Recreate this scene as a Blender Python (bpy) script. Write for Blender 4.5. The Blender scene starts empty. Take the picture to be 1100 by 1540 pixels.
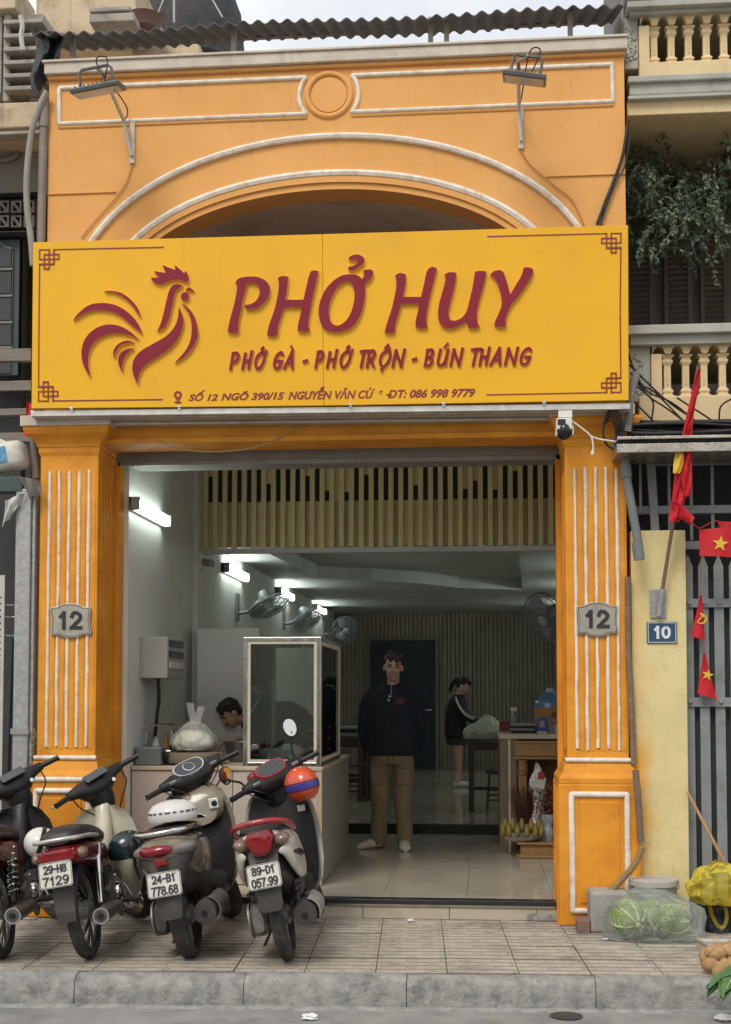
import bpy, bmesh, math, random
from mathutils import Vector, Matrix, Euler
from mathutils.geometry import tessellate_polygon
from mathutils import noise as mnoise
random.seed(11)
S = bpy.context.scene
C = S.collection
R = math.radians

# ------------------------------------------------------------------ camera
F, PSI, PIT, D, H, SH = 1937.0, R(5.13), R(3.1), 9.0, 1.55, 170 / 1540
cam = bpy.data.objects.new('camera', bpy.data.cameras.new('camera'))
C.objects.link(cam)
cam.location = (0, -D, H)
cam.rotation_euler = (R(90) + PIT, 0, PSI)
cam.data.sensor_fit = 'VERTICAL'
cam.data.sensor_height = 36
cam.data.lens = F / 1540 * 36
cam.data.shift_y = SH
cam.data.clip_end = 2000
S.camera = cam

# ------------------------------------------------------------------ sky, sun, exposure
SUN_EL, SUN_AZ = R(50), R(200)          # high veiled sun, behind the photographer
world = bpy.data.worlds.new('World')
S.world = world
world.use_nodes = True
wn, wl = world.node_tree.nodes, world.node_tree.links
wn.clear()
wo = wn.new('ShaderNodeOutputWorld')
bg = wn.new('ShaderNodeBackground')
bg.inputs[1].default_value = 0.15
sky = wn.new('ShaderNodeTexSky')
sky.sky_type = 'NISHITA'
sky.sun_disc = False
sky.sun_elevation = SUN_EL
sky.sun_rotation = SUN_AZ
sky.dust_density = 4
sky.air_density = 1.2
tc = wn.new('ShaderNodeTexCoord')
nz = wn.new('ShaderNodeTexNoise')
nz.inputs['Scale'].default_value = 2.2
nz.inputs['Detail'].default_value = 9
nz.inputs['Roughness'].default_value = 0.62
wr = wn.new('ShaderNodeMapRange')
wr.inputs[1].default_value, wr.inputs[2].default_value = 0.36, 0.62
wr.inputs[3].default_value, wr.inputs[4].default_value = 0.55, 1.0
wm = wn.new('ShaderNodeMix')
wm.data_type = 'RGBA'
wm.inputs[7].default_value = (5.6, 5.7, 5.75, 1)   # thin overcast
wl.new(tc.outputs['Generated'], nz.inputs['Vector'])
wl.new(nz.outputs[0], wr.inputs[0])
wl.new(wr.outputs[0], wm.inputs[0])
wl.new(sky.outputs[0], wm.inputs[6])
wl.new(wm.outputs[2], bg.inputs[0])
wl.new(bg.outputs[0], wo.inputs[0])
sl = bpy.data.lights.new('sun', 'SUN')
sl.energy = 1.5
sl.angle = R(22)
sl.color = (1, 0.95, 0.87)
sun = bpy.data.objects.new('sun', sl)
C.objects.link(sun)
sun.location = (0, -20, 30)
_sd = Vector((math.sin(SUN_AZ) * math.cos(SUN_EL), math.cos(SUN_AZ) * math.cos(SUN_EL), math.sin(SUN_EL)))
sun.rotation_euler = (-_sd).to_track_quat('-Z', 'Y').to_euler()
S.view_settings.view_transform = 'Standard'
S.view_settings.look = 'None'
S.view_settings.exposure = 0.26
S.view_settings.gamma = 1
S.view_settings.use_curve_mapping = False
S.render.engine = 'CYCLES'
S.cycles.max_bounces = 9
S.cycles.diffuse_bounces = 4
S.cycles.transparent_max_bounces = 24
S.cycles.caustics_reflective = False
S.cycles.caustics_refractive = False
S.cycles.sample_clamp_indirect = 4
S.cycles.use_denoising = True

# ------------------------------------------------------------------ photo pixel -> place
_cp, _sp, _cs, _ss = math.cos(PIT), math.sin(PIT), math.cos(PSI), math.sin(PSI)
_fw, _rt, _up = (-_ss * _cp, _cs * _cp, _sp), (_cs, _ss, 0.0), (_ss * _sp, -_cs * _sp, _cp)
def ray(px, py):
    a, b = (px - 550) / F, (770 + SH * 1540 - py) / F
    return [_fw[i] + a * _rt[i] + b * _up[i] for i in range(3)]
def PY(px, py, Y):                       # where the sight line meets the plane y = Y
    r = ray(px, py); t = (Y + D) / r[1]
    return Vector((t * r[0], Y, H + t * r[2]))
def PZ(px, py, Z):                       # ... the level z = Z
    r = ray(px, py); t = (Z - H) / r[2]
    return Vector((t * r[0], t * r[1] - D, Z))
def PX(px, py, X):                       # ... the plane x = X
    r = ray(px, py); t = X / r[0]
    return Vector((X, t * r[1] - D, H + t * r[2]))

# ------------------------------------------------------------------ mesh helpers
def cr(pts, k=6, closed=False):          # Catmull-Rom through points of any dimension
    n = len(pts); out = []
    if n < 3: return [tuple(p) for p in pts]
    for i in range(n if closed else n - 1):
        if closed: p0, p1, p2, p3 = (pts[(i + j - 1) % n] for j in range(4))
        else: p0, p1, p2, p3 = pts[max(i - 1, 0)], pts[i], pts[i + 1], pts[min(i + 2, n - 1)]
        for s in range(k):
            t = s / k; t2, t3 = t * t, t * t * t
            out.append(tuple(0.5 * (2 * b + (c - a) * t + (2 * a - 5 * b + 4 * c - d) * t2 + (3 * b - a - 3 * c + d) * t3)
                             for a, b, c, d in zip(p0, p1, p2, p3)))
    if not closed: out.append(tuple(pts[-1]))
    return out
def sides(*ss, k=5):                     # closed outline from smooth sides that meet in corners
    out = []
    for s in ss: out += cr(s, k)[:-1] if len(s) > 2 else [tuple(p) for p in s[:-1]]
    return out
def rot(v, ax, a): return Matrix.Rotation(a, 3, ax) @ Vector(v)

class B:
    def __init__(s): s.v, s.f, s.m, s.mi = [], [], [], 0
    def add(s, vs, fs):
        n = len(s.v); s.v += [Vector(v) for v in vs]; s.f += [tuple(i + n for i in f) for f in fs]; s.m += [s.mi] * len(fs)
        return s
    def box(s, a, b):
        x0, y0, z0 = a; x1, y1, z1 = b
        return s.add([(x0,y0,z0),(x1,y0,z0),(x1,y1,z0),(x0,y1,z0),(x0,y0,z1),(x1,y0,z1),(x1,y1,z1),(x0,y1,z1)],
                     [(0,3,2,1),(4,5,6,7),(0,1,5,4),(1,2,6,5),(2,3,7,6),(3,0,4,7)])
    def obox(s, c, d, e=(0, 0, 0)):      # box by centre, size, euler
        m = Euler(e).to_matrix(); n = len(s.v)
        s.box([-q / 2 for q in d], [q / 2 for q in d])
        for i in range(n, len(s.v)): s.v[i] = m @ s.v[i] + Vector(c)
        return s
    def loft(s, rings, caps=True, closed=False):
        n = len(rings[0]); vs = [p for r in rings for p in r]; fs = []
        k = len(rings)
        for i in range(k if closed else k - 1):
            a, b = i * n, ((i + 1) % k) * n
            for j in range(n): fs.append((a + j, a + (j + 1) % n, b + (j + 1) % n, b + j))
        if caps and not closed: fs += [tuple(range(n))[::-1], tuple(range((k - 1) * n, k * n))]
        return s.add(vs, fs)
    def tube(s, pts, r, n=8, caps=True, closed=False):
        P = [Vector(p) for p in pts]; k = len(P); rs = r if isinstance(r, (list, tuple)) else [r] * k
        T = [(P[(i + 1) % k] - P[i - 1] if closed else P[min(i + 1, k - 1)] - P[max(i - 1, 0)]).normalized() for i in range(k)]
        u = T[0].orthogonal().normalized(); rings = []
        for i in range(k):
            u = (u - T[i] * u.dot(T[i])); u = u.normalized() if u.length > 1e-6 else T[i].orthogonal().normalized()
            w = T[i].cross(u)
            rings.append([P[i] + (u * math.cos(a) + w * math.sin(a)) * rs[i] for a in (2 * math.pi * j / n for j in range(n))])
        return s.loft(rings, caps, closed)
    def cyl(s, a, b, r, r1=None, n=16): return s.tube([a, b], [r, r if r1 is None else r1], n)
    def lathe(s, prof, o=(0, 0, 0), ax='z', n=20, caps=True, ph=0):
        rings = []
        for r, h in prof:
            g = []
            for j in range(n):
                a = 2 * math.pi * j / n + ph; c, d = r * math.cos(a), r * math.sin(a)
                g.append(Vector(o) + Vector({'z': (c, d, h), 'y': (c, h, d), 'x': (h, c, d)}[ax]))
            rings.append(g)
        return s.loft(rings, caps)
    def ball(s, c, r, n=14, m=9, e=(0, 0, 0)):
        r = r if isinstance(r, (list, tuple)) else (r, r, r); mt = Euler(e).to_matrix(); rings = []
        for i in range(1, m):
            t = math.pi * i / m
            rings.append([Vector(c) + mt @ Vector((r[0] * math.sin(t) * math.cos(a), r[1] * math.sin(t) * math.sin(a), r[2] * math.cos(t)))
                          for a in (2 * math.pi * j / n for j in range(n))])
        q = len(s.v); s.loft(rings, False)
        s.add([Vector(c) + mt @ Vector((0, 0, r[2])), Vector(c) - mt @ Vector((0, 0, r[2]))], [])
        t, b, l = len(s.v) - 2, len(s.v) - 1, q + (m - 2) * n
        for j in range(n): s.f += [(t, q + j, q + (j + 1) % n), (b, l + (j + 1) % n, l + j)]; s.m += [s.mi] * 2
        return s
    def plate(s, polys, d0, d1, ax='y', mf=None, ms=None):
        """flat outline (first poly) with holes (others) given as 2D lists, thickness d0..d1 along axis"""
        ctr = [Vector((p[0], p[1], 0)) for q in polys for p in q]
        tri = tessellate_polygon([[Vector((p[0], p[1], 0)) for p in q] for q in polys])
        mk = {'y': lambda p, d: (p[0], d, p[1]), 'x': lambda p, d: (d, p[0], p[1]), 'z': lambda p, d: (p[0], p[1], d)}[ax]
        n = len(ctr); k = s.mi
        if mf is not None: s.mi = mf
        s.add([mk(p, d0) for p in ctr] + [mk(p, d1) for p in ctr], [tuple(t) for t in tri] + [tuple(i + n for i in t[::-1]) for t in tri])
        b = len(s.v) - 2 * n; o = 0
        for q in polys:
            for i in range(len(q)):
                j = (i + 1) % len(q); s.f.append((b + o + i, b + o + j, b + n + o + j, b + n + o + i)); s.m.append(s.mi if ms is None else ms)
            o += len(q)
        s.mi = k
        return s
    def strip(s, p, q, w, d0, d1):       # flat straight bar in the xz plane
        a, b = Vector(p), Vector(q); t = (b - a).normalized(); nn = Vector((-t.y, t.x)) * w / 2
        return s.plate([[a + nn, b + nn, b - nn, a - nn]], d0, d1)
    def xf(s, m, i0=0):
        for i in range(i0, len(s.v)): s.v[i] = m @ s.v[i]
        return s

ORG = {}
def link(o, parent=None):
    C.objects.link(o)
    if parent is not None: o.parent = parent
    return o
def tag(o, label=None, cat=None, group=None, kind=None):
    for k, v in (('label', label), ('category', cat), ('group', group), ('kind', kind)):
        if v: o[k] = v
    return o
def thing(name, label, cat, loc=(0, 0, 0), rotation=None, group=None, local=False, kind=None, parent=None):
    o = link(bpy.data.objects.new(name, None), parent); o.empty_display_size = 0.1
    o.location = Vector(loc) - (ORG[parent] if parent is not None else Vector())
    if rotation: o.rotation_euler = rotation
    ORG[o] = Vector() if local else Vector(loc)
    return tag(o, label, cat, group, kind)
def fin(b, name, mats, parent=None, smooth=None, bevel=0, label=None, cat=None, group=None, kind=None, normals=True, seg=2):
    """link the collected geometry as ONE mesh object whose origin is the middle of its base"""
    me = bpy.data.meshes.new(name)
    xs = [[v[i] for v in b.v] for i in range(3)]
    o0 = Vector(((min(xs[0]) + max(xs[0])) / 2, (min(xs[1]) + max(xs[1])) / 2, min(xs[2])))
    me.from_pydata([v - o0 for v in b.v], [], b.f)
    for m in (mats if isinstance(mats, (list, tuple)) else [mats]): me.materials.append(m)
    if any(b.m): me.polygons.foreach_set('material_index', b.m)
    if normals:
        bm = bmesh.new(); bm.from_mesh(me); bmesh.ops.recalc_face_normals(bm, faces=bm.faces); bm.to_mesh(me); bm.free()
    if smooth:
        me.polygons.foreach_set('use_smooth', [True] * len(me.polygons)); me.set_sharp_from_angle(angle=R(smooth))
    me.update()
    o = bpy.data.objects.new(name, me); link(o, parent)
    o.location = o0 - (ORG[parent] if parent is not None else Vector()); ORG[o] = o0
    if bevel:
        q = o.modifiers.new('bevel', 'BEVEL'); q.width = bevel; q.segments = seg; q.limit_method = 'ANGLE'; q.angle_limit = R(40)
    return tag(o, label, cat, group, kind)
def rep(src, loc, name=None, rz=None, sc=None, parent='same'):     # another piece with the same mesh, loc in modelling space
    o = src.copy(); C.objects.link(o); p = src.parent if parent == 'same' else parent; o.parent = p
    o.location = Vector(loc) - (ORG[p] if p is not None else Vector()); ORG[o] = Vector(loc)
    if rz is not None: o.rotation_euler = (0, 0, rz) if not isinstance(rz, tuple) else rz
    if sc is not None: o.scale = sc
    return o
def copy_tree(o, parent=None):
    c = o.copy(); C.objects.link(c); c.parent = parent; ORG[c] = ORG[o]
    for ch in list(o.children): copy_tree(ch, c)
    return c
def ring(y, cx, cz, w, h, e=2.4, n=20, hb=None, tilt=0.0):         # superellipse cross-section facing y
    out = []
    for j in range(n):
        a = 2 * math.pi * j / n; c, d = math.cos(a), math.sin(a)
        x = math.copysign(abs(c) ** (2 / e), c) * w; z = math.copysign(abs(d) ** (2 / e), d)
        z *= h if z > 0 or hb is None else hb
        out.append(Vector((cx + x, y + z * tilt, cz + z)))
    return out
def ringz(z, cx, cy, w, d, e=2.2, n=20):                            # horizontal cross-section
    return [Vector((cx + math.copysign(abs(math.cos(a)) ** (2 / e), math.cos(a)) * w,
                    cy + math.copysign(abs(math.sin(a)) ** (2 / e), math.sin(a)) * d, z)) for a in (2 * math.pi * j / n for j in range(n))]
def text_b(txt, size, bold=0.0, shear=0.0, depth=0.004, space=1.0):
    """text as geometry in the xz plane facing -y, left end of base line at the origin"""
    cu = bpy.data.curves.new('t', 'FONT'); cu.body = txt; cu.size = size; cu.offset = bold; cu.shear = shear; cu.extrude = depth / 2
    cu.space_character = space; cu.resolution_u = 3
    ob = bpy.data.objects.new('t', cu); C.objects.link(ob); dg = bpy.context.evaluated_depsgraph_get()
    me = bpy.data.meshes.new_from_object(ob.evaluated_get(dg)); b = B()
    b.add([(v.co.x, -v.co.z, v.co.y) for v in me.vertices], [tuple(p.vertices) for p in me.polygons])
    bpy.data.objects.remove(ob); bpy.data.curves.remove(cu); bpy.data.meshes.remove(me)
    return b
def fit(b, x0, x1, z0, z1, y, top=True):  # stretch text geometry into a rectangle, front face at y
    xa, xb = min(v.x for v in b.v), max(v.x for v in b.v); za, zb = min(v.z for v in b.v), max(v.z for v in b.v)
    ya = min(v.y for v in b.v)
    for v in b.v:
        v.x = x0 + (v.x - xa) / (xb - xa) * (x1 - x0); v.z = z0 + (v.z - za) / (zb - za) * (z1 - z0); v.y = y + (v.y - ya)
    return b

# ------------------------------------------------------------------ materials
def mat(name, c1, c2=None, rough=0.7, metal=0.0, sc=5.0, bump=0.15, bsc=70.0, dirt=None, dsc=2.0, damt=0.5, dlo=0.52, dhi=0.72,
        coat=0.0, spec=0.5, stretch=None, emit=0.0, streak=None, alpha=1.0, trans=0.0, ior=1.45, bd=0.004, sub=0.0, obj=False):
    m = bpy.data.materials.new(name); m.use_nodes = True; N, L = m.node_tree.nodes, m.node_tree.links
    p = N['Principled BSDF']; g = N.new('ShaderNodeNewGeometry'); src = g.outputs['Position']
    if obj: src = N.new('ShaderNodeTexCoord').outputs['Object']
    if stretch:
        vm = N.new('ShaderNodeVectorMath'); vm.operation = 'MULTIPLY'; vm.inputs[1].default_value = stretch
        L.new(src, vm.inputs[0]); src = vm.outputs[0]
    def noise(s, det=5, ro=0.6):
        nonlocal src
        n = N.new('ShaderNodeTexNoise'); n.inputs['Scale'].default_value = s; n.inputs['Detail'].default_value = det
        n.inputs['Roughness'].default_value = ro; L.new(src, n.inputs['Vector']); return n.outputs[0]
    def rng(o, a, b, c=0.0, d=1.0):
        r = N.new('ShaderNodeMapRange'); L.new(o, r.inputs[0])
        for i, v in enumerate((a, b, c, d)): r.inputs[i + 1].default_value = v
        return r.outputs[0]
    def mix(f, a, b):
        x = N.new('ShaderNodeMix'); x.data_type = 'RGBA'; L.new(f, x.inputs[0])
        for i, v in ((6, a), (7, b)):
            if isinstance(v, tuple): x.inputs[i].default_value = (*v[:3], 1)
            else: L.new(v, x.inputs[i])
        return x.outputs[2]
    c2 = c2 or tuple(min(1, q * 0.82) for q in c1)
    col = mix(rng(noise(sc), 0.35, 0.65), c1, c2)
    if dirt: col = mix(rng(noise(dsc, 9, 0.68), dlo, dhi, 0, damt), col, dirt)
    if streak:                            # rain marks: noise drawn out along z, broken up by a broad noise
        sv = N.new('ShaderNodeVectorMath'); sv.operation = 'MULTIPLY'; sv.inputs[1].default_value = (9, 9, .55); L.new(g.outputs['Position'], sv.inputs[0]); keep = src; src = sv.outputs[0]
        n1 = rng(noise(1.6, 7, .7), .55, .75); src = keep; n2 = rng(noise(1.1, 4), .42, .62, 0, streak[1])
        mm = N.new('ShaderNodeMath'); mm.operation = 'MULTIPLY'; L.new(n1, mm.inputs[0]); L.new(n2, mm.inputs[1]); col = mix(mm.outputs[0], col, streak[0])
        col = mix(rng(noise(22, 3, .5), .70, .76, 0, streak[1] * .8), col, streak[0])
    L.new(col, p.inputs['Base Color'])
    L.new(rng(noise(sc * 3), 0.3, 0.7, max(0.02, rough - 0.08), min(1, rough + 0.08)), p.inputs['Roughness'])
    p.inputs['Metallic'].default_value = metal; p.inputs['Specular IOR Level'].default_value = spec
    p.inputs['Coat Weight'].default_value = coat; p.inputs['Coat Roughness'].default_value = 0.08
    p.inputs['IOR'].default_value = ior
    if trans: p.inputs['Transmission Weight'].default_value = trans
    if alpha < 1: p.inputs['Alpha'].default_value = alpha
    if emit: L.new(col, p.inputs['Emission Color']); p.inputs['Emission Strength'].default_value = emit
    if bump:
        bn = N.new('ShaderNodeBump'); bn.inputs['Strength'].default_value = bump; bn.inputs['Distance'].default_value = bd
        L.new(noise(bsc, 6, 0.6), bn.inputs['Height']); L.new(bn.outputs[0], p.inputs['Normal'])
    return m
def wood(name, c1, c2, rough=0.5, sc=3.0, ax=(14, 14, 1)): return mat(name, c1, c2, rough, sc=sc, stretch=ax, bump=0.12, bsc=20, dirt=tuple(q * 0.55 for q in c1), dsc=4, damt=0.35)

WALL = mat('ochre_render', (.75, .385, .125), (.69, .34, .10), .85, sc=1.4, bump=.35, bsc=38, dirt=(.46, .25, .10), dsc=1.7, damt=.4, dlo=.52, dhi=.8, streak=((.34, .19, .085), .55))
PILLAR = mat('amber_render', (.76, .315, .022), (.62, .225, .010), .62, sc=4, bump=.45, bsc=38, dirt=(.33, .13, .02), dsc=9, damt=.5, dlo=.58, dhi=.76, streak=((.36, .14, .02), .5))
TRIMW = mat('white_trim_paint', (.80, .75, .66), (.68, .60, .50), .75, sc=16, bump=.4, bsc=60, dirt=(.46, .30, .14), dsc=14, damt=.5, dlo=.5, dhi=.68)
COPING = mat('grey_white_coping', (.62, .55, .46), (.52, .45, .37), .85, sc=4, bump=.3, dirt=(.25, .2, .15), dsc=5, damt=.4, streak=((.2, .17, .13), .6))
CONC = mat('old_concrete', (.40, .37, .32), (.28, .26, .23), .92, sc=6, bump=.6, bsc=45, dirt=(.13, .12, .10), dsc=3, damt=.7)
CREAM = mat('old_cream_render', (.62, .50, .34), (.52, .41, .28), .9, sc=2.5, bump=.4, bsc=40, dirt=(.22, .18, .13), dsc=3, damt=.7, dlo=.5, dhi=.66, streak=((.16, .14, .11), .8))
CREAM2 = mat('cream_balcony_paint', (.70, .55, .32), (.63, .48, .27), .8, sc=3, bump=.2, dirt=(.40, .32, .20), dsc=4, damt=.4, streak=((.28, .23, .15), .55))
GREYG = mat('grey_green_cornice', (.42, .42, .36), (.36, .36, .31), .8, sc=4, bump=.2, dirt=(.2, .19, .15), dsc=4, damt=.5)
YWALL = mat('pale_yellow_wall', (.72, .60, .30), (.65, .54, .27), .88, sc=4, bump=.5, bsc=60, dirt=(.50, .40, .20), dsc=14, damt=.45, dlo=.52, dhi=.7, streak=((.32, .26, .15), .6))
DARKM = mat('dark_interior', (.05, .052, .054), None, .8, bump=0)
GREY_IN = mat('interior_white_paint', (.68, .68, .63), (.62, .62, .575), .6, sc=1.2, bump=.1, bsc=30, dirt=(.42, .41, .37), dsc=1.5, damt=.3)
CEIL = mat('ceiling_paint', (.62, .63, .59), None, .7, sc=1, bump=.05)
SHUT = mat('grey_shutter_box', (.25, .235, .21), (.20, .19, .17), .75, sc=3, bump=.15, dirt=(.4, .3, .17), dsc=9, damt=.6, dlo=.66, dhi=.72)
STEEL = mat('stainless_steel', (.62, .61, .58), (.5, .49, .46), .22, 1, sc=8, bump=.05, bsc=30)
ALU = mat('aluminium_rail', (.62, .60, .55), (.5, .48, .44), .38, .6, sc=9, bump=.1, dirt=(.3, .27, .22), dsc=11, damt=.5)
GALV = mat('galvanised_steel', (.42, .43, .42), (.30, .31, .31), .5, .55, sc=26, bump=.15, bsc=30, dirt=(.25, .2, .15), dsc=7, damt=.4)
BLKP = mat('black_plastic', (.014, .014, .016), (.022, .0215, .021), .40, sc=12, bump=.12, bsc=160, dirt=(.07, .06, .05), dsc=9, damt=.15, spec=.38)
BLKR = mat('tyre_rubber', (.028, .027, .026), (.05, .047, .043), .85, sc=25, bump=.3, bsc=120, dirt=(.15, .135, .11), dsc=12, damt=.55)
CHROME = mat('chrome', (.72, .72, .70), (.6, .6, .58), .12, 1, sc=12, bump=0)
ENGM = mat('cast_aluminium', (.30, .29, .27), (.2, .19, .18), .55, .7, sc=30, bump=.25, dirt=(.07, .06, .05), dsc=14, damt=.8)
MUFF = mat('muffler_steel', (.13, .125, .12), (.2, .19, .18), .42, .75, sc=14, bump=.1, dirt=(.12, .07, .04), dsc=9, damt=.5)
WHITEP = mat('white_plastic', (.72, .71, .67), None, .4, sc=6, bump=.05)
GREYP = mat('grey_plastic', (.30, .29, .27), None, .5, sc=6, bump=.05)
REDL = mat('red_lens', (.24, .007, .012), (.17, .005, .009), .12, sc=20, bump=.1, bsc=120, coat=.6)
AMBL = mat('amber_lens', (.22, .15, .115), None, .15, sc=20, bump=.1, bsc=120, coat=.5)
BLACKT = mat('black_lettering', (.03, .03, .035), None, .6, bump=0)
def glass(name, tint=(.92, .96, .94), refl=.06, rough=.02):
    m = bpy.data.materials.new(name); m.use_nodes = True; N, L = m.node_tree.nodes, m.node_tree.links; N.clear()
    o = N.new('ShaderNodeOutputMaterial'); a = N.new('ShaderNodeBsdfTransparent'); g = N.new('ShaderNodeBsdfGlossy'); x = N.new('ShaderNodeMixShader')
    f = N.new('ShaderNodeFresnel'); f.inputs[0].default_value = 1.5
    q = N.new('ShaderNodeMath'); q.operation = 'MULTIPLY_ADD'; q.inputs[1].default_value = 1.0; q.inputs[2].default_value = refl
    a.inputs[0].default_value = (*tint, 1); g.inputs[1].default_value = rough
    L.new(f.outputs[0], q.inputs[0]); L.new(q.outputs[0], x.inputs[0]); L.new(a.outputs[0], x.inputs[1]); L.new(g.outputs[0], x.inputs[2]); L.new(x.outputs[0], o.inputs[0])
    return m
GLASS = glass('clear_glass')
def film(name, col, a=.35, rough=.25):    # thin crinkled plastic film
    m = mat(name, col, tuple(min(1, q * 1.1) for q in col), rough, sc=9, bump=.5, bsc=22, bd=.02)
    N, L = m.node_tree.nodes, m.node_tree.links; p = N['Principled BSDF']; o = N['Material Output']
    t = N.new('ShaderNodeBsdfTransparent'); x = N.new('ShaderNodeMixShader'); w = N.new('ShaderNodeFresnel'); w.inputs[0].default_value = 1.6
    r = N.new('ShaderNodeMapRange'); r.inputs[3].default_value = a; r.inputs[4].default_value = min(1, a + .55)
    t.inputs[0].default_value = (*[min(1, .5 + q) for q in col], 1)
    L.new(w.outputs[0], r.inputs[0]); L.new(r.outputs[0], x.inputs[0]); L.new(t.outputs[0], x.inputs[1]); L.new(p.outputs[0], x.inputs[2]); L.new(x.outputs[0], o.inputs[0])
    return m

# plain stroke lettering for number plates
SF = {'0': [[(.5, 1), (.1, .8), (.02, .5), (.1, .2), (.5, 0), (.9, .2), (.98, .5), (.9, .8), (.5, 1)]], '1': [[(.12, .74), (.55, 1)], [(.58, 1.02), (.58, -.02)]], '2': [[(.05, .75), (.2, .97), (.55, 1), (.92, .8), (.85, .55), (.4, .25), (.05, .02)], [(-.02, .0), (1, .0)]],
 '4': [[(.7, 0), (.7, 1)], [(.7, 1), (.0, .3)], [(-.02, .3), (1, .3)]], '5': [[(.9, 1), (.2, 1)], [(.2, 1.02), (.12, .55)], [(.12, .55), (.5, .65), (.92, .5), (.95, .25), (.6, 0), (.2, .03), (.03, .2)]],
 '6': [[(.85, .9), (.5, 1), (.15, .75), (.03, .35), (.2, .05), (.55, 0), (.92, .15), (.92, .45), (.55, .6), (.2, .5), (.06, .3)]], '7': [[(-.02, 1), (1, 1)], [(.98, 1), (.55, .5), (.35, 0)]],
 '8': [[(.5, .53), (.15, .65), (.12, .88), (.5, 1), (.88, .88), (.85, .65), (.5, .53)], [(.5, .53), (.08, .4), (.05, .12), (.5, 0), (.95, .12), (.92, .4), (.5, .53)]],
 'H': [[(.05, 0), (.05, 1)], [(.95, 0), (.95, 1)], [(.05, .5), (.95, .5)]], 'B': [[(.08, 0), (.08, 1)], [(.08, 1), (.6, 1), (.88, .85), (.8, .6), (.5, .53), (.08, .53)], [(.08, .53), (.6, .53), (.95, .35), (.9, .1), (.55, 0), (.08, 0)]],
 'D': [[(.08, 0), (.08, 1)], [(.08, 1), (.55, .98), (.93, .75), (.97, .4), (.7, .05), (.08, 0)]], 'K': [[(.08, 0), (.08, 1)], [(.95, 1), (.1, .42)], [(.35, .6), (.98, 0)]], '-': [[(.05, .5), (.95, .5)]], '.': [[(.3, .06), (.75, .06)]]}
SF['9'] = [[(1 - x, 1 - y) for x, y in st] for st in SF['6']]
def ribbon_b(b, pts, hw, d0, d1, mp=None):         # flat pen stroke as a chain of quads
    P = [Vector(p) for p in pts]; rings = []; loop = (P[0] - P[-1]).length < 1e-5
    for k, p in enumerate(P):
        t = (P[min(k + 1, len(P) - 1)] - P[max(k - 1, 0)]).normalized(); nn = Vector((-t.y, t.x)) * hw
        e = t * hw * .8 * (0 if loop else -1 if k == 0 else 1 if k == len(P) - 1 else 0); a, c = p + nn + e, p - nn + e
        if mp: a, c = Vector(mp(*a)), Vector(mp(*c))
        rings.append([Vector((a.x, d0, a.y)), Vector((c.x, d0, c.y)), Vector((c.x, d1, c.y)), Vector((a.x, d1, a.y))])
    n = len(b.f); b.loft(rings)
    for i in range(n, len(b.f)): b.m[i] = 0 if all(abs(b.v[j].y - d0) < 1e-6 for j in b.f[i]) else (1 if mp else 0)
    return b
def strokes_b(txt, x0, x1, z0, z1, y, hw, gap=.34, th=.003):
    b = B(); adv = [{'-': .7, '.': .3, '1': .8}.get(c_, 1) for c_ in txt]; tot = sum(adv) + gap * (len(txt) - 1); x = 0; u = (x1 - x0 - 2 * hw) / tot; k = 0
    for c_, a in zip(txt, adv):
        for st in SF[c_]:
            k += 1; P = [(x0 + hw + (x + q[0] * a) * u, z0 + hw + q[1] * (z1 - z0 - 2 * hw)) for q in st]; ribbon_b(b, cr(P, 4), hw, y - .0003 * (k % 5), y + th)
        x += a + gap
    return b

def crinkle(rings, k=4, amp=.014, freq=13.0, seed=0, floor=True, n=64):      # resample coarse rings, then fold them like thin film
    N = len(rings[0]); z0 = min(v.z for r in rings for v in r); fine = cr([tuple(c for v in r for c in v) for r in rings], k); out = []
    for f in fine:
        r = [tuple(f[3 * i:3 * i + 3]) for i in range(N)]; r = [Vector(v) for v in cr(r, max(1, n // N), True)]; c = sum(r, Vector()) / len(r); g = []
        for v in r:
            q = v * freq + Vector((seed * 7.1, 3.3, seed)); d = abs(mnoise.noise(q)) * -2.0 + abs(mnoise.noise(q * 2.3)) * -.9 + .8
            e = (v - c); e.z = 0; e = e.normalized() if e.length > 1e-5 else Vector(); w = v + e * d * amp + Vector((0, 0, mnoise.noise(q * .8 + Vector((5, 5, 5))) * amp * .9))
            if floor and (v.z - z0 < .012 or w.z < z0): w.z = max(v.z, z0)
            g.append(w)
        out.append(g)
    return out

def mitre(pts, e=.004):                            # extra points beside each corner so a closed tube keeps its width
    out = []; n = len(pts)
    for i in range(n):
        p, a, c = Vector(pts[i]), Vector(pts[i - 1]), Vector(pts[(i + 1) % n])
        if (p - a).angle(c - p) > .6: out += [p + (a - p).normalized() * e, p + ((a - p).normalized() + (c - p).normalized()) * e * .28, p + (c - p).normalized() * e]
        else: out.append(p)
    return out
# ================================================================== setting: ground, road, kerb, pavement
ASPH = mat('worn_grey_asphalt', (.29, .285, .27), (.235, .23, .22), .92, sc=5, bump=.7, bsc=140, dirt=(.10, .098, .09), dsc=2.2, damt=.55, dlo=.5, dhi=.7)
KERBM = mat('stained_kerb_concrete', (.34, .335, .315), (.22, .216, .203), .95, sc=13, bump=1.0, bsc=36, dirt=(.11, .108, .098), dsc=9, damt=.6, dlo=.52, dhi=.64, bd=.012)
TILEM = mat('beige_grey_paver', (.47, .42, .345), (.38, .335, .275), .9, sc=3.5, bump=.5, bsc=70, dirt=(.15, .13, .108), dsc=2.1, damt=.75, dlo=.50, dhi=.7)
JOINT = mat('dark_joint', (.21, .188, .155), None, .95, bump=.3)
fin(B().add([(-300, -300, -.3), (300, -300, -.3), (300, 300, -.3), (-300, 300, -.3)], [(0, 1, 2, 3)]), 'ground', CONC, kind='structure')
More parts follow.
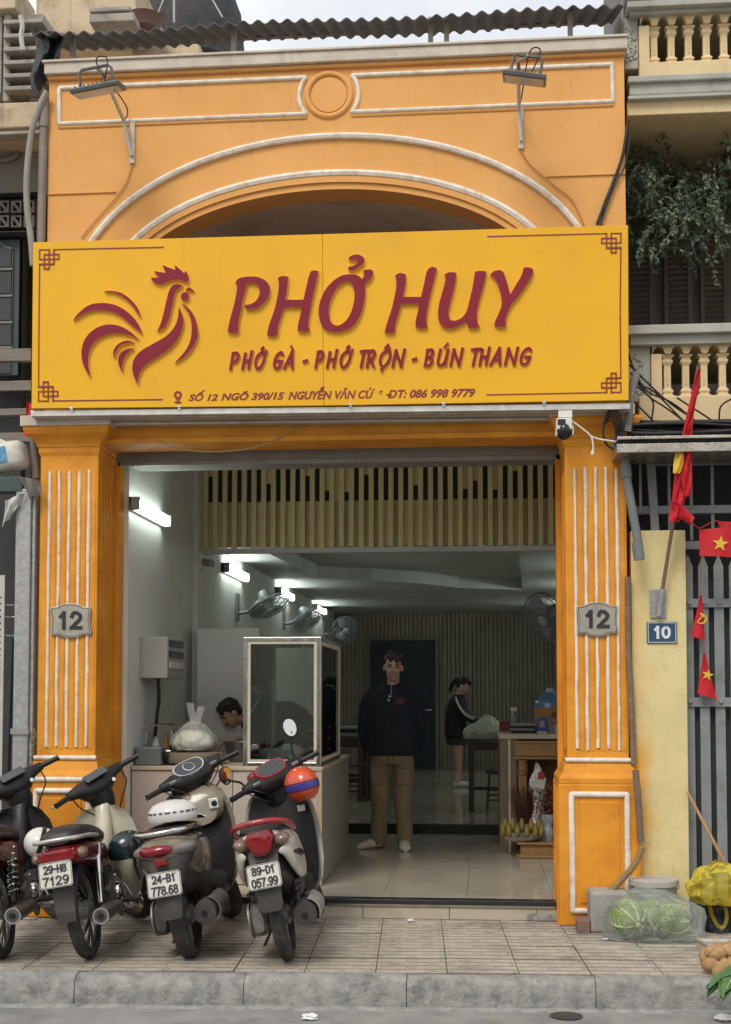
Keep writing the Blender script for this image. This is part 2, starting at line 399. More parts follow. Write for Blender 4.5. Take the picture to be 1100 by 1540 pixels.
fin(B().add([(-60, -14, -.17), (60, -14, -.17), (60, -1.0, -.17), (-60, -1.0, -.17)], [(0, 1, 2, 3)]), 'road', ASPH, kind='structure')
ANG = math.atan2(.20, 3.9)
def KY(x): return -1.93 + (x + 2.7) * .20 / 3.9         # kerb line
pave = fin(B().plate([[(-9, KY(-9) + .09), (9, KY(9) + .09), (9, .6), (-9, .6)]], -.29, -.010, 'z'), 'pavement', JOINT, kind='structure')
def tile_mesh():
    b = B(); W = .394; b.mi = 1; b.box((0, 0, -.009), (W, W, -.0075)); b.mi = 0
    nx, ny = 2, 4; cw, ch = W / nx, W / ny; a = .026; g = .0040
    for j in range(ny):
        off = cw / 2 if j % 2 else 0; sg = -1 if j % 2 else 1
        for i in range(-1, nx + 1):
            pl, pr = [], []
            for t, wv in ((0, -1), (.06, -1), (.44, 1), (.56, 1), (.94, -1), (1, -1)):
                x0 = i * cw + off + sg * wv * a + g; x1 = x0 + cw - 2 * g; y = j * ch + .0065 + t * (ch - .013)
                pl.append((min(max(x0, 0), W), y)); pr.append((min(max(x1, 0), W), y))
            if max(p[0] for p in pr) - min(p[0] for p in pl) < .02: continue
            cl = []
            for p in pl + pr[::-1]:
                if not cl or (abs(p[0] - cl[-1][0]) + abs(p[1] - cl[-1][1])) > 1e-5: cl.append(p)
            if abs(cl[0][0] - cl[-1][0]) + abs(cl[0][1] - cl[-1][1]) < 1e-5: cl.pop()
            if len(cl) > 2: b.plate([cl], -.0082, 0, 'z', mf=0, ms=1)
    return b
t0 = None
for jx in range(-4, 15):
    for jy in range(0, 5):
        u, v = -4.1 + .4 * jx + 1.0, .4 * jy
        ox, oy = -2.7, -1.835
        x = ox + (u + 1.6) * math.cos(ANG) - v * math.sin(ANG); y = oy + (u + 1.6) * math.sin(ANG) + v * math.cos(ANG)
        if y > -.05: continue
        if t0 is None:
            bb = tile_mesh(); t0 = fin(bb, 'paving_tile', [TILEM, JOINT], pave); base = t0
        o = base if jx == -4 and jy == 0 else rep(base, (0, 0, 0))
        dz = random.uniform(-.003, .003)
        o.location = Vector((x + .197, y + .197, -.009 + dz)) - ORG[pave]; ORG[o] = Vector((x, y, 0))
        o.rotation_euler = (random.uniform(-.005, .005), random.uniform(-.005, .005), ANG + random.choice((0, 0, math.pi)))
kerb = thing('kerb', None, None, (-.6, -1.85, -.29), kind='structure')
xx = -7.2
while xx < 7:
    ln = random.uniform(.85, 1.15); b = B(); n = 9; dz = random.uniform(-.004, .004); rings = []
    for i in range(n):
        x = xx + .002 + (ln - .004) * i / (n - 1); y = KY(x); j = lambda s=.006: random.uniform(-s, s)
        e = .0 if 0 < i < n - 1 else .004
        rings.append([Vector((x, y + .1, -.29)), Vector((x, y + .1, dz - e * .5 - .004)), Vector((x, y + .05 + j(), dz - e + j(.003))), Vector((x, y + .015 + j(), dz - .012 - e + j(.004))),
                      Vector((x, y - .018 + j(), dz - .045 + j(.006))), Vector((x, y - .028 + j(), dz - .10 + j(.006))), Vector((x, y - .035 + j(), -.29))])
    b.loft(rings); fin(b, 'kerb_stone', KERBM, kerb, smooth=50); xx += ln
gut = B()
gut.loft([[Vector((x, KY(x) - .034, -.20)), Vector((x, KY(x) - .034, -.158)), Vector((x, KY(x) - .06 - .03 * random.random(), -.1665)), Vector((x, KY(x) - .12, -.20))] for x in [-7 + .25 * i for i in range(57)]])
fin(gut, 'gutter_mortar', KERBM, kerb, smooth=60)
# drain lid in the road and scraps of litter
p = PZ(852, 1528, -.166); b = B(); b.lathe([(.0, 0), (.085, 0), (.088, .005), (.07, .006), (.068, .003), (.0, .003)], (p.x, p.y, -.168), n=24)
fin(b, 'drain_cover', mat('rusty_iron', (.09, .08, .07), None, .7, .5, dirt=(.2, .1, .05), dsc=20), smooth=30, label='small round dark iron lid set in the road near the kerb', cat='drain cover')
PAPER = mat('crumpled_paper', (.8, .8, .78), None, .8, bump=.3)
def crumple(c, r, seed, flat=.5):
    rnd = random.Random(seed); b = B(); b.ball((0, 0, 0), (r, r * .7, r * flat), 10, 7)
    for v in b.v: v *= rnd.uniform(.65, 1.2)
    zm = min(v.z for v in b.v)
    for v in b.v: v += Vector((c[0], c[1], c[2] - zm))
    return b
for px, py, z, r, s, l in ((466, 1534, -.17, .05, 1, 'crumpled white tissue lying on the road at the bottom edge'), (618, 1386, .0, .026, 2, 'tiny white paper scrap on the pavement before the step'),
                           (911, 1414, .0, .02, 3, 'tiny white paper scrap on the pavement beside the cabbage bag'), (255, 1511, -.17, .03, 4, 'small white paper scrap in the gutter below the motorbikes'),
                           (1088, 1536, -.17, .05, 5, 'flat white scrap on the road in the bottom corner')):
    q = PZ(px, py, z); fin(crumple((q.x, q.y, z), r, s, .35), 'litter_scrap', PAPER, label=l, cat='litter')

# ================================================================== the ochre shop house
XL, XR = -3.143, 1.026
house = thing('shop_house', 'narrow ochre shop house with arched upper wall and two fluted pillars', 'house', (-1.06, 0, 0))
Zc = PY(497, 435, 0).z; Xc = PY(497, 435, 0).x
def ell(a, b, k=40, half=True, z0=None):
    return [(Xc + a * math.cos(math.pi * i / k), Zc + b * math.sin(math.pi * i / k)) for i in range(k + 1)]
A0, B0 = 1.50, .725
zb = 3.42
fin(B().plate([[(XL, zb), (XR, zb), (XR, 6.06), (XL, 6.06)], ell(A0, B0) + [(Xc - A0, 4.0), (Xc + A0, 4.0)]], 0, .22), 'front_wall', WALL, house)
# arched recess behind
b = B()
b.plate([[(Xc - 1.9, 3.9), (Xc + 1.9, 3.9), (Xc + 1.9, 5.6), (Xc - 1.9, 5.6)]], 1.35, 1.42)
rc = ell(A0 + .03, B0 + .03)
b.loft([[Vector((x, y, z)) for x, z in rc] for y in (.22, 1.36)], caps=False)
fin(b, 'arch_recess', mat('brown_grey_recess', (.58, .49, .41), (.52, .43, .36), .9, sc=2, bump=.2, dirt=(.15, .12, .10), dsc=2), house, smooth=40)
b = B(); b.tube([(x, 1.0, z) for x, z in ell(1.15, .62)], .02, 6); fin(b, 'recess_moulding', mat('recess_trim', (.36, .28, .21), None, .9), house, smooth=60)
def arch(name, m, a0, a1, b0, b1, d, round_=False):
    if round_:
        am, bm_ = (a0 + a1) / 2, (b0 + b1) / 2; r = (a1 - a0) / 2
        o = B().tube([(x, -d * .25, z) for x, z in ell(am, bm_, 60)], r, 8)
    else: o = B().plate([ell(a1, b1, 60) + ell(a0, b0, 60)[::-1]], -d, .0 + .002)
    return fin(o, name, m, house, smooth=40)
arch('arch_moulding', TRIMW, 1.845, 1.895, 1.09, 1.14, .04, True)
arch('arch_moulding', TRIMW, 1.585, 1.645, .812, .868, .05, True)
arch('arch_step', WALL, 1.545, 1.60, .77, .83, .028)
arch('arch_step', WALL, A0 - .001, 1.555, B0 - .001, .78, .012)
# parapet: coping, under-moulding, framed panels, ring
fin(B().box((XL - .02, -.06, 6.085), (XR + .02, .3, 6.165)), 'parapet_coping', COPING, house, bevel=.006)
fin(B().box((XL - .035, -.075, 6.165), (XR + .025, .32, 6.183)), 'parapet_coping', COPING, house, bevel=.004)
fin(B().box((XL - .008, -.03, 6.055), (XR + .006, .22, 6.085)), 'parapet_moulding', WALL, house, bevel=.01)
rcx, rcz = PY(495, 143, 0).x, PY(495, 143, 0).z; r_ = .158
def frame_path(x_out, sgn):
    zt, zb_ = PY(90, 133, 0).z, PY(88, 187, 0).z; q = .215; pts = []
    a0 = math.asin((zt - rcz) / q) if abs(zt - rcz) < q else 1.2; a1 = math.asin((zb_ - rcz) / q)
    for i in range(13):
        a = a0 + (a1 - a0) * i / 12; pts.append((rcx + sgn * q * math.cos(a), zb_ * 0 + rcz + q * math.sin(a)))
    return [(x_out, zt)] + pts + [(x_out, zb_)]
for xo, sg in ((PY(90, 133, 0).x, -1), (PY(921, 93, 0).x, 1)):
    pts = frame_path(xo, sg)
    fin(B().tube(mitre([(x, -.004, z) for x, z in pts]), .017, 8, closed=True), 'panel_frame', TRIMW, house, smooth=50)
    fin(B().tube(mitre([(x * 1.0, -.0, z - .026 if z < rcz else z + .024) for x, z in [pts[0]] + pts[1:-1] + [pts[-1]]]), .012, 6, closed=True), 'panel_frame_bead', WALL, house, smooth=50)  # wall-coloured bead running just outside the white frame
fin(B().tube([(rcx + r_ * math.cos(a), 0, rcz + r_ * math.sin(a)) for a in (2 * math.pi * i / 40 for i in range(40))], .022, 8, closed=True), 'ring_moulding', WALL, house, smooth=60)
fin(B().lathe([(.001, -.008), (r_ - .03, -.008), (r_ - .028, 0.004)], (rcx, 0, rcz), 'y', 36), 'ring_panel', WALL, house)
for x0, x1 in ((XL, PY(175, 290, 0).x), (PY(820, 266, 0).x, XR)):
    fin(B().box((x0 + .003, -.012, PY(100, 291, 0).z - .008), (x1, .004, PY(100, 291, 0).z + .004)), 'wall_ledge', WALL, house, bevel=.003)
fin(B().box((XL + .002, .224, 3.3), (XL + .2, 4, 6.0)), 'side_wall', WALL, house)
fin(B().box((XR - .2, .224, 3.3), (XR - .002, 4, 6.0)), 'side_wall', WALL, house)
# lintel beam with its ledge, soffit and shutter housing
zl0 = PY(500, 662, 0).z; zl1 = PY(500, 636, 0).z
fin(B().box((-2.72, -.03, zl0 + .02), (.60, .30, 3.50)), 'lintel_beam', PILLAR, house, bevel=.006)
fin(B().box((-2.71, -.05, zl0 - .01), (.59, .28, zl0 + .03)), 'lintel_ledge', PILLAR, house, bevel=.006)
zs = PY(500, 694, .45).z
fin(B().box((-2.70, .30, zs), (.585, .75, 3.60)), 'shutter_housing', SHUT, house, bevel=.004)
fin(B().box((-2.70, .27, zs + .085), (.585, .305, zs + .10)), 'shutter_housing_seam', SHUT, house)
fin(B().box((-2.69, .33, zs - .03), (.575, .36, zs + .01)), 'shutter_bottom_bar', GREYP, house)
# pillars
def pillar(x0, x1, side):
    y0, y1 = -.10, .45; w = x1 - x0
    zt = PY(100, 684, -.1).z + .19; zp = PY(90, 1137, -.12).z
    sh = fin(B().box((x0, y0, zp - .05), (x1, y1, zt)), 'pillar', PILLAR, house, bevel=.008)
    zf1 = PY(100, 707, -.1).z if side < 0 else PY(900, 704, -.1).z; zf0 = PY(90, 1124, -.1).z
    for i in range(5):
        x = x0 + w * (.165 + .17 * i) ; pts = []
        for k in range(15):
            t = k / 14; pts.append((x + random.uniform(-.0022, .0022), y0 - .0008, zf0 + (zf1 - zf0) * t + random.uniform(-.012, .012) * (k in (0, 14))))
        fin(B().tube(pts, [.0128 + random.uniform(-.0025, .0025) for _ in pts], 6), 'flute_line', TRIMW, sh, smooth=60)
        fin(B().box((x + .014, y0 - .004, zf0 - .01), (x + .05, y0 + .003, zf1)), 'flute_rib', PILLAR, sh, bevel=.003)
    xs = x1 if side < 0 else x0; dx = .007 if side < 0 else -.007
    for i in range(4):
        y = y0 + .06 + .075 * i
        fin(B().box((min(xs, xs + dx), y, zf0), (max(xs, xs + dx), y + .035, zf1 - .02)), 'side_rib', PILLAR, sh, bevel=.002)
    fin(B().box((min(xs, xs + dx * 5) , .33, .13), (max(xs, xs + dx * 5), .448, zt)), 'shutter_guide', PILLAR, sh, bevel=.003)
    # capital: necking, cove, fillet, white abacus
    cap = B(); prof = [(0, -.03), (.012, 0), (.012, .03), (.02, .035), (.024, .055), (.045, .085), (.085, .12), (.10, .15), (.10, .17)]
    zc = zt - .17
    cap.loft([[Vector((x0 - e, y0 - e, zc + h)), Vector((x1 + e, y0 - e, zc + h)), Vector((x1 + e, y1, zc + h)), Vector((x0 - e, y1, zc + h))] for e, h in prof])
    fin(cap, 'capital', PILLAR, sh, bevel=.003)
    e = .115
    fin(B().box((x0 - e + .1 * (side < 0) * 0, y0 - e, zt), (x1 + e * (1 if side < 0 else .45), y1 - .1, zt + .075)), 'abacus', COPING, sh, bevel=.006)
    # base mouldings and plinth with framed panel
    bs = B(); prof = [(.0, .0), (.012, -.005), (.012, -.03), (.02, -.045), (.035, -.10), (.06, -.135), (.06, -.17)]
    bs.loft([[Vector((x0 - e, y0 - e, zp + h)), Vector((x1 + e, y0 - e, zp + h)), Vector((x1 + e, y1 + .0, zp + h)), Vector((x0 - e, y1 + .0, zp + h))] for e, h in prof])
    fin(bs, 'base_moulding', PILLAR, sh, bevel=.004)
    fin(B().tube([(x0 - .012, y0 - .016, zp - .012), (x1 + .012, y0 - .016, zp - .012)], .0165, 8), 'base_trim', TRIMW, sh, smooth=60)
    if side < 0: fin(B().tube([(x0 - .05, y0 - .066, zp - .16), (x1 + .05, y0 - .066, zp - .16)], .018, 8), 'base_trim', TRIMW, sh, smooth=60)
    px0, px1, yp = x0 - .065, x1 + .065, y0 - .065
    pl = fin(B().box((px0, yp, 0), (px1, y1 + .02, zp - .17)), 'plinth', PILLAR, house, bevel=.01)
    zt2, zb2 = zp - .24, .10; q = .09
    fin(B().tube(mitre([(px0 + q, yp - .002, zt2), (px1 - q, yp - .002, zt2), (px1 - q, yp - .002, zb2), (px0 + q, yp - .002, zb2)]), .021, 8, closed=True), 'plinth_frame', TRIMW, pl, smooth=50)
    fin(B().box((px0 + q + .05, yp - .008, zb2 + .05), (px1 - q - .05, yp + .004, zt2 - .05)), 'plinth_panel', PILLAR, pl, bevel=.005)
    if side > 0:
        for yy in (.04, .2, .36): fin(B().box((px0 - .012, yp + yy, .0), (px0 + .004, yp + yy + .06, zp - .2)), 'side_rib', PILLAR, pl, bevel=.003)
    return sh
pillar(-3.135, -2.71, -1)
pillar(.580, .998, 1)
# threshold step
STONE = mat('beige_step_tile', (.50, .44, .34), (.44, .38, .30), .45, sc=3, bump=.1, dirt=(.25, .21, .16), dsc=4, damt=.4)
BLKS = mat('black_granite', (.03, .03, .032), None, .2, sc=60, bump=.03)
fin(B().box((-2.64, .03, -.05), (.515, .3, .118)), 'step_core', CONC, house)
for x0, x1 in ((-2.63, -2.03), (-2.025, -1.43), (-1.425, -.83), (-.825, -.23), (-.225, .37), (.375, .51)):
    fin(B().box((x0, .014, .0), (x1, .032, .098)), 'riser_tile', STONE, house, bevel=.002)
fin(B().box((-2.64, -.005, .10), (.515, .10, .135)), 'step_nosing', BLKS, house, bevel=.006)
fin(B().box((-2.64, .004, .085), (.515, .03, .1)), 'step_strip', STEEL, house)
fin(B().box((-3.0, .0, -.02), (-2.0, .02, .0)), 'step_mortar', CONC, house)
# ---------------- interior shell
TILE = mat('polished_beige_tile', (.50, .455, .37), (.43, .385, .31), .09, sc=2.2, bump=.02, bsc=6, dirt=(.33, .29, .23), dsc=3, damt=.4)
LX = -2.64
floor_in = fin(B().box((LX, .1, -.02), (1.5, 14.1, .124)), 'shop_floor', JOINT, house)
raise_ = fin(B().box((LX, 4.2, .12), (1.5, 14.1, .222)), 'raised_floor', BLKS, house)
def floor_tiles(par, x0, x1, y0, y1, z, s=.6, off=0):
    src = None; y = y0
    while y < y1 - .02:
        x = x0 + off
        while x < x1 - .02:
            a, c = min(s, x1 - x), min(s, y1 - y); full = a > s - .01 and c > s - .01
            if full and src is not None: rep(src, (x + s / 2, y + s / 2, z - .011))
            else:
                o = fin(B().box((x + .0015, y + .0015, z - .011), (x + a - .0015, y + c - .0015, z)), 'floor_tile', TILE, par)
                if full: src = o
            x += s
        y += s
xj = PZ(704, 1330, .135).x
floor_tiles(floor_in, xj - .6 * 4, .95, .103, 4.2, .135)
floor_tiles(raise_, xj - .6 * 4, 1.498, 4.24, 14.1, .234)
fin(B().box((LX, 4.19, .19), (.95, 4.24, .236)), 'inner_step_nosing', BLKS, house, bevel=.004)
wallL = fin(B().box((LX - .1, .45, 0), (LX, 14.2, 3.8)), 'inner_wall', GREY_IN, house)
fin(B().box((.95, .45, 0), (1.05, 4.2, 3.8)), 'inner_wall', GREY_IN, house)
fin(B().box((1.5, 4.2, 0), (1.6, 14.2, 3.8)), 'inner_wall', GREY_IN, house)
fin(B().box((.95, 4.2, 0), (1.6, 4.3, 3.8)), 'inner_wall', GREY_IN, house)
fin(B().box((LX - .1, .22, 3.72), (1.1, 2.95, 3.82)), 'front_ceiling', CEIL, house)
fin(B().box((LX - .1, 2.9, 3.3), (1.6, 14.2, 3.4)), 'upper_slab', CEIL, house)
fin(B().box((LX, 2.62, .135), (LX + .05, 3.0, 3.72)), 'wall_pier', GREY_IN, house)
ZC = 3.03
hole = [PZ(x, y, ZC) for x, y in ((404, 832), (478, 869), (520, 872), (560, 873), (640, 878), (690, 884), (786, 887), (781, 832))]
hole = [(p.x, min(p.y, 12)) for p in hole]
fin(B().plate([[(LX, 2.9), (1.5, 2.9), (1.5, 14.1), (LX, 14.1)], hole], ZC, ZC + .16, 'z'), 'tray_ceiling', CEIL, house)
fin(B().plate([[(LX, 2.9), (1.5, 2.9), (1.5, 14.1), (LX, 14.1)]], ZC + .163, ZC + .2, 'z'), 'ceiling_recess', CEIL, house)
# ribbed panelling on the back wall, with a dark doorway
back = fin(B().plate([[(LX, .2), (1.5, .2), (1.5, 3.1), (LX, 3.1)]], 14.1, 14.2), 'back_wall', mat('brown_panel', (.26, .225, .185), None, .6, sc=3), house)
RIB = mat('brown_rib', (.34, .295, .24), (.28, .24, .195), .5, sc=3, bump=.05)
dx0, dx1, dz = PY(557, 1000, 14.05).x, PY(655, 1000, 14.05).x, PY(600, 963, 14.05).z
src = None; x = LX + .02
while x < 1.48:
    z0 = dz + .06 if dx0 - .09 < x < dx1 + .06 else .236
    if z0 < 1 and src is not None: rep(src, (x + .025, 14.0875, .236))
    else:
        o = fin(B().box((x, 14.075, z0), (x + .05, 14.10, ZC - .002)), 'rib_panel', RIB, back, bevel=.004, seg=1)
        if z0 < 1: src = o
    x += .075
fr = mat('door_frame_paint', (.22, .20, .16), None, .6)
dr = fin(B().box((dx0 - .06, 14.02, .236), (dx0, 14.098, dz + .06)).box((dx1, 14.02, .236), (dx1 + .06, 14.098, dz + .06)).box((dx0, 14.02, dz), (dx1, 14.098, dz + .06)), 'back_door_frame', fr, house)
fin(B().box((dx0, 14.06, .236), (dx1, 14.09, dz)), 'back_door', mat('black_door', (.035, .042, .055), None, .5), dr)
fin(B().obox((dx1 - .12, 14.03, 1.28), (.12, .04, .03)), 'door_handle', STEEL, dr)
# timber slat screen hung above the dining room
PINE = wood('pine_slat', (.78, .67, .36), (.70, .59, .31)); PINE2 = wood('brown_pine_slat', (.58, .48, .27), (.50, .41, .22))
scr = fin(B().box((LX + .001, 2.86, 2.98), (.949, 2.9, 3.72)), 'slat_screen', mat('dark_board', (.07, .075, .07), None, .7), house)
zs0, zs1, zm = PX(297, 825, LX).z, 3.72, PX(297, 755, LX).z
n = 0; x = LX + .055; src = None
fills = {0: .72, 4: .9, 6: .5, 8: .9, 10: .7, 12: .28, 13: 0, 14: .25, 16: .7, 18: .93, 21: .4, 24: .9, 26: .28, 27: .5, 29: .25, 31: .75}
while x < .93:
    xa = x + .0025
    if src is None: src = fin(B().box((x, 2.79, zs0), (x + .046, 2.83, zs1)), 'slat', PINE, scr, bevel=.002, seg=1)
    else: rep(src, (x + .023, 2.81, zs0 + random.uniform(-.004, .004)))
    fin(B().box((x + .047, 2.831, zs0 + .012), (x + .0885, 2.858, zm)), 'infill_slat', random.choice((PINE2, PINE2, PINE)), scr)
    if n in fills:
        fl = fills[n]; zt = zm + (PX(297, 700, LX).z - zm) * fl
        fin(B().box((x + .047, 2.829, zt if fl else zm + .002), (x + .0885, 2.856, zs1)), 'infill_slat', PINE, scr)
    x += .0915; n += 1
fin(B().box((LX + .05, 2.8, zs0 - .05), (.948, 2.86, zs0 - .004)), 'screen_soffit', CEIL, scr)
# ================================================================== sign board
YS = -.33
def SP(px, py): p = PY(px, py, YS); return (p.x, p.z)
SIGNY = mat('yellow_sign_sheet', (.79, .42, .012), (.74, .385, .010), .42, sc=1.2, bump=.12, bsc=5, bd=.01, dirt=(.60, .31, .04), dsc=2.5, damt=.35, spec=.35, streak=((.52, .27, .04), .3))
MAROON = mat('maroon_acrylic', (.24, .016, .032), (.20, .012, .026), .5, sc=2, bump=.03, bsc=20, spec=.25)
MARPR = mat('maroon_print', (.25, .030, .022), None, .45, bump=0)
RIM = mat('pale_letter_edge', (.80, .50, .22), None, .6, bump=0)
sign = thing('shop_sign', 'wide yellow shop sign with maroon rooster and raised lettering above the opening', 'shop sign', (-1.06, YS + .03, SP(500, 608)[1]))
TL, TR, BR, BL = SP(50, 364.3), SP(945, 338.5), SP(946, 602), SP(47.5, 614.4)
seam0, seam1 = SP(487, 610), SP(485, 352)
mx = seam0[0]
fin(B().plate([[TL, seam1, seam0, BL]], YS, YS + .045), 'board_panel', SIGNY, sign, bevel=.004)
fin(B().plate([[(seam1[0] + .0012, seam1[1]), TR, BR, (seam0[0] + .0012, seam0[1])]], YS - .0005, YS + .045), 'board_panel', SIGNY, sign, bevel=.004)
def raised(name, polys, par, d=.022, m=(MAROON, RIM), extra=0.0):
    b = B(); b.plate([[SP(*p) for p in q] for q in polys], YS - d - extra, YS + .001, mf=0, ms=1); return fin(b, name, list(m), par)
def cx(pts, sc, ox, oy): return [(ox + x / sc, oy + y / sc) for x, y in pts]
# rooster
rooster = fin(B().plate([[SP(*p) for p in cx(sides([(640, 145), (705, 145)], [(705, 145), (665, 95)], [(665, 95), (755, 110)], [(755, 110), (728, 50)], [(728, 50), (825, 88)], [(825, 88), (822, 48)], [(822, 48), (893, 112)], [(893, 112), (903, 90)],
    [(903, 90), (925, 140), (918, 185)], [(918, 185), (860, 163), (800, 165), (760, 178), (715, 198)], [(715, 198), (665, 180), (640, 145)]), 5, 100, 390)]], YS - .022, YS + .001, mf=0, ms=1), 'rooster_emblem', [MAROON, RIM], sign)
for pc in (
    ([(880, 205), (850, 195), (810, 200), (780, 240), (760, 310), (740, 400), (715, 490), (688, 545)], [(688, 545), (740, 520), (775, 460), (800, 370), (815, 290), (835, 240), (880, 205)]),
    ([(900, 238), (930, 218), (965, 243)], [(965, 243), (900, 238)]),
    ([(872, 335), (920, 400), (945, 480), (945, 580), (920, 660), (870, 730), (820, 782)], [(820, 782), (900, 735), (960, 660), (992, 590), (992, 520), (965, 430), (920, 370), (872, 335)]),
    ([(850, 365), (845, 440), (820, 510), (760, 580), (660, 640), (560, 700), (510, 770), (505, 850), (525, 910), (542, 948)], [(542, 948), (555, 870), (600, 800), (700, 735), (790, 670), (850, 595), (885, 500), (880, 430), (850, 365)]),
    ([(290, 245), (350, 244), (420, 260), (480, 300), (535, 360), (570, 440)], [(570, 440), (545, 415), (495, 345), (440, 295), (370, 258), (290, 245)]),
    ([(58, 465), (100, 410), (180, 350), (280, 335), (380, 352), (470, 405), (540, 480), (580, 565)], [(580, 565), (500, 505), (410, 430), (320, 395), (220, 390), (140, 415), (58, 465)]),
    ([(550, 605), (480, 545), (400, 505), (310, 497), (220, 530), (150, 600), (122, 690), (130, 780), (160, 850), (190, 892)], [(190, 892), (172, 790), (180, 700), (220, 630), (290, 580), (380, 562), (470, 575), (550, 605)]),
    ([(515, 628), (460, 617), (400, 640), (362, 690), (362, 748)], [(362, 748), (385, 690), (430, 645), (515, 628)]),
    ([(512, 672), (450, 685), (405, 725), (398, 790), (428, 855)], [(428, 855), (430, 790), (450, 735), (480, 700), (512, 672)])):
    raised('feather', [cx(sides(*pc), 5, 100, 390)], rooster)
raised('feather', [cx([(897 + 31 * math.cos(a), 286 + 32 * math.sin(a)) for a in (2 * math.pi * i / 20 for i in range(20))], 5, 100, 390)], rooster)
# big letters, outlines in photo pixels
GP = [sides([(110, 205), (130, 180), (170, 168), (240, 165), (300, 185), (335, 225), (335, 285), (300, 340), (250, 375), (180, 380)], [(180, 380), (172, 352)], [(172, 352), (215, 345), (255, 315), (272, 265), (255, 215), (215, 205), (190, 207)],
    [(190, 207), (165, 300), (145, 400), (132, 470), (132, 530)], [(132, 530), (100, 538), (60, 528)], [(60, 528), (75, 450), (105, 340), (120, 260), (122, 222), (110, 205)])]
GH = [sides([(390, 175), (415, 162), (460, 165)], [(460, 165), (455, 230), (442, 318)], [(442, 318), (560, 318)], [(560, 318), (580, 230), (600, 150), (620, 125), (660, 128)], [(660, 128), (645, 210), (620, 310), (600, 420), (592, 480), (603, 520)],
    [(603, 520), (560, 530), (522, 522)], [(522, 522), (525, 480), (540, 420), (550, 365)], [(550, 365), (432, 368)], [(432, 368), (410, 440), (392, 500), (390, 545)], [(390, 545), (355, 560), (320, 548)], [(320, 548), (335, 480), (370, 380), (392, 280), (398, 210), (390, 175)])]
GO = [cr([(870, 150), (930, 165), (965, 220), (965, 310), (940, 410), (890, 490), (820, 525), (740, 528), (690, 500), (663, 430), (665, 350), (700, 260), (750, 200), (810, 160)], 4, True),
      cr([(845, 192), (880, 215), (897, 270), (890, 350), (860, 430), (810, 480), (765, 485), (735, 450), (728, 380), (745, 310), (785, 235)], 4, True)]
GHORN = [cr([(955, 130), (985, 118), (1018, 125), (1018, 155), (995, 190), (962, 212), (948, 185), (962, 160)], 4, True)]
GHOOK = [cr([(860, 40), (890, 22), (930, 22), (962, 45), (955, 80), (920, 105), (890, 125), (858, 122), (860, 100), (890, 95), (915, 75), (915, 58), (890, 55), (865, 55)], 3, True)]
GH2 = [sides([(110, 112), (140, 97), (180, 105)], [(180, 105), (178, 170), (163, 255)], [(163, 255), (280, 255)], [(280, 255), (300, 170), (320, 85), (350, 58), (385, 65)], [(385, 65), (365, 150), (340, 250), (322, 340), (315, 420), (325, 455)], [(325, 455), (285, 465), (245, 455)],
    [(245, 455), (245, 410), (260, 350), (268, 300)], [(268, 300), (150, 302)], [(150, 302), (125, 390), (110, 440), (108, 488)], [(108, 488), (75, 497), (40, 487)], [(40, 487), (55, 430), (85, 340), (108, 240), (118, 170), (110, 112)])]
GU = [sides([(435, 108), (465, 92), (512, 95)], [(512, 95), (505, 170), (480, 270), (462, 350), (470, 400), (500, 412), (545, 395), (580, 350), (605, 260), (625, 170), (637, 90)], [(637, 90), (670, 83), (712, 88)], [(712, 88), (695, 170), (665, 280), (650, 350), (652, 420), (668, 452)],
    [(668, 452), (630, 462), (592, 455), (583, 400)], [(583, 400), (550, 435), (500, 458), (450, 462), (410, 435), (393, 380), (400, 300), (425, 210), (442, 140), (435, 108)])]
GY = [sides([(737, 107), (765, 85), (800, 78), (825, 92)], [(825, 92), (845, 150), (870, 240)], [(870, 240), (910, 170), (945, 110), (957, 62)], [(957, 62), (990, 60), (1020, 75), (1010, 120), (970, 185), (920, 255), (875, 310), (848, 370), (838, 410), (843, 448)],
    [(843, 448), (810, 455), (768, 445), (770, 415), (795, 360), (813, 300), (805, 230), (785, 170), (765, 130), (737, 107)])]
def letter(polys, sc, ox, oy, par=sign, d=.024, ex=0): return raised('letter', [cx(q, sc, ox, oy) for q in polys], par, d, extra=ex)
for g in (GP, GH, GO): last = letter(g, 4.4, 330, 380)
raised('accent', [cx(GHORN[0], 4.4, 330, 380)], last, .0245, extra=.0006); raised('accent', [cx(GHOOK[0], 4.4, 330, 380)], last, .024)
for g in (GH2, GU, GY): letter(g, 4.4, 570, 390)
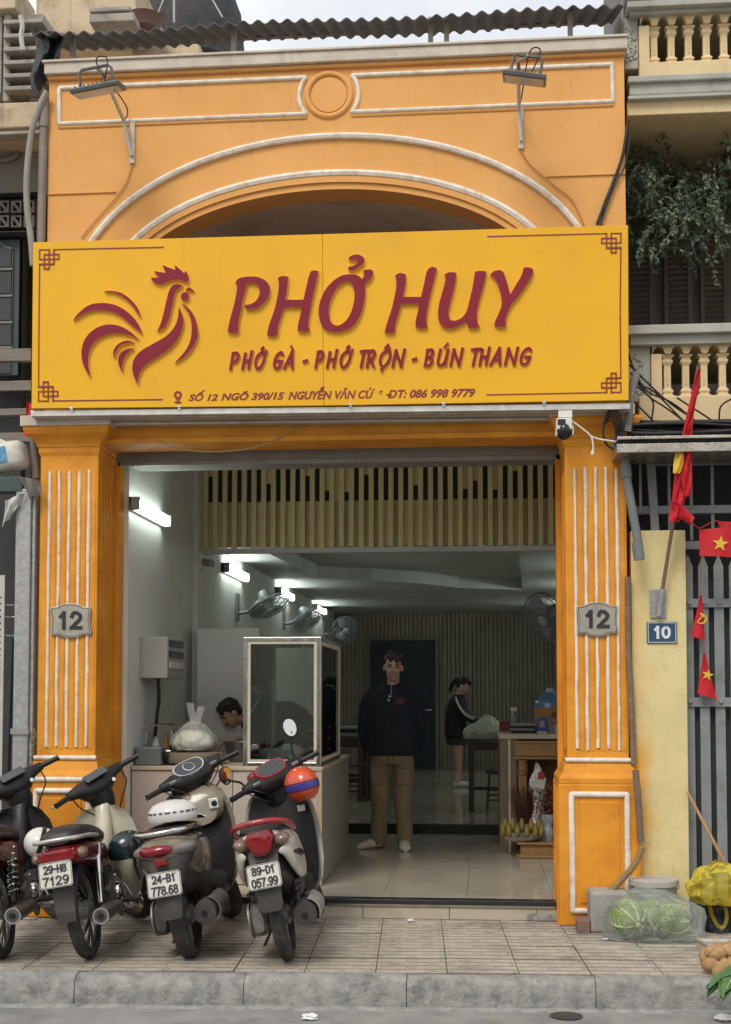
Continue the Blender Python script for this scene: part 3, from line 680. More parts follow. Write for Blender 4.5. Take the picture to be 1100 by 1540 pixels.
# second line: the same hand, written with pen strokes
def pen(strokes, ox, oy, w, h, slant, par, d=.014, nm='letter'):
    b = B()
    for i, st in enumerate(strokes):
        pts = cr([q[:2] for q in st], 4) if len(st) > 2 else [q[:2] for q in st]
        ribbon_b(b, [(ox + x * w + slant * y * h, oy - y * h) for x, y in pts], st[0][2] if len(st[0]) > 2 else 2.15, YS - d - .0007 * i, YS + .001, SP)
    return fin(b, nm, [MAROON, RIM], par)
NS = {
 'P': [[(.1, 0), (.1, 1)], [(.05, .97), (.6, 1), (.85, .78), (.65, .5), (.3, .42)]], 'H': [[(.1, 0), (.12, .95)], [(.8, .05), (.85, 1.08)], [(.12, .5), (.82, .5)]],
 'O': [[(.5, 1), (.1, .75), (.02, .35), (.3, 0), (.7, .1), (.98, .55), (.85, .95), (.5, 1)]], 'G': [[(.95, .85), (.7, 1), (.3, .85), (.05, .45), (.2, .05), (.6, 0), (.85, .15), (.85, .45)], [(.5, .45), (1.0, .45)]],
 'A': [[(.0, 0), (.62, 1.05)], [(.62, 1.05), (.95, 0)], [(.3, .33), (.85, .33)]], 'T': [[(.0, .95), (.5, 1), (1, 1)], [(.42, 0), (.5, .97)]], 'R': [[(.1, 0), (.1, 1)], [(.05, .97), (.6, 1), (.82, .78), (.6, .52), (.2, .48)], [(.4, .5), (.95, 0)]],
 'N': [[(.05, 0), (.1, 1)], [(.1, 1), (.85, 0)], [(.85, 0), (.92, 1.05)]], 'B': [[(.1, 0), (.1, 1)], [(.05, .97), (.6, 1), (.8, .8), (.55, .55), (.15, .53)], [(.3, .53), (.8, .42), (.8, .15), (.5, 0), (.05, .02)]],
 'U': [[(.1, 1), (.05, .5), (.1, .1), (.4, 0), (.75, .25), (.88, 1)], [(.88, 1), (.85, .05)]], '-': [[(.1, .38, 2.4), (.9, .45)]]}
ACC = {'horn': [[(.9, .85, 1.5), (1.12, .95), (1.1, 1.1)]], 'hook': [[(.4, 1.2, 1.2), (.65, 1.35), (.75, 1.2), (.5, 1.1)]], 'grave': [[(.35, 1.38, 1.5), (.65, 1.18)]], 'acute': [[(.45, 1.15, 1.5), (.75, 1.38)]],
       'circ': [[(.3, 1.15, 1.4), (.55, 1.38)], [(.55, 1.38, 1.4), (.8, 1.15)]], 'dot': [[(.3, -.2, 2.0), (.42, -.2)]]}
line2 = [('P', 346, 362), ('H', 364, 381), ('O', 383, 400, 'horn', 'hook'), ('G', 411, 427), ('A', 428, 445, 'grave'), ('-', 455, 465), ('P', 474, 489), ('H', 491, 509), ('O', 511, 529, 'horn', 'hook'), ('T', 541, 553), ('R', 551, 567), ('O', 570, 589, 'circ', 'dot'),
         ('N', 590, 610), ('-', 619, 629), ('B', 638, 655), ('U', 657, 676, 'acute'), ('N', 677, 697), ('T', 708, 722), ('H', 720, 738), ('A', 738, 757), ('N', 759, 780), ('G', 781, 800)]
for ch, xa, xb, *ac in line2:
    yb = 555.5 - (xa - 346) * .0165; w = (xb - xa - 4.5) * (1.35 if ch == 'T' else 1); xa -= 2 if ch == 'T' else 0
    l = pen(NS[ch], xa + .5, yb, w, 24, .17, sign)
    for n_a, a in enumerate(ac): pen(ACC[a], xa + .5, yb, w, 24, .17, l, d=.0165 + .0018 * n_a, nm='accent')
# printed address line with a map pin
def sign_text(t, x0, x1, yb, h, par, bold=.012):
    b = text_b(t, .1, bold * .12, .28, .003); fit(b, SP(x0, yb)[0], SP(x1, yb)[0], 0, 1, 0)
    za, zb_ = SP(x0, yb)[1], SP(x1, yb - (x1 - x0) * .015)[1]; hh = (SP(x0, yb - h)[1] - za)
    xa, xb = SP(x0, yb)[0], SP(x1, yb)[0]
    for v in b.v: v.z = za + (zb_ - za) * (v.x - xa) / (xb - xa) + v.z * hh; v.y = v.y + YS - .002
    return fin(b, 'address_lettering', MARPR, par)
for t, x0, x1, yb, h in (('SỐ 12', 284, 328, 603.5, 16), ('NGÕ 390/15', 333, 428, 602.8, 14), ('NGUYỄN VĂN CỪ', 434, 564, 601.4, 19), ('*', 570, 576, 594, 7), ('DT: 086 998 9779', 583.5, 715, 599.6, 13.5)):
    sign_text(t, x0, x1, yb, h, sign, .03)
fin(B().strip(SP(581.5, 593.6), SP(589.5, 593.4), .0085, YS - .0058, YS + .001), 'address_lettering', MARPR, sign)
pin = B(); pin.plate([[SP(268 + 6 * math.cos(a), 594 + 6 * math.sin(a)) for a in (2 * math.pi * i / 20 for i in range(20))], [SP(268 + 2.6 * math.cos(a), 594 + 2.6 * math.sin(a)) for a in (2 * math.pi * i / 14 for i in range(14))]], YS - .003, YS + .001)
pin.plate([[SP(262.8, 597), SP(273.2, 597), SP(268, 605)]], YS - .0036, YS + .001); pin.plate([[SP(268 + 5.5 * math.cos(a), 605 + 1.8 * math.sin(a)) for a in (2 * math.pi * i / 14 for i in range(14))]], YS - .0042, YS + .001)
fin(pin, 'map_pin_mark', MARPR, sign)
# knot corners and border lines
u = 7.2
def corner(cx_, cy_, sx, sy, hx, vy):
    b = B(); k = [0]
    def ln(x0, y0, x1, y1):
        k[0] += 1; e = .55 * u / 7.2
        p, q = SP(cx_ + sx * x0 * u, cy_ + sy * y0 * u - sx * x0 * u * .02), SP(cx_ + sx * x1 * u, cy_ + sy * y1 * u - sx * x1 * u * .02)
        a, c = Vector(p), Vector(q); t = (c - a).normalized() * .0045
        b.strip(a - t, c + t, .0095, YS - .0025 - .0004 * k[0], YS + .001)
    ln(2, 0, 0, 0); ln(0, 0, 0, 2); ln(0, 2, 4, 2); ln(4, 2, 4, 1); ln(4, 1, 1, 1); ln(1, 1, 1, 4); ln(1, 4, 2, 4); ln(2, 4, 2, 0)
    ln(3, 0, 3, 3); ln(3, 3, 0, 3)
    fin(b, 'corner_knot', MARPR, sign)
    p, q = SP(cx_ + sx * 3 * u, cy_ - sx * 3 * u * .02), SP(*hx); fin(B().strip(p, q, .0095, YS - .0023, YS + .001), 'border_line', MARPR, sign)
    fin(B().strip(SP(cx_, cy_ + sy * 3 * u), SP(*vy), .0095, YS - .0021, YS + .001), 'border_line', MARPR, sign)
corner(60, 376, 1, 1, (247, 372), (59, 490)); corner(58.5, 603.5, 1, -1, (245, 601), (59, 489)); corner(934, 351, -1, 1, (733, 356), (933, 470)); corner(934, 590, -1, -1, (732, 594), (933, 471))
# aluminium rail under the sign, with clips
rl, rr = PY(47, 622, -.30), PY(948, 611, -.30)
rail = thing('sign_rail', 'dull aluminium rail with small clips along the bottom of the yellow sign', 'rail', (-1.06, -.2, rl.z - .02))
def railbar(n, dz0, dz1, y0, y1): return fin(B().plate([[(rl.x, rl.z + dz0), (rr.x, rr.z + dz0), (rr.x, rr.z + dz1), (rl.x, rl.z + dz1)]], y0, y1), n, ALU, rail, bevel=.003)
railbar('channel', -.022, .020, -.31, -.27); railbar('channel_lip', -.028, -.012, -.268, -.13); railbar('back_sheet', -.05, -.03, -.13, -.03)
for px in (112, 278, 537, 675, 822):
    t = (px - 47) / 900; p = rl.lerp(rr, t); fin(B().box((p.x - .009, -.322, p.z + .012), (p.x + .009, -.311, p.z + .05)).obox((p.x, -.33, p.z + .03), (.026, .012, .012)), 'clip', STEEL, rail)
for px in (180, 490, 720, 900): t = (px - 47) / 900; p = rl.lerp(rr, t); fin(B().box((p.x - .015, -.27, p.z - .01), (p.x + .015, -.002, p.z + .015)), 'bracket_arm', ALU, rail)

# ================================================================== house number plates
PLATE = mat('brushed_plate', (.46, .43, .36), (.40, .37, .31), .35, .55, sc=9, bump=.05, dirt=(.25, .22, .17), dsc=9, damt=.4)
def num_plate(px, py, label):
    Y = -.125; sc = 3.85 * 1.0
    o0 = [(-122, -72), (-80, -78), (-55, -92), (-3, -99), (47, -92), (72, -78), (114, -74), (110, -35), (108, 0), (112, 35), (118, 78), (72, 82), (42, 96), (0, 101), (-45, 96), (-75, 84), (-118, 82), (-114, 35), (-112, 0), (-116, -35)]
    t = thing('house_number_plate', label, 'number plate', PY(px, py + 26, Y), group='brushed metal plates with the number 12')
    P = lambda k: [(PY(px + x * k / sc, py + y * k / sc, Y).x, PY(px + x * k / sc, py + y * k / sc, Y).z) for x, y in cr(o0, 2, True)]
    fin(B().plate([P(1.0)], Y, Y + .024), 'plate', PLATE, t, bevel=.003)
    fin(B().plate([P(.93), P(.905)], Y - .002, Y + .001), 'border', BLACKT, t)
    a, c = PY(px - 20, py + 14, Y), PY(px + 18, py - 14, Y); b = strokes_b('12', a.x, c.x, a.z, c.z, Y - .004, .0125, .42, .006)
    fin(b, 'number', BLACKT, t)
num_plate(107, 933, 'metal number plate reading 12 on the pillar beside the motorbikes')
num_plate(899.5, 931, 'metal number plate reading 12 on the pillar beside the yellow gate wall')

# ================================================================== floodlights on arms
LAMPB = mat('floodlight_housing', (.13, .135, .135), None, .45, .6, sc=8, bump=.05, dirt=(.3, .28, .25), dsc=9)
ARMW = mat('weathered_white_arm', (.6, .56, .48), None, .7, sc=8, dirt=(.35, .26, .16), dsc=12, damt=.6)
def flood(label, basep, midp, tip, L0, L1, yo, tilt):
    a, m_, t = PY(*basep, -.012), PY(*midp, -.06), PY(*tip, yo)
    o = thing('floodlight', label, 'floodlight', (a.x, 0, a.z), group='floodlights on arms on the upper wall')
    top = PY(basep[0], basep[1] - 62, -.012)
    fin(B().box((a.x - .018, -.022, a.z), (a.x + .018, -.001, top.z)), 'wall_plate', ARMW, o, bevel=.002)
    fin(B().tube([Vector((a.x, -.03, a.z + .05)), Vector((m_.x, -.05, m_.z - .03)), m_, m_.lerp(t, .5), t], .014, 8), 'arm', ARMW, o, smooth=50)
    l, r = PY(*L0, yo - .02), PY(*L1, yo - .02); c = (l + r) / 2; w = (r - l).length; az = math.atan2(r.z - l.z, r.x - l.x)
    m = Matrix.Translation(c) @ Matrix.Rotation(-az, 4, 'Y') @ Matrix.Rotation(tilt, 4, 'X')
    b = B().box((-w / 2, -.13, -.02), (w / 2, .13, .012)).xf(m); hs = fin(b, 'housing', LAMPB, o, bevel=.006)
    b = B()
    for i in range(9): b.box((-w / 2 + .03 + i * (w - .06) / 9, -.10, .012), (-w / 2 + .036 + i * (w - .06) / 9, .10, .028))
    fin(b.xf(m), 'cooling_fin', LAMPB, hs)
    fin(B().box((-w / 2 + .015, -.115, -.024), (w / 2 - .015, .115, -.0195)).xf(m), 'glass', mat('lamp_glass', (.35, .37, .38), None, .15), hs)
    u_ = [m @ Vector(v) for v in ((-w * .34, .0, .0), (-w * .34, .02, .12), (-w * .28, .03, .145), (w * .28, .03, .145), (w * .34, .02, .12), (w * .34, 0, 0))]
    fin(B().tube(u_, .011, 6), 'yoke', LAMPB, o, smooth=40)
    fin(B().cyl(t, m @ Vector((0, .03, .15)), .012), 'clamp', ARMW, o)
    cb = cr([tuple(m @ Vector((w * .1, .05, .02))), tuple(m @ Vector((w * .25, .1, .2))), tuple(m @ Vector((0, .12, .19))), tuple(m_ + Vector((.02, -.02, .1))), tuple(m_)], 5)
    fin(B().tube(cb, .005, 5), 'power_cable', BLKP, o)
    return o
flood('floodlight on bent arm at the arch end above the rooster', (199, 246), (187, 182), (154, 108), (112, 141), (184, 127), -.55, R(17))
flood('floodlight on straight arm at the arch end beside the vine balcony', (784, 224), (781, 165), (780, 92), (757, 113), (822, 121), -.5, R(14))
WIRE = mat('orange_wire', (.55, .25, .07), None, .6, bump=0)
for lb, pts in (('thin orange wire sagging from the floodlight down to the sign above the rooster', [(199, 248), (190, 275), (172, 300), (145, 330), (122, 358)]), ('thin orange wire running from the straight-armed floodlight down the arch', [(783, 226), (800, 250), (835, 280), (862, 303), (880, 342)])):
    fin(B().tube(cr([tuple(PY(x, y, -.012)) for x, y in pts], 5), .0045, 5), 'hanging_wire', WIRE, label=lb, cat='wire')
b = B()
for pts, r in (([(944, 190), (935, 240), (912, 300), (898, 338)], .011), ([(946, 180), (938, 232), (918, 290), (903, 338)], .008), ([(949, 200), (940, 250), (926, 275), (905, 330)], .006)):
    b.tube(cr([tuple(PY(x, y, -.03)) for x, y in pts], 5), r, 6)
fin(b, 'cable_bundle', BLKP, smooth=60, label='dark bundle of cables hanging beside the wall corner by the vines', cat='cables')

# ================================================================== security camera under the sign
t = thing('security_camera', 'white security camera with black dome hanging under the sign rail', 'camera', PY(848, 660, -.36))
def bxp(x0, y0, x1, y1, Y0, Y1): a, c = PY(x0, y1, Y0), PY(x1, y0, Y0); return (a.x, Y0, a.z), (c.x, Y1, c.z)
fin(B().box(*bxp(840, 617, 861, 628, -.345, -.325)), 'mount', WHITEP, t, bevel=.003)
fin(B().box(*bxp(837, 628, 861, 646, -.42, -.33)), 'housing', WHITEP, t, bevel=.008)
fin(B().box(*bxp(839, 630, 851, 639, -.424, -.415)), 'lens_window', BLKP, t, bevel=.002)
fin(B().box(*bxp(836, 644, 838, 655, -.40, -.35)).box(*bxp(861, 640, 863, 653, -.40, -.35)), 'side_arm', WHITEP, t)
c = PY(849, 648, -.38); fin(B().ball((c.x, c.y, c.z), (.054, .054, .062), 18, 12), 'dome', mat('black_dome', (.02, .02, .022), None, .12), t, smooth=60)
WW = mat('white_cable', (.75, .72, .64), None, .5, bump=0)
b = B().tube(cr([tuple(PY(x, y, -.31)) for x, y in ((850, 626), (870, 640), (888, 655), (892, 668), (892, 680))], 5), .0055, 6)
b.tube(cr([tuple(PY(x, y, -.309)) for x, y in ((888, 656), (900, 660), (918, 663), (930, 665))], 5), .0055, 6).cyl(PY(892, 678, -.31), PY(891, 684, -.31), .011)
fin(b, 'camera_cable', WW, label='white cable with loose plug trailing from the security camera', cat='cable')
b = B()
for i in range(6):
    r0 = .07 + .008 * i; c = PY(917 + i, 652 - i, -.25)
    b.tube([(c.x + r0 * .62 * math.cos(a), c.y - .008 * i, c.z + r0 * 1.25 * math.sin(a)) for a in (2 * math.pi * k / 22 for k in range(22))], .0055, 5, closed=True)
fin(b, 'cable_coil', BLKP, label='coil of black cable hanging at the pillar capital by the steel canopy', cat='cables')
fin(B().tube(cr([tuple(PY(x, y, -.06)) for x, y in ((233, 660), (260, 672), (300, 679), (360, 677), (410, 664), (440, 645), (470, 635))], 5), .005, 5), 'slack_wire', mat('tan_wire', (.45, .32, .16), None, .7, bump=0), label='thin tan wire sagging across the lintel under the sign', cat='wire')
# ================================================================== interior things
TUBE = mat('lit_tube', (.87, 1.0, .94), (.87, 1.0, .94), .4, bump=0, emit=12.0)
def tube_light(y0, y1, z, x, sgn, label):
    o = thing('tube_light', label, 'tube light', (x, (y0 + y1) / 2, z), group='lit tube lights along the dining room walls')
    fin(B().box((min(x, x + sgn * .03), y0, z - .02), (max(x, x + sgn * .03), y1, z + .075)), 'batten', WHITEP, o, bevel=.004)
    fin(B().loft([[Vector((x + sgn * (.03 + .05 * (1 + math.cos(a)) / 2), y, z + .028 + .045 * math.sin(a))) for a in (2 * math.pi * j / 14 for j in range(14))] for y in (y0 + .03, y1 - .03)]), 'diffuser', TUBE, o, smooth=50)
    for y in (y0, y1 - .03): fin(B().box((min(x, x + sgn * .088), y, z - .022), (max(x, x + sgn * .088), y + .03, z + .078)), 'end_cap', GREYP, o, bevel=.006)
tube_light(.42, 1.45, 2.96, LX, 1, 'lit tube light on the bare wall nearest the street')
tube_light(3.9, 5.1, 2.82, LX, 1, 'second lit tube light along the wall, behind the slat screen')
tube_light(7.35, 8.6, 2.86, LX, 1, 'third lit tube light along the wall, above the middle fan')
tube_light(11.0, 12.3, 2.90, LX, 1, 'last lit tube light along the wall, nearest the back wall')
for y, l in ((5.0, 'first'), (7.6, 'second'), (11.0, 'third')): tube_light(y, y + 1.2, 2.86, 1.5, -1, 'lit tube light on the wall over the counter, %s from the street' % l)
FANG = mat('fan_grey', (.24, .26, .27), None, .45, .3, bump=0); FANB = mat('fan_blade', (.34, .38, .40), None, .35, bump=0)
def fan(px, py, x, sgn, r, face, label, wallx):
    c = PX(px, py, x); o = thing('wall_fan', label, 'fan', (c.x, c.y, c.z), group='grey wall fans')
    fin(B().box((min(wallx, wallx + sgn * .03), c.y - .06, c.z - .16), (max(wallx, wallx + sgn * .03), c.y + .06, c.z + .14)), 'wall_bracket', FANG, o, bevel=.01)
    fin(B().tube(cr([(wallx + sgn * .02, c.y, c.z - .08), (wallx + sgn * .13, c.y, c.z - .06), (wallx + sgn * .22, c.y, c.z + .02), tuple(c - Vector(face).normalized() * .12)], 5), .02, 8), 'arm', FANG, o, smooth=60)
    q = Vector(face).normalized().to_track_quat('Z', 'Y').to_matrix().to_4x4(); m = Matrix.Translation(c) @ q
    fin(B().lathe([(.0, -.19), (.05, -.18), (.07, -.13), (.065, -.06), (.03, -.05), (0, -.05)], n=18).xf(m), 'motor', FANG, o, smooth=50)
    b = B()
    for rr, zz in ((1, 0), (.97, .035), (.97, -.035), (.75, .06), (.75, -.06), (.5, .07), (.28, .075)): b.tube([(r * rr * math.cos(a), r * rr * math.sin(a), zz) for a in (2 * math.pi * k / 32 for k in range(32))], .0045 if rr < 1 else .008, 4, closed=True)
    for k in range(44):
        a = 2 * math.pi * k / 44; e = Vector((math.cos(a), math.sin(a), 0)); b.tube([e * r * .15 + Vector((0, 0, .075)), e * r * .6 + Vector((0, 0, .068)), e * r, e * r * .75 - Vector((0, 0, .06)), e * r * .2 - Vector((0, 0, .06))], .0022, 3)
    cg = fin(b.xf(m), 'cage', FANG, o); fin(B().lathe([(0, .07), (.045, .07), (.05, .08), (.04, .088), (0, .09)], n=18).xf(m), 'badge', FANB, cg)
    for k in range(3):
        b = B(); a0 = 2 * math.pi * k / 3; rings = []
        for t in (.18, .4, .65, .88):
            wd = .55 * math.sin(math.pi * (t * .75 + .15)) * .9
            rings.append([Vector((r * t * math.cos(a0 + s * wd), r * t * math.sin(a0 + s * wd), s * .03 + dz)) for s, dz in ((-1, 0), (0, .006), (1, 0), (0, -.002))])
        fin(b.loft(rings).xf(m), 'blade', FANB, o, smooth=60)
fan(405, 911, -2.28, 1, .23, (.42, -.22, -.85), 'grey wall fan nearest the street, tilted down, above the glass case', LX)
fan(466, 929, -2.28, 1, .23, (.62, -.3, -.70), 'grey wall fan in the middle of the row along the wall', LX)
fan(519, 947, -2.28, 1, .23, (.35, -.9, -.35), 'grey wall fan farthest back, facing the street', LX)
fan(823, 928, .62, -1, .25, (-.62, -.62, -.5), 'grey wall fan beside the fluted pillar over the wooden counter', .95)
# small camera on the wall under the screen
c = PX(310, 845, LX + .1); o = thing('dome_camera', 'small pale camera on the inner wall under the slat screen', 'camera', c)
fin(B().obox((LX + .035, c.y, c.z), (.07, .12, .14)), 'wall_box', WHITEP, o, bevel=.01); fin(B().cyl((LX + .07, c.y, c.z), c + Vector((.07, -.06, -.02)), .034), 'lens_barrel', GREYP, o, smooth=40)
# grey electrical cabinet on the wall
o = thing('electric_cabinet', 'grey electrical cabinet on the inner wall above the steel pots', 'cabinet', (LX + .1, .95, PX(190, 1020, LX).z))
z0, z1 = PY(200, 1020, .8).z, PY(200, 958, .8).z
fin(B().box((LX, .8, z0), (LX + .22, 1.35, z1)), 'box', mat('cabinet_grey', (.40, .39, .35), None, .5, sc=3), o, bevel=.006)
for k in range(3): fin(B().box((LX + .221, .86 , z1 - .07 - .085 * k), (LX + .23, 1.3, z1 - .02 - .085 * k)), 'switch_row', (BLKP, BLKP, WHITEP)[k], o)
fin(B().tube(cr([(LX + .12, .9, z0), (LX + .13, .9, z0 - .15), (LX + .11, .92, z0 - .3), (LX + .09, .95, z0 - .45)], 4), .016, 6), 'cable', BLKP, o)
# white tall fridge
o = thing('fridge', 'tall white fridge behind the cooking counter', 'fridge', (-2.3, 3.2, .135))
a = PY(289, 945, 2.4)
fin(B().box((-2.55, 2.4, .16), (-1.98, 2.61, a.z)), 'door', GREY_IN, o, bevel=.012); fin(B().box((-2.55, 2.615, .14), (-1.98, 2.9, a.z - .005)), 'cabinet', GREY_IN, o, bevel=.01)
fin(B().box((-2.03, 2.36, 1.35), (-2.005, 2.4, 1.43)), 'handle', BLKP, o)
# counter clad in pale panels
PINKP = mat('pinkish_counter_panel', (.50, .43, .38), (.46, .39, .345), .35, sc=2, bump=0, dirt=(.35, .29, .25), dsc=3)
GREYS = mat('grey_counter_side', (.30, .30, .27), (.26, .26, .235), .4, sc=1, bump=0)
zc = PY(430, 1153, .57).z; cxr = -1.19
o = thing('kitchen_counter', 'pale pinkish cooking counter behind the motorbikes', 'counter', (-1.9, 1.5, .135))
fin(B().box((LX + .01, .585, .14), (cxr - .012, 2.55, zc - .03)), 'carcass', GREYS, o)
for x0, x1 in ((LX + .01, -1.86), (-1.855, cxr)): fin(B().box((x0, .57, .14), (x1 - .001, .584, zc - .035)), 'front_panel', PINKP, o, bevel=.002)
fin(B().box((cxr - .011, .586, .14), (cxr, 2.55, zc - .035)), 'side_panel', GREYS, o, bevel=.002)
fin(B().box((LX + .01, .555, zc - .03), (cxr + .012, 2.56, zc)), 'worktop', mat('counter_edge', (.50, .42, .30), None, .4, sc=3), o, bevel=.004)
fin(B().box((cxr - .035, .562, .14), (cxr + .005, .571, zc - .031)), 'corner_strip', mat('tan_strip', (.50, .39, .26), None, .5), o)
# glass food case
x0, x1, y0, y1 = PY(366, 1000, .57).x, cxr - .004, .575, 1.92; z1 = PY(425, 958, .57).z
o = thing('glass_food_case', 'steel-framed glass food case standing on the cooking counter', 'display case', ((x0 + x1) / 2, 1.2, zc)); w = .034
for px_, py_ in ((x0, y0), (x1 - w, y0), (x0, y1 - w), (x1 - w, y1 - w)): fin(B().box((px_, py_, zc + .002), (px_ + w, py_ + w, z1)), 'post', STEEL, o, bevel=.004)
for za, zb_ in ((zc + .002, zc + .032), (z1 - .032, z1)):
    for yy in (y0, y1 - w): fin(B().box((x0 + w, yy + .001, za), (x1 - w, yy + w - .001, zb_ - .001)), 'rail', STEEL, o, bevel=.003)
    for xx_ in (x0, x1 - w): fin(B().box((xx_ + .001, y0 + w, za), (xx_ + w - .001, y1 - w, zb_ - .001)), 'rail', STEEL, o, bevel=.003)
CRM = mat('cream_gasket', (.62, .56, .44), None, .5)
for (a0, a1, yy) in ((x0 + w, x1 - w, y0 + .006),):
    fin(B().plate([[(a0, zc + .032), (a1, zc + .032), (a1, z1 - .032), (a0, z1 - .032)], [(a0 + .02, zc + .052), (a1 - .02, zc + .052), (a1 - .02, z1 - .052), (a0 + .02, z1 - .052)]], yy, yy + .01), 'pane_frame', CRM, o)
fin(B().plate([[(y0 + w, zc + .032), (y1 - w, zc + .032), (y1 - w, z1 - .032), (y0 + w, z1 - .032)], [(y0 + w + .04, zc + .06), (y1 - w - .04, zc + .06), (y1 - w - .04, z1 - .06), (y0 + w + .04, z1 - .06)]], x1 - .012, x1 - .002, 'x'), 'pane_frame', CRM, o)
fin(B().box((x0 + w, y0 + .018, zc + .033), (x1 - w, y0 + .023, z1 - .033)), 'pane', GLASS, o); fin(B().box((x1 - .02, y0 + w, zc + .033), (x1 - .015, y1 - w, z1 - .033)), 'pane', GLASS, o)
fin(B().box((x0 + .012, y0 + w, zc + .033), (x0 + .017, y1 - w, z1 - .033)), 'pane', GLASS, o); fin(B().box((x0 + w, y0 + w, z1 - .012), (x1 - w, y1 - w, z1 - .006)), 'top_pane', GLASS, o)
# things inside and beside the case
BOWL = mat('blue_grey_bowl', (.30, .36, .37), None, .3); FOODW = mat('pale_noodle', (.66, .63, .50), (.55, .52, .40), .7, sc=40, bump=.6, bsc=60)
def bowl(x, y, z, r, h, m, label, name='bowl', cat='bowl', fill=None):
    o = thing(name, label, cat, (x, y, z)); fin(B().lathe([(.0, .004), (r * .6, .0), (r * .75, h * .15), (r, h), (r * 1.02, h), (r * .97, h * .97), (r * .7, h * .2), (0, h * .12)], (x, y, z), n=24, caps=False), 'shell', m, o, smooth=40)
    if fill: fin(B().lathe([(r * .9, h * .75), (r * .7, h * .95), (r * .3, h * 1.1), (0.001, h * 1.12)], (x, y, z), n=16), 'food', fill, o, smooth=70)
bowl(-1.62, .82, zc + .034, .09, .09, BOWL, 'blue grey bowl inside the glass case')
for k in range(3): bowl(-1.33, 1.25 + .0 * k, zc + .034 + .085 * k, .13, .08, STEEL, 'steel tray of a stack inside the glass case, %s' % ('lowest', 'middle', 'topmost')[k], 'steel_tray', 'tray')
c = PY(430, 1145, .95); fin(crumple((-1.48, .95, zc + .034), .12, 9, .5), 'plastic_food_bag', film('white_film', (.75, .78, .74), .55), smooth=40, label='crumpled white plastic bag inside the glass case', cat='bag')
# steel pot, tray, bag of noodles
bowl(-2.25, .86, zc, .27, .10, STEEL, 'wide low steel basin on the counter under the noodle bag', 'steel_basin', 'basin')
o = thing('noodle_bag', 'knotted clear plastic bag full of white noodles on the steel basin', 'bag', (-2.23, .86, zc + .10))
bx, bz = -2.22, zc + .10
rs = [ringz(bz, bx, .86, .13, .11), ringz(bz + .02, bx, .86, .165, .14), ringz(bz + .07, bx + .005, .86, .17, .14), ringz(bz + .12, bx, .86, .14, .115), ringz(bz + .155, bx - .005, .86, .08, .07), ringz(bz + .16, bx - .005, .86, .02, .02)]
for r0 in rs:
    for v in r0: v += Vector((random.uniform(-.006, .006), random.uniform(-.006, .006), random.uniform(-.006, .006)))
fin(B().loft(rs), 'noodles', FOODW, o, smooth=60)
FILM = film('clear_film', (.72, .74, .72), .22)
def film_ring(z, w, d, dx=0): return [v + Vector((random.uniform(-.008, .008), random.uniform(-.008, .008), 0)) for v in ringz(z, bx + dx, .86, w, d, n=22)]
fin(B().loft(crinkle([film_ring(bz + .002, .14, .12), film_ring(bz + .05, .182, .15), film_ring(bz + .12, .16, .13), film_ring(bz + .19, .09, .07, .0), film_ring(bz + .235, .035, .03, .01)], 4, .014, 16, 6, n=66)), 'film', FILM, o, smooth=70)
for s, h in ((-1, .36), (1, .33)):
    b = B(); b.loft([[Vector((bx + .01 + s * q * .5 + e * .028, .86 + f, bz + zz)) for e, f in ((-1, 0), (0, .012), (1, 0), (0, -.012))] for q, zz in ((.02, .21), (.05, .27), (.085, h), (.10, h + .015))]); fin(b, 'handle_loop', FILM, o, smooth=60)
bowl(-1.93, 1.2, zc, .12, .16, MUFF, 'dark steel stock pot beside the noodle bag', 'stock_pot', 'pot')
bowl(-1.98, 1.75, zc, .075, .17, STEEL, 'tall steel cup behind the stock pot', 'steel_cup', 'cup')
o = thing('bottle_rack', 'wire rack with bottles at the wall end of the counter', 'rack', (-2.5, .95, zc))
b = B()
for yy in (.86, 1.1):
    b.tube([(-2.6, yy, zc), (-2.6, yy, zc + .26), (-2.56, yy, zc + .3), (-2.44, yy, zc + .3), (-2.4, yy, zc + .26), (-2.4, yy, zc)], .009, 6)
b.tube([(-2.6, .86, zc + .1), (-2.4, .86, zc + .1)], .007, 5); fin(b, 'frame', STEEL, o)
for k, (xx_, m) in enumerate(((-2.55, WHITEP), (-2.47, mat('sauce_bottle', (.35, .17, .05), None, .3)))): fin(B().lathe([(0, 0), (.032, 0), (.032, .15), (.014, .19), (.014, .24), (0, .24)], (xx_, .98, zc), n=14), 'bottle', m, o, smooth=40)
# dark plastic crate below the rack, seen as a dark box
fin(B().box((-2.62, .62, zc), (-2.42, .80, zc + .14)), 'plastic_tub', mat('grey_green_tub', (.16, .18, .17), None, .4), bevel=.012, label='dark grey green plastic tub at the wall end of the counter', cat='tub')

# ---------------- wooden cash counter with altar
WD = wood('honey_wood', (.40, .235, .10), (.33, .19, .078), .4); WDD = wood('brown_laminate', (.27, .19, .125), (.22, .155, .10), .35); WPALE = mat('pale_top', (.58, .50, .38), None, .35, sc=3)
y0 = 2.76; xa = PY(753, 1250, y0).x; zt = PY(790, 1104, y0).z; xb = .95
o = thing('cash_counter', 'wooden cash counter with a carved altar niche beside the pillar', 'counter', ((xa + xb) / 2, 3.3, .135))
fin(B().box((xa, y0, .135), (xa + .035, 4.1, zt - .045)), 'end_panel', WDD, o); fin(B().box((xa + .036, 3.2, .135), (xb - .01, 3.25, zt - .05)), 'back_panel', WDD, o)
fin(B().box((xa + .075, y0 - .004, .135), (xa + .092, y0 + .04, zt - .047)), 'edge_strip', WHITEP, o); fin(B().box((xa + .036, y0, .135), (xa + .074, y0 + .03, zt - .047)).box((xa + .093, y0, .135), (xa + .15, y0 + .03, zt - .047)), 'stile', WDD, o)
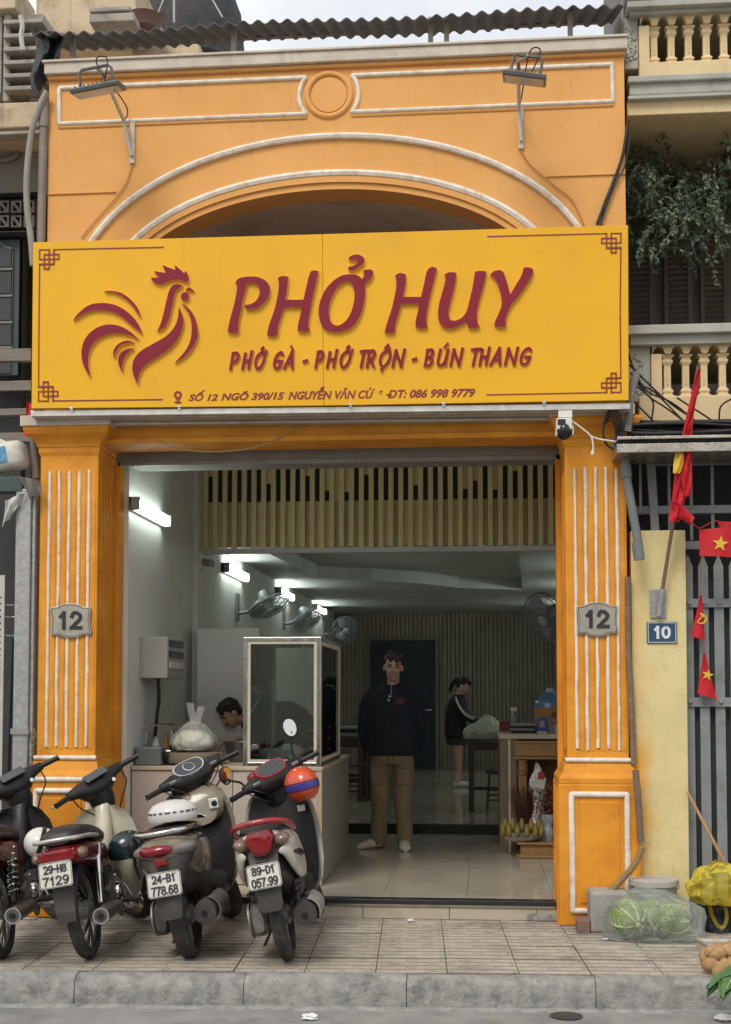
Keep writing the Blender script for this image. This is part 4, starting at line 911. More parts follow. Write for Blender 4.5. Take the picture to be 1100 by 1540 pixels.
fin(B().box((xa - .01, y0 - .02, zt - .044), (xb - .005, 4.12, zt)), 'worktop', WPALE, o, bevel=.004)
fin(B().box((xa + .13, y0 - .05, zt - .20), (xb - .01, y0 - .002, zt - .085)), 'carved_frieze', WD, o, bevel=.01); fin(B().box((xa + .12, y0 - .06, zt - .085), (xb - .01, y0 - .0, zt - .06)).box((xa + .12, y0 - .06, zt - .225), (xb - .01, y0 - .0, zt - .2)), 'frieze_moulding', WD, o, bevel=.006)
fin(B().lathe([(.045, 0), (.05, .02), (.04, .03), (.05, .05), (.042, .08), (.048, .10), (.038, .11), (.05, .14)], (xa + .20, y0 - .0, zt - .37), n=16), 'column_capital', WD, o, smooth=40)
fin(B().box((xa + .16, y0 - .035, .30), (xa + .24, y0 + .035, zt - .37)), 'column', WD, o, bevel=.01)
FRET = mat('dark_fretwork', (.20, .085, .04), (.15, .06, .03), .45)
fin(B().box((xa + .15, y0 + .30, .3), (xb - .02, y0 + .32, zt - .2)), 'niche_back', FRET, o)
b = B()
for i in range(5):
    for j in range(7):
        x_, z_ = xa + .28 + .09 * i, .42 + .09 * j
        b.box((x_, y0 + .285, z_), (x_ + .075, y0 + .30, z_ + .012)).box((x_, y0 + .284, z_ + .013), (x_ + .012, y0 + .30, z_ + .07))
fin(b, 'fretwork', wood('fret_wood', (.30, .14, .06), (.25, .11, .05)), o)
pz = .135
o2 = thing('altar_step', 'honey wood altar step on the floor before the cash counter', 'altar step', (.5, 2.4, pz))
xs0, xs1 = PY(778, 1280, 2.35).x, .94; zs_ = PY(800, 1266, 2.4).z
fin(B().box((xs0 + .03, 2.36, pz + .02), (xs1, 2.74, zs_ - .02)), 'box', WD, o2, bevel=.006); fin(B().box((xs0, 2.33, zs_ - .02), (xs1, 2.745, zs_)), 'top_board', WD, o2, bevel=.006); fin(B().box((xs0, 2.33, pz + .001), (xs1, 2.745, pz + .025)), 'foot_board', WD, o2, bevel=.008)
# offerings
PORC = mat('blue_white_porcelain', (.55, .57, .58), (.40, .45, .5), .2, sc=40, bump=0, dirt=(.10, .14, .25), dsc=30, damt=.7)
yb = 2.5
bp = PY(785, 1256, yb)
bowl(bp.x, yb, zs_, .19, .045, WHITEP, 'white plate of bananas on the altar step', 'offering_plate', 'plate')
BAN = mat('ripening_banana', (.36, .28, .07), (.26, .21, .05), .5, sc=14, dirt=(.10, .07, .03), dsc=20, damt=.5)
o3 = thing('banana_bunch', 'hand of small bananas heaped on the white altar plate', 'bananas', (bp.x, yb, zs_ + .045))
for k in range(11):
    a = -.9 + k * .18; r0 = .13
    cx_ = bp.x + .17 * math.sin(a * 1.25); cy_ = yb - .10 * math.cos(a) + (k % 2) * .05; zz = zs_ + .03 + (k % 2) * .045
    pts = [(cx_, cy_ + .02, zz), (cx_ + .012 * math.sin(a), cy_ - .02, zz + .04), (cx_ + .02 * math.sin(a), cy_ - .015, zz + .085), (cx_ + .022 * math.sin(a), cy_ + .012, zz + .12)]
    fin(B().tube(cr(pts, 3), [.010, .020, .023, .025, .025, .024, .022, .019, .014, .008][:len(cr(pts, 3))], 8), 'banana', BAN, o3, smooth=70)
ip = PY(785, 1232, 2.58)
o4 = thing('incense_pot', 'white incense pot bristling with burnt sticks behind the bananas', 'incense pot', (ip.x + .02, 2.66, zs_))
fin(B().lathe([(0, 0), (.05, 0), (.07, .06), (.075, .13), (.08, .135), (.065, .13), (0, .12)], (ip.x + .02, 2.66, zs_), n=20), 'pot', PORC, o4, smooth=40)
b = B()
for k in range(60):
    a, q = random.uniform(0, 6.28), random.random() ** .5; e = Vector((math.cos(a) * q, math.sin(a) * q * .6, 0)); p0 = Vector((ip.x + .02, 2.66, zs_ + .12))
    b.tube([p0 + e * .045, p0 + e * .15 + Vector((0, 0, random.uniform(.24, .36)))], .0022, 3)
fin(b, 'incense_sticks', mat('dark_red_stick', (.12, .045, .03), None, .8), o4)
for k, (px, s) in enumerate(((812, 1.0), (824, .9))):
    q = PY(px, 1258, 2.55); o5 = thing('porcelain_cup', 'small patterned porcelain jar on the altar step, %s' % ('beside the bananas', 'nearest the pillar')[k], 'jar', (q.x, 2.55, zs_))
    fin(B().lathe([(0, 0), (.05 * s, 0), (.062 * s, .05), (.06 * s, .09), (.045 * s, .11)], (q.x, 2.55, zs_), n=18), 'jar', PORC, o5, smooth=40); fin(B().lathe([(.05 * s, .108), (.045 * s, .125), (.012, .14), (0, .15)], (q.x, 2.55, zs_), n=18), 'lid', PORC, o5, smooth=40)
# small altar figure stand-in: a folded joss-paper packet and gilt plant
q = PY(805, 1160, 2.68); SHINY = mat('silver_foil', (.72, .71, .70), (.45, .4, .38), .2, .8, sc=30, bump=.8, bsc=24, bd=.02, dirt=(.45, .1, .08), dsc=22, damt=.7)
b = B(); rings = []
for zz, w_ in ((zs_, .07), (zs_ + .12, .085), (zs_ + .25, .05), (zs_ + .36, .055), (zs_ + .44, .085), (zs_ + .52, .075), (zs_ + .60, .03), (zs_ + .67, .012)):
    rings.append([v + Vector((random.uniform(-.012, .012), random.uniform(-.01, .01), 0)) for v in ringz(zz, q.x + .02, 2.68, w_, w_ * .6, n=12)])
o = thing('foil_offering', 'shiny wrapped foil offering with red tag standing at the altar', 'offering', (q.x + .02, 2.68, zs_)); fin(b.loft(rings), 'wrapper', SHINY, o, smooth=30); fin(B().obox((q.x + .05, 2.60, zs_ + .56), (.055, .01, .06), (0, R(12), 0)), 'red_tag', mat('red_tag', (.55, .03, .05), None, .5), o); fin(B().obox((q.x + .035, 2.606, zs_ + .50), (.10, .01, .10), (0, R(12), 0)), 'white_card', WHITEP, o)
GILT = mat('gilt_leaf', (.45, .22, .10), (.30, .12, .06), .3, .4, sc=20)
for name, px, py0, py1, Y, w_, lb in (('gilt_plant', 824, 1240, 1178, 2.62, .13, 'copper-coloured ornamental plant at the altar by the pillar'), ('gilt_ornament', 838, 1103, 1068, 2.95, .07, 'small gilt blossom ornament on the counter by the pillar')):
    p0, p1 = PY(px, py0, Y), PY(px, py1, Y); oo = thing(name, lb, 'ornament', p0)
    b = B()
    for k in range(110 if w_ > .1 else 50):
        t_ = random.random(); a = random.uniform(0, 6.28); rr = w_ * random.random() ** .5 * math.sin(math.pi * min(1, .25 + t_ * .75)); c_ = Vector((p0.x + rr * math.cos(a), Y + rr * math.sin(a) * .6, p0.z + .05 + (p1.z - p0.z - .04) * t_))
        e1 = Vector((random.uniform(-1, 1), random.uniform(-1, 1), random.uniform(-.6, 1))).normalized() * .026; e2 = e1.orthogonal().normalized() * .009
        b.add([c_ - e1, c_ + e2, c_ + e1, c_ - e2], [(0, 1, 2, 3)])
    fin(b, 'leaves', GILT, oo, kind='stuff', normals=False); fin(B().lathe([(0, 0), (w_ * .35, 0), (w_ * .5, .06), (w_ * .45, .09), (0, .09)], p0, n=14), 'pot', PORC, oo, smooth=40)
# on the cash counter
JUG = mat('blue_water_jug', (.10, .22, .36), (.08, .18, .30), .12, sc=4, bump=0, coat=.5)
yj = 3.3; c = PY(828, 1104, yj); zj = zt
r0 = .145; z2 = PY(826, 1058, yj).z; z3 = PY(826, 1038, yj).z
o = thing('water_jug', 'blue water jug with tan wrapper on the cash counter', 'water jug', (c.x, yj, zj))
fin(B().lathe([(0, 0), (r0, 0), (r0, z2 - zj), (r0 * .93, z2 - zj + .03), (r0 * .45, z3 - zj - .03), (r0 * .22, z3 - zj - .02), (r0 * .22, z3 - zj + .0), (.0, z3 - zj)], (c.x, yj, zj), n=26), 'bottle', JUG, o, smooth=35)
fin(B().lathe([(r0 + .003, .04), (r0 + .003, (z2 - zj) * .86)], (c.x, yj, zj), n=26, caps=False), 'wrapper', mat('tan_wrap', (.42, .22, .08), None, .6), o, smooth=60); fin(B().cyl((c.x, yj, z3 - .02), (c.x, yj, z3 + .02), r0 * .27), 'cap', mat('pale_cap', (.4, .5, .58), None, .4), o)
a_ = PY(816, 1104, 3.0); o = thing('counter_card', 'small blue upright card stand on the cash counter', 'card stand', (a_.x, 3.0, zt))
fin(B().obox((a_.x, 3.0, zt + .075), (.085, .008, .14), (R(-8), 0, 0)), 'card', mat('blue_card', (.03, .09, .30), None, .4), o); fin(B().obox((a_.x, 2.992, zt + .085), (.045, .008, .06), (R(-8), 0, 0)), 'white_panel', mat('grey_white_panel', (.32, .36, .40), None, .5), o); fin(B().obox((a_.x, 3.01, zt + .009), (.095, .06, .016)), 'foot', WHITEP, o)
for k in range(4): q = PY(786, 1102, 3.15); fin(B().obox((q.x + random.uniform(-.01, .01), 3.15, zt + .012 + .0215 * k), (.23, .16, .02), (0, 0, random.uniform(-.08, .08))), 'ledger_book', (BLKP, GREYP)[k % 2], bevel=.003, label='dark ledger book in the pile on the cash counter, %s' % ('lowest', 'second from the bottom', 'second from the top', 'topmost')[k], cat='book', group='ledger books on the cash counter')
q = PY(774, 1098, 3.35); o = thing('spray_bottle', 'clear spray bottle with white trigger on the cash counter', 'spray bottle', (q.x, 3.35, zt))
fin(B().lathe([(0, 0), (.038, 0), (.04, .1), (.033, .15), (.014, .18), (.014, .2), (0, .2)], (q.x, 3.35, zt), n=16), 'bottle', mat('frosted_bottle', (.20, .22, .22), None, .3), o, smooth=40); fin(B().box((q.x - .035, 3.335, zt + .2), (q.x + .022, 3.365, zt + .235)).obox((q.x - .02, 3.35, zt + .18), (.012, .015, .05), (0, .3, 0)), 'trigger', WHITEP, o, bevel=.004)
fin(B().obox((PY(765, 1100, 3.7).x, 3.7, zt + .05), (.18, .15, .1)), 'red_box', mat('dark_red_box', (.22, .03, .03), None, .5), bevel=.006, label='dull red box at the far end of the cash counter', cat='box')
q = PY(838, 1104, 3.0); fin(B().lathe([(0, 0), (.045, 0), (.055, .14), (.05, .14), (.042, .02), (0, .02)], (q.x - .03, 3.02, zt), n=18), 'grey_tumbler', GREYP, smooth=40, label='grey tumbler on the cash counter by the blue card', cat='cup')
# ---------------- dining tables and stools
DW = wood('dark_table_wood', (.075, .05, .035), (.055, .036, .026), .4)
def table(x, y, w_, d_, h, z, label):
    o = thing('dining_table', label, 'table', (x, y, z), group='dark dining tables')
    fin(B().box((x - w_ / 2, y - d_ / 2, z + h - .04), (x + w_ / 2, y + d_ / 2, z + h)), 'top', DW, o, bevel=.006)
    for sx in (-1, 1):
        for sy in (-1, 1): fin(B().box((x + sx * (w_ / 2 - .045) - .03, y + sy * (d_ / 2 - .045) - .03, z), (x + sx * (w_ / 2 - .045) + .03, y + sy * (d_ / 2 - .045) + .03, z + h - .041)), 'leg', DW, o)
    fin(B().box((x - w_ / 2 + .04, y - .02, z + .22), (x + w_ / 2 - .04, y + .02, z + .26)), 'stretcher', DW, o); fin(B().box((x - w_ / 2 + .08, y - d_ / 2 + .03, z + h - .12), (x + w_ / 2 - .08, y - d_ / 2 + .05, z + h - .042)), 'apron', DW, o)
def stool(x, y, z, label):
    o = thing('wooden_stool', label, 'stool', (x, y, z), group='dark wooden stools'); h = .45
    fin(B().box((x - .16, y - .13, z + h - .035), (x + .16, y + .13, z + h)), 'seat', DW, o, bevel=.005)
    for sx in (-1, 1):
        for sy in (-1, 1): fin(B().tube([(x + sx * .15, y + sy * .12, z), (x + sx * .12, y + sy * .10, z + h - .036)], .02, 4), 'leg', DW, o)
    for k in range(3): fin(B().box((x - .135, y - .012, z + .10 + k * .06), (x + .135, y + .012, z + .125 + k * .06)), 'rung', DW, o)
zr = .235; q = PZ(706, 1221, zr)
table(q.x + .42, q.y + .35, .88, .75, .81, zr, 'dark dining table under the big pale bag')
stool(q.x + .35, q.y + .25, zr, 'dark stool pushed under the table with the pale bag')
q2 = PZ(541, 1205, zr)
table(q2.x - .55, q2.y + .35, 1.2, .75, .80, zr, 'dark dining table partly hidden behind the glass case')
stool(q2.x - .06, q2.y + .15, zr, 'dark stool at the end of the table behind the glass case')
for k, (yy, l) in enumerate(((8.2, 'second'), (10.6, 'third'))): table(-2.0, yy, 1.2, .75, .75, zr, 'dark dining table along the wall, %s from the street' % l)
for k in range(3): fin(B().obox((q2.x - .2, q2.y + .3, zr + .80 + .02 + .04 * k), (.34 - .03 * k, .3, .035)), 'menu_tray', (GREYP, BLKP, GREYP)[k], bevel=.008, label='flat tray in the pile on the table behind the glass case, %s' % ('lowest', 'middle', 'topmost')[k], cat='tray', group='trays piled on the far table')
# pale bag on the table
c = Vector((PY(731, 1112, q.y + .3).x, q.y + .3, zr + .81)); PBAG = film('pale_green_film', (.50, .52, .42), .72, .4)
o = thing('vegetable_bag', 'large pale plastic bag of greens heaped on the dark table', 'bag', c); rings = []
for zz, w_, d_, dx in ((.0, .24, .2, 0), (.015, .245, .21, 0), (.08, .245, .21, 0), (.14, .21, .18, .0), (.19, .13, .12, .02), (.24, .06, .05, .03), (.27, .02, .02, .03)):
    rings.append([v + Vector((random.uniform(-.01, .01), random.uniform(-.01, .01), random.uniform(-.006, .006))) for v in ringz(c.z + zz, c.x + dx, c.y, w_, d_, 3, 22)])
fin(B().loft(crinkle(rings, 3, .02, 12, 3, n=66)), 'film', PBAG, o, smooth=60)
rings = [[(v - c) * .93 + c for v in r0] for r0 in rings[:4]]; fin(B().loft(rings), 'greens', mat('cut_greens', (.33, .34, .17), (.25, .27, .12), .8, sc=25, bump=.8, bsc=40), o, smooth=40)
# ================================================================== motorbikes
def paint(n, c, rough=.28): return mat(n, c, tuple(q * .8 for q in c), rough, sc=5, bump=.05, bsc=50, coat=.4, dirt=(.16, .14, .11), dsc=7, damt=.35, dlo=.5, dhi=.7)
P_RED = paint('dark_red_paint', (.15, .008, .013)); P_IVORY = paint('ivory_panel', (.50, .46, .35), .4); P_GOLD = paint('champagne_paint', (.27, .228, .165)); P_RED2 = paint('crimson_paint', (.34, .02, .035)); P_WHITE = paint('white_panel', (.60, .57, .49), .4)
GREYD = mat('dusty_dark_plastic', (.045, .042, .04), (.075, .069, .063), .6, sc=7, bump=.15, bsc=120, dirt=(.16, .14, .115), dsc=6, damt=.4)
SEATM = mat('black_vinyl', (.018, .018, .019), (.028, .027, .027), .42, sc=9, bump=.25, bsc=190)
NPL = mat('number_plate_white', (.62, .61, .55), (.55, .54, .48), .45, sc=9, bump=.05, dirt=(.3, .25, .2), dsc=14, damt=.35)
SPRING = mat('spring_steel', (.06, .06, .062), None, .4, .6, bump=0)
CLEARL = mat('clear_lens', (.22, .195, .175), (.17, .15, .135), .12, sc=18, coat=.6)
RIMD = mat('dull_rim', (.26, .255, .25), (.17, .165, .16), .35, .8, sc=14, bump=.05, dirt=(.09, .08, .07), dsc=12, damt=.7)
def wheel(par, y, r, tw, mats=(BLKR, RIMD, ENGM), M=None, spokes=True):
    n, k = 60, 9; rings = []
    for j in range(n):
        a = 2 * math.pi * j / n; g = []
        for i in range(k):
            t = -1 + 2 * i / (k - 1); prof = math.sqrt(max(0, 1 - (abs(t) ** 2.6))); rr = r - .052 + .052 * prof
            if 2 <= i <= k - 3 and (j + abs(i - k // 2) * 1) % 4 == 0: rr -= .006
            g.append(Vector((t * tw / 2, y + rr * math.cos(a), r + rr * math.sin(a))))
        g += [Vector((t * tw / 2 * .8, y + (r - .058) * math.cos(a), r + (r - .058) * math.sin(a))) for t in (1, -1)]
        rings.append(g)
    b = B().loft(rings, False, True)
    o = fin(b.xf(M) if M else b, 'wheel', mats[0], par, smooth=40)
    q = r - .05
    def L(b): return b.xf(M) if M else b
    fin(L(B().lathe([(q - .012, -tw * .3), (q + .004, -tw * .36), (q + .004, -tw * .30), (q - .016, -tw * .2), (q - .016, tw * .2), (q + .004, tw * .30), (q + .004, tw * .36), (q - .012, tw * .3)], (0, y, r), 'x', 36, caps=False)), 'rim', mats[1], o, smooth=40)
    fin(L(B().lathe([(.012, -.075), (.03, -.07), (.055, -.05), (.058, .045), (.03, .065), (.012, .075)], (0, y, r), 'x', 20)), 'hub', mats[2], o, smooth=40)
    b = B()
    if spokes:
        for i in range(28):
            a = 2 * math.pi * i / 28; s = 1 if i % 2 else -1; e = .35 * (1 if (i // 2) % 2 else -1)
            b.tube([(s * .04, y + .05 * math.cos(a + e), r + .05 * math.sin(a + e)), (s * .008, y + q * math.cos(a), r + q * math.sin(a))], .0022, 4)
        fin(L(b), 'spokes', CHROME, o)
    else:
        for i in range(5):
            a = 2 * math.pi * i / 5; b.tube([(0, y + .04 * math.cos(a), r + .04 * math.sin(a)), (0, y + q * math.cos(a), r + q * math.sin(a))], [.026, .016], 6)
        fin(L(b), 'spokes', mats[2], o)
    return o
def regplate(par, y, z, l1, l2, tilt=R(14), w=.19, h=.14, x=0):
    m = Matrix.Translation((x, y, z)) @ Matrix.Rotation(-tilt, 4, 'X')
    pts = [(sx * (w / 2 - c_), sz * (h / 2 - d_)) for sx, sz, c_, d_ in ((-1, -1, .012, 0), (1, -1, .012, 0), (1, -1, 0, .012), (1, 1, 0, .012), (1, 1, .012, 0), (-1, 1, .012, 0), (-1, 1, 0, .012), (-1, -1, 0, .012))]
    o = fin(B().plate([pts], -.003, .003).xf(m), 'number_plate', NPL, par)
    fin(B().plate([[(p[0] * .97, p[1] * .96) for p in pts], [(p[0] * .945, p[1] * .925) for p in pts]], -.005, -.0025).xf(m), 'plate_border', BLACKT, o)
    for t, z0, z1, ww in ((l1, .008, .056, .70), (l2, -.060, -.008, .80)):
        if t: fin(strokes_b(t, -w / 2 * ww, w / 2 * ww, z0, z1, -.0065, .0042).xf(m), 'plate_number', BLACKT, o)
    for sx in (-1, 1): fin(B().ball((sx * w * .36, -.004, h * .40), (.006, .004, .006), 8, 5).xf(m), 'plate_screw', STEEL, o)
    fin(B().obox((0, .03, h * .56), (.07, .03, .018)).xf(m), 'plate_lamp', BLKP, o, bevel=.004)
    return o
def spring(p, q, r, turns=9, wr=.006):
    p, q = Vector(p), Vector(q); t = (q - p).normalized(); u_ = t.orthogonal().normalized(); w_ = t.cross(u_); n = turns * 10
    return [p.lerp(q, i / n) + (u_ * math.cos(2 * math.pi * turns * i / n) + w_ * math.sin(2 * math.pi * turns * i / n)) * r for i in range(n + 1)]
def shock(par, x, y0, z0, y1, z1, chrome):
    a, c = Vector((x, y0, z0)), Vector((x * .92, y1, z1)); o = fin(B().cyl(a, a.lerp(c, .55), .020, n=14), 'shock_absorber', CHROME if chrome else SPRING, par, smooth=40)
    if chrome: fin(B().cyl(a.lerp(c, .5), c, .027, n=14), 'shock_cover', CHROME, o, smooth=40)
    else: fin(B().tube(spring(a.lerp(c, .12), a.lerp(c, .95), .030, 8), .0065, 5), 'spring', CHROME if chrome is None else SPRING, o, smooth=60); 
    fin(B().cyl(a.lerp(c, .4), c, .010), 'shock_rod', CHROME, o)
def muffler(par, pts, rs, m=MUFF, hole=.018):
    o = fin(B().tube(pts, rs, 18), 'exhaust', m, par, smooth=45); e, d = Vector(pts[0]), (Vector(pts[0]) - Vector(pts[1])).normalized()
    fin(B().tube([e - d * .004, e + d * .012], [rs[0] * 1.06, rs[0] * 1.02], 18), 'end_ring', CHROME if m is not GREYD else m, o, smooth=30)
    fin(B().tube([e + d * .0125, e + d * .0145], [rs[0] * .82, rs[0] * .82], 16), 'end_plate', m, o); fin(B().cyl(e + d * .0146, e + d * .03, hole, n=12), 'tail_pipe', BLKP, o, smooth=40)
    return o
def shell(rows, par, name, m, th=.008, M=None, nu=13, curve=2.0, back=.06):      # curved shield: rows (z, half-width, y)
    f, bk = [], []
    for z, w_, y in rows:
        f.append([Vector((w_ * u_, y - back * abs(u_) ** curve, z)) for u_ in (-1 + 2 * i / (nu - 1) for i in range(nu))]); bk.append([v + Vector((0, th, 0)) for v in f[-1]])
    b = B(); b.loft([x + y_[::-1] for x, y_ in zip(f, bk)]); return fin(b.xf(M) if M else b, name, m, par, smooth=50)
def steer(sig, hy=.86, hz=.90, rake=R(27)):
    ax = Vector((0, -math.sin(rake), math.cos(rake))); p = Vector((0, hy, hz)); return Matrix.Translation(p) @ Matrix.Rotation(sig, 4, ax) @ Matrix.Translation(-p)
def grips(par, M, y, z, hw=.33, lever=True):
    for s in (-1, 1):
        g = fin(B().tube([(s * (hw - .13), y, z), (s * (hw - .12), y - .005, z), (s * hw, y - .03, z - .003), (s * (hw + .008), y - .031, z - .003)], [.017, .019, .018, .021], 12).xf(M), 'grip', BLKP, par, smooth=45)
        fin(B().obox((s * (hw - .155), y + .003, z), (.05, .045, .045)).xf(M), 'switch_box', BLKP, par, bevel=.008)
        if lever: fin(B().tube([(s * (hw - .16), y + .03, z), (s * (hw - .12), y + .06, z - .004), (s * hw, y + .045, z - .006), (s * (hw + .012), y + .04, z - .006)], [.009, .008, .007, .009], 6).xf(M), 'brake_lever', ALU, par, smooth=50)
def mirror(par, M, s, y, z, out=.12, up=.2, face=(0, -1, .05), r=(.058, .075)):
    p = Vector((s * .2, y, z)); q = p + Vector((s * out, -.03, up)); fin(B().tube(cr([tuple(p), tuple(p + Vector((s * .02, 0, up * .45))), tuple(p + Vector((s * out * .7, -.01, up * .75))), tuple(q)], 4), .007, 6).xf(M), 'mirror_stalk', BLKP, par, smooth=50)
    qm = Vector(face).normalized().to_track_quat('Z', 'Y').to_matrix().to_4x4(); m = M @ Matrix.Translation(q + Vector((0, 0, r[1] * .5))) @ qm
    def el(k, z_): return [Vector((r[0] * k * math.cos(a), r[1] * k * math.sin(a) * (1.1 if math.sin(a) < 0 else .9), z_)) for a in (2 * math.pi * j / 22 for j in range(22))]
    o = fin(B().loft([el(.4, -.035), el(.85, -.022), el(1, -.004), el(1, .004), el(.94, .005)]).xf(m), 'mirror', BLKP, par, smooth=50)
    fin(B().loft([el(.9, .0045), el(.9, .0062)]).xf(m), 'mirror_glass', mat('mirror_glass', (.8, .8, .8), None, .03, 1, bump=0), o)
def underbone(name, label, loc, lean, rz, body, shieldm, l1, l2, chrome, sig=R(32), cowl=BLKP):
    o = thing(name, label, 'motorbike', loc, (0, -lean, rz), 'motorbikes parked on the pavement', local=True); M = steer(sig)
    wheel(o, 0, .285, .078); wheel(o, 1.215, .285, .07, M=M)
    sw = fin(B().tube([(-.075, -.01, .285), (-.07, .2, .30), (-.05, .44, .33)], .016, 8).tube([(.075, -.01, .285), (.07, .2, .30), (.05, .44, .33)], .016, 8), 'swing_arm', BLKP, o, smooth=50)
    fin(B().loft([ring(y, -.085, z, .014, h, 3, 14) for y, z, h in ((-.09, .285, .03), (-.05, .285, .055), (.1, .295, .05), (.4, .32, .045), (.46, .32, .02))]), 'chain_case', BLKP, o, smooth=40)
    for s in (-1, 1): shock(o, s * .115, .0, .31, .14, .64, chrome)
    en = fin(B().loft([ring(y, 0, z, w_, h, 4, 16) for y, z, w_, h in ((.36, .30, .06, .06), (.40, .29, .10, .09), (.58, .29, .11, .095), (.66, .31, .09, .08), (.72, .32, .06, .06), (.86, .36, .055, .055), (.90, .37, .045, .045))]), 'engine', ENGM, o, smooth=35)
    for s in (-1, 1): fin(B().lathe([(.0, s * .135), (.06, s * .13), (.078, s * .115), (.082, s * .09)], (0, .52, .29), 'x', 20), 'crankcase_cover', CHROME if s > 0 else ENGM, en, smooth=40)
    b = B()
    for k in range(6): b.box((-.066, .735 + .022 * k, .295 + .004 * k), (.066, .741 + .022 * k, .415 + .004 * k))
    fin(b, 'cooling_fins', ENGM, en); fin(B().tube([(-.24, .42, .25), (.24, .42, .25)], .011, 6), 'foot_peg_bar', BLKP, o)
    for s in (-1, 1): fin(B().cyl((s * .17, .42, .255), (s * .25, .42, .255), .02, n=10), 'foot_peg', BLKR, o, smooth=40)
    muffler(o, [(.16, -.22, .262), (.158, .02, .262), (.15, .24, .25), (.135, .32, .22), (.11, .45, .17), (.06, .66, .16), (.03, .78, .2), (.02, .86, .30)], [.047, .046, .034, .02, .016, .015, .015, .016])
    fin(B().tube([(.10, .32, .30), (.14, .24, .38), (.17, .2, .44)], .009, 6), 'kick_starter', ALU, o, smooth=50)
    fin(B().tube([(-.07, .46, .22), (-.13, .43, .1), (-.19, .40, .012)], .010, 6).obox((-.2, .395, .01), (.05, .03, .01)), 'side_stand', BLKP, o)
    # tail: fender, side covers, seat
    b = B(); f1 = []
    for k in range(12):
        a = R(58 + 112 * k / 11); rr = .335; f1.append([Vector((x, -math.cos(R(180) - a) * 0 + rr * math.cos(a), .285 + rr * math.sin(a) - abs(x) * abs(x) * 9)) for x in (-.06, -.04, 0, .04, .06)] + [Vector((x, (rr - .008) * math.cos(a), .285 + (rr - .008) * math.sin(a) - abs(x) * abs(x) * 9)) for x in (.06, .04, 0, -.04, -.06)])
    fin(b.loft(f1), 'rear_fender', BLKP, o, smooth=50)
    fin(B().loft([[Vector((x, y, z)) for x, y in ((-w_, yy), (w_, yy), (w_, yy + .012), (-w_, yy + .012)) for z in (zz,)] for zz, w_, yy in ((.56, .055, -.30), (.44, .062, -.345), (.33, .058, -.355), (.27, .05, -.35))]), 'mud_flap', GREYD, o, bevel=.004)
    fin(B().loft([ring(y, 0, z, w_, h, 2.8, 22, hb) for y, z, w_, h, hb in ((-.30, .66, .085, .035, .05), (-.24, .655, .108, .045, .075), (-.05, .645, .12, .05, .09), (.15, .63, .125, .05, .12), (.32, .60, .115, .05, .14), (.44, .56, .085, .05, .13), (.52, .52, .05, .05, .10))]), 'side_cover', body, o, smooth=50)
    lm = fin(B().loft([ring(y, 0, .645, w_, h, 3.2, 22) for y, w_, h in ((-.375, .07, .025), (-.37, .10, .037), (-.345, .118, .043), (-.27, .122, .044))]), 'tail_lamp', REDL, o, smooth=45)
    for s in (-1, 1): fin(B().ball((s * .128, -.29, .645), (.035, .055, .034), 12, 8), 'turn_signal', AMBL if chrome is True else REDL, o, smooth=60)
    fin(B().loft([ring(y, 0, z, w_, h, 2.6, 22, hb) for y, z, w_, h, hb in ((-.30, .725, .07, .03, .02), (-.26, .735, .105, .055, .04), (-.1, .74, .125, .062, .05), (.1, .725, .128, .055, .05), (.25, .70, .12, .05, .05), (.40, .675, .095, .045, .035), (.50, .65, .06, .03, .03))]), 'seat', SEATM, o, smooth=50)
    fin(B().tube(cr([(-.135, .08, .70), (-.145, -.15, .725), (-.12, -.33, .735), (0, -.375, .74), (.12, -.33, .735), (.145, -.15, .725), (.135, .08, .70)], 4), .0125, 8), 'grab_rail', ALU if chrome is True else BLKP, o, smooth=60)
    fin(B().loft([ring(y, 0, z, w_, h, 2.6, 18, tilt=-.5) for y, z, w_, h in ((.48, .52, .06, .07), (.60, .53, .062, .065), (.70, .60, .06, .065), (.78, .70, .055, .06), (.84, .82, .05, .05))]), 'frame_cover', shieldm, o, smooth=50)
    shell([(.20, .12, .80), (.26, .19, .785), (.36, .225, .77), (.5, .238, .775), (.62, .232, .79), (.72, .205, .81), (.79, .155, .83), (.83, .09, .845)], o, 'leg_shield', shieldm, back=.07)
    regplate(o, -.398, .552, l1, l2, w=.19, h=.145, x=-.01)
    # steering
    for s in (-1, 1): fin(B().tube([(s * .075, 1.215, .285), (s * .07, 1.04, .62), (s * .05, .96, .78)], [.02, .02, .016], 8).xf(M), 'fork_leg', CHROME if chrome is True else BLKP, o, smooth=50)
    f1 = []
    for k in range(12):
        a = R(20 + 150 * k / 11); rr = .33; f1.append([Vector((x, 1.215 + r2 * math.cos(a), .285 + r2 * math.sin(a) - abs(x) * abs(x) * 9)) for x, r2 in ((-.055, rr), (0, rr), (.055, rr), (.055, rr - .008), (0, rr - .008), (-.055, rr - .008))])
    fin(B().loft(f1).xf(M), 'front_fender', body if body is P_RED else shieldm, o, smooth=50)
    hc = fin(B().loft([[Vector((x, .86 + dy + c_ * math.cos(a), .975 + dz + e * math.sin(a))) for a in (2 * math.pi * j / 16 for j in range(16))] for x, c_, e, dy, dz in ((-.22, .028, .028, -.02, .03), (-.15, .045, .042, -.01, .025), (-.09, .085, .075, .01, .0), (0, .10, .085, .02, -.01), (.09, .085, .075, .01, 0), (.15, .045, .042, -.01, .025), (.22, .028, .028, -.02, .03))]).xf(M), 'handlebar_cowl', cowl, o, smooth=50)
    fin(B().obox((0, .79, 1.045), (.17, .07, .012), (R(38), 0, 0)).xf(M), 'gauge', mat('gauge_glass', (.10, .11, .12), None, .1), hc, bevel=.005)
    fin(B().loft([ringz(z, 0, .875, w_, d_) for z, w_, d_ in ((.80, .055, .05), (.86, .085, .075), (.94, .09, .08))]).xf(M), 'steering_neck', cowl, o, smooth=50)
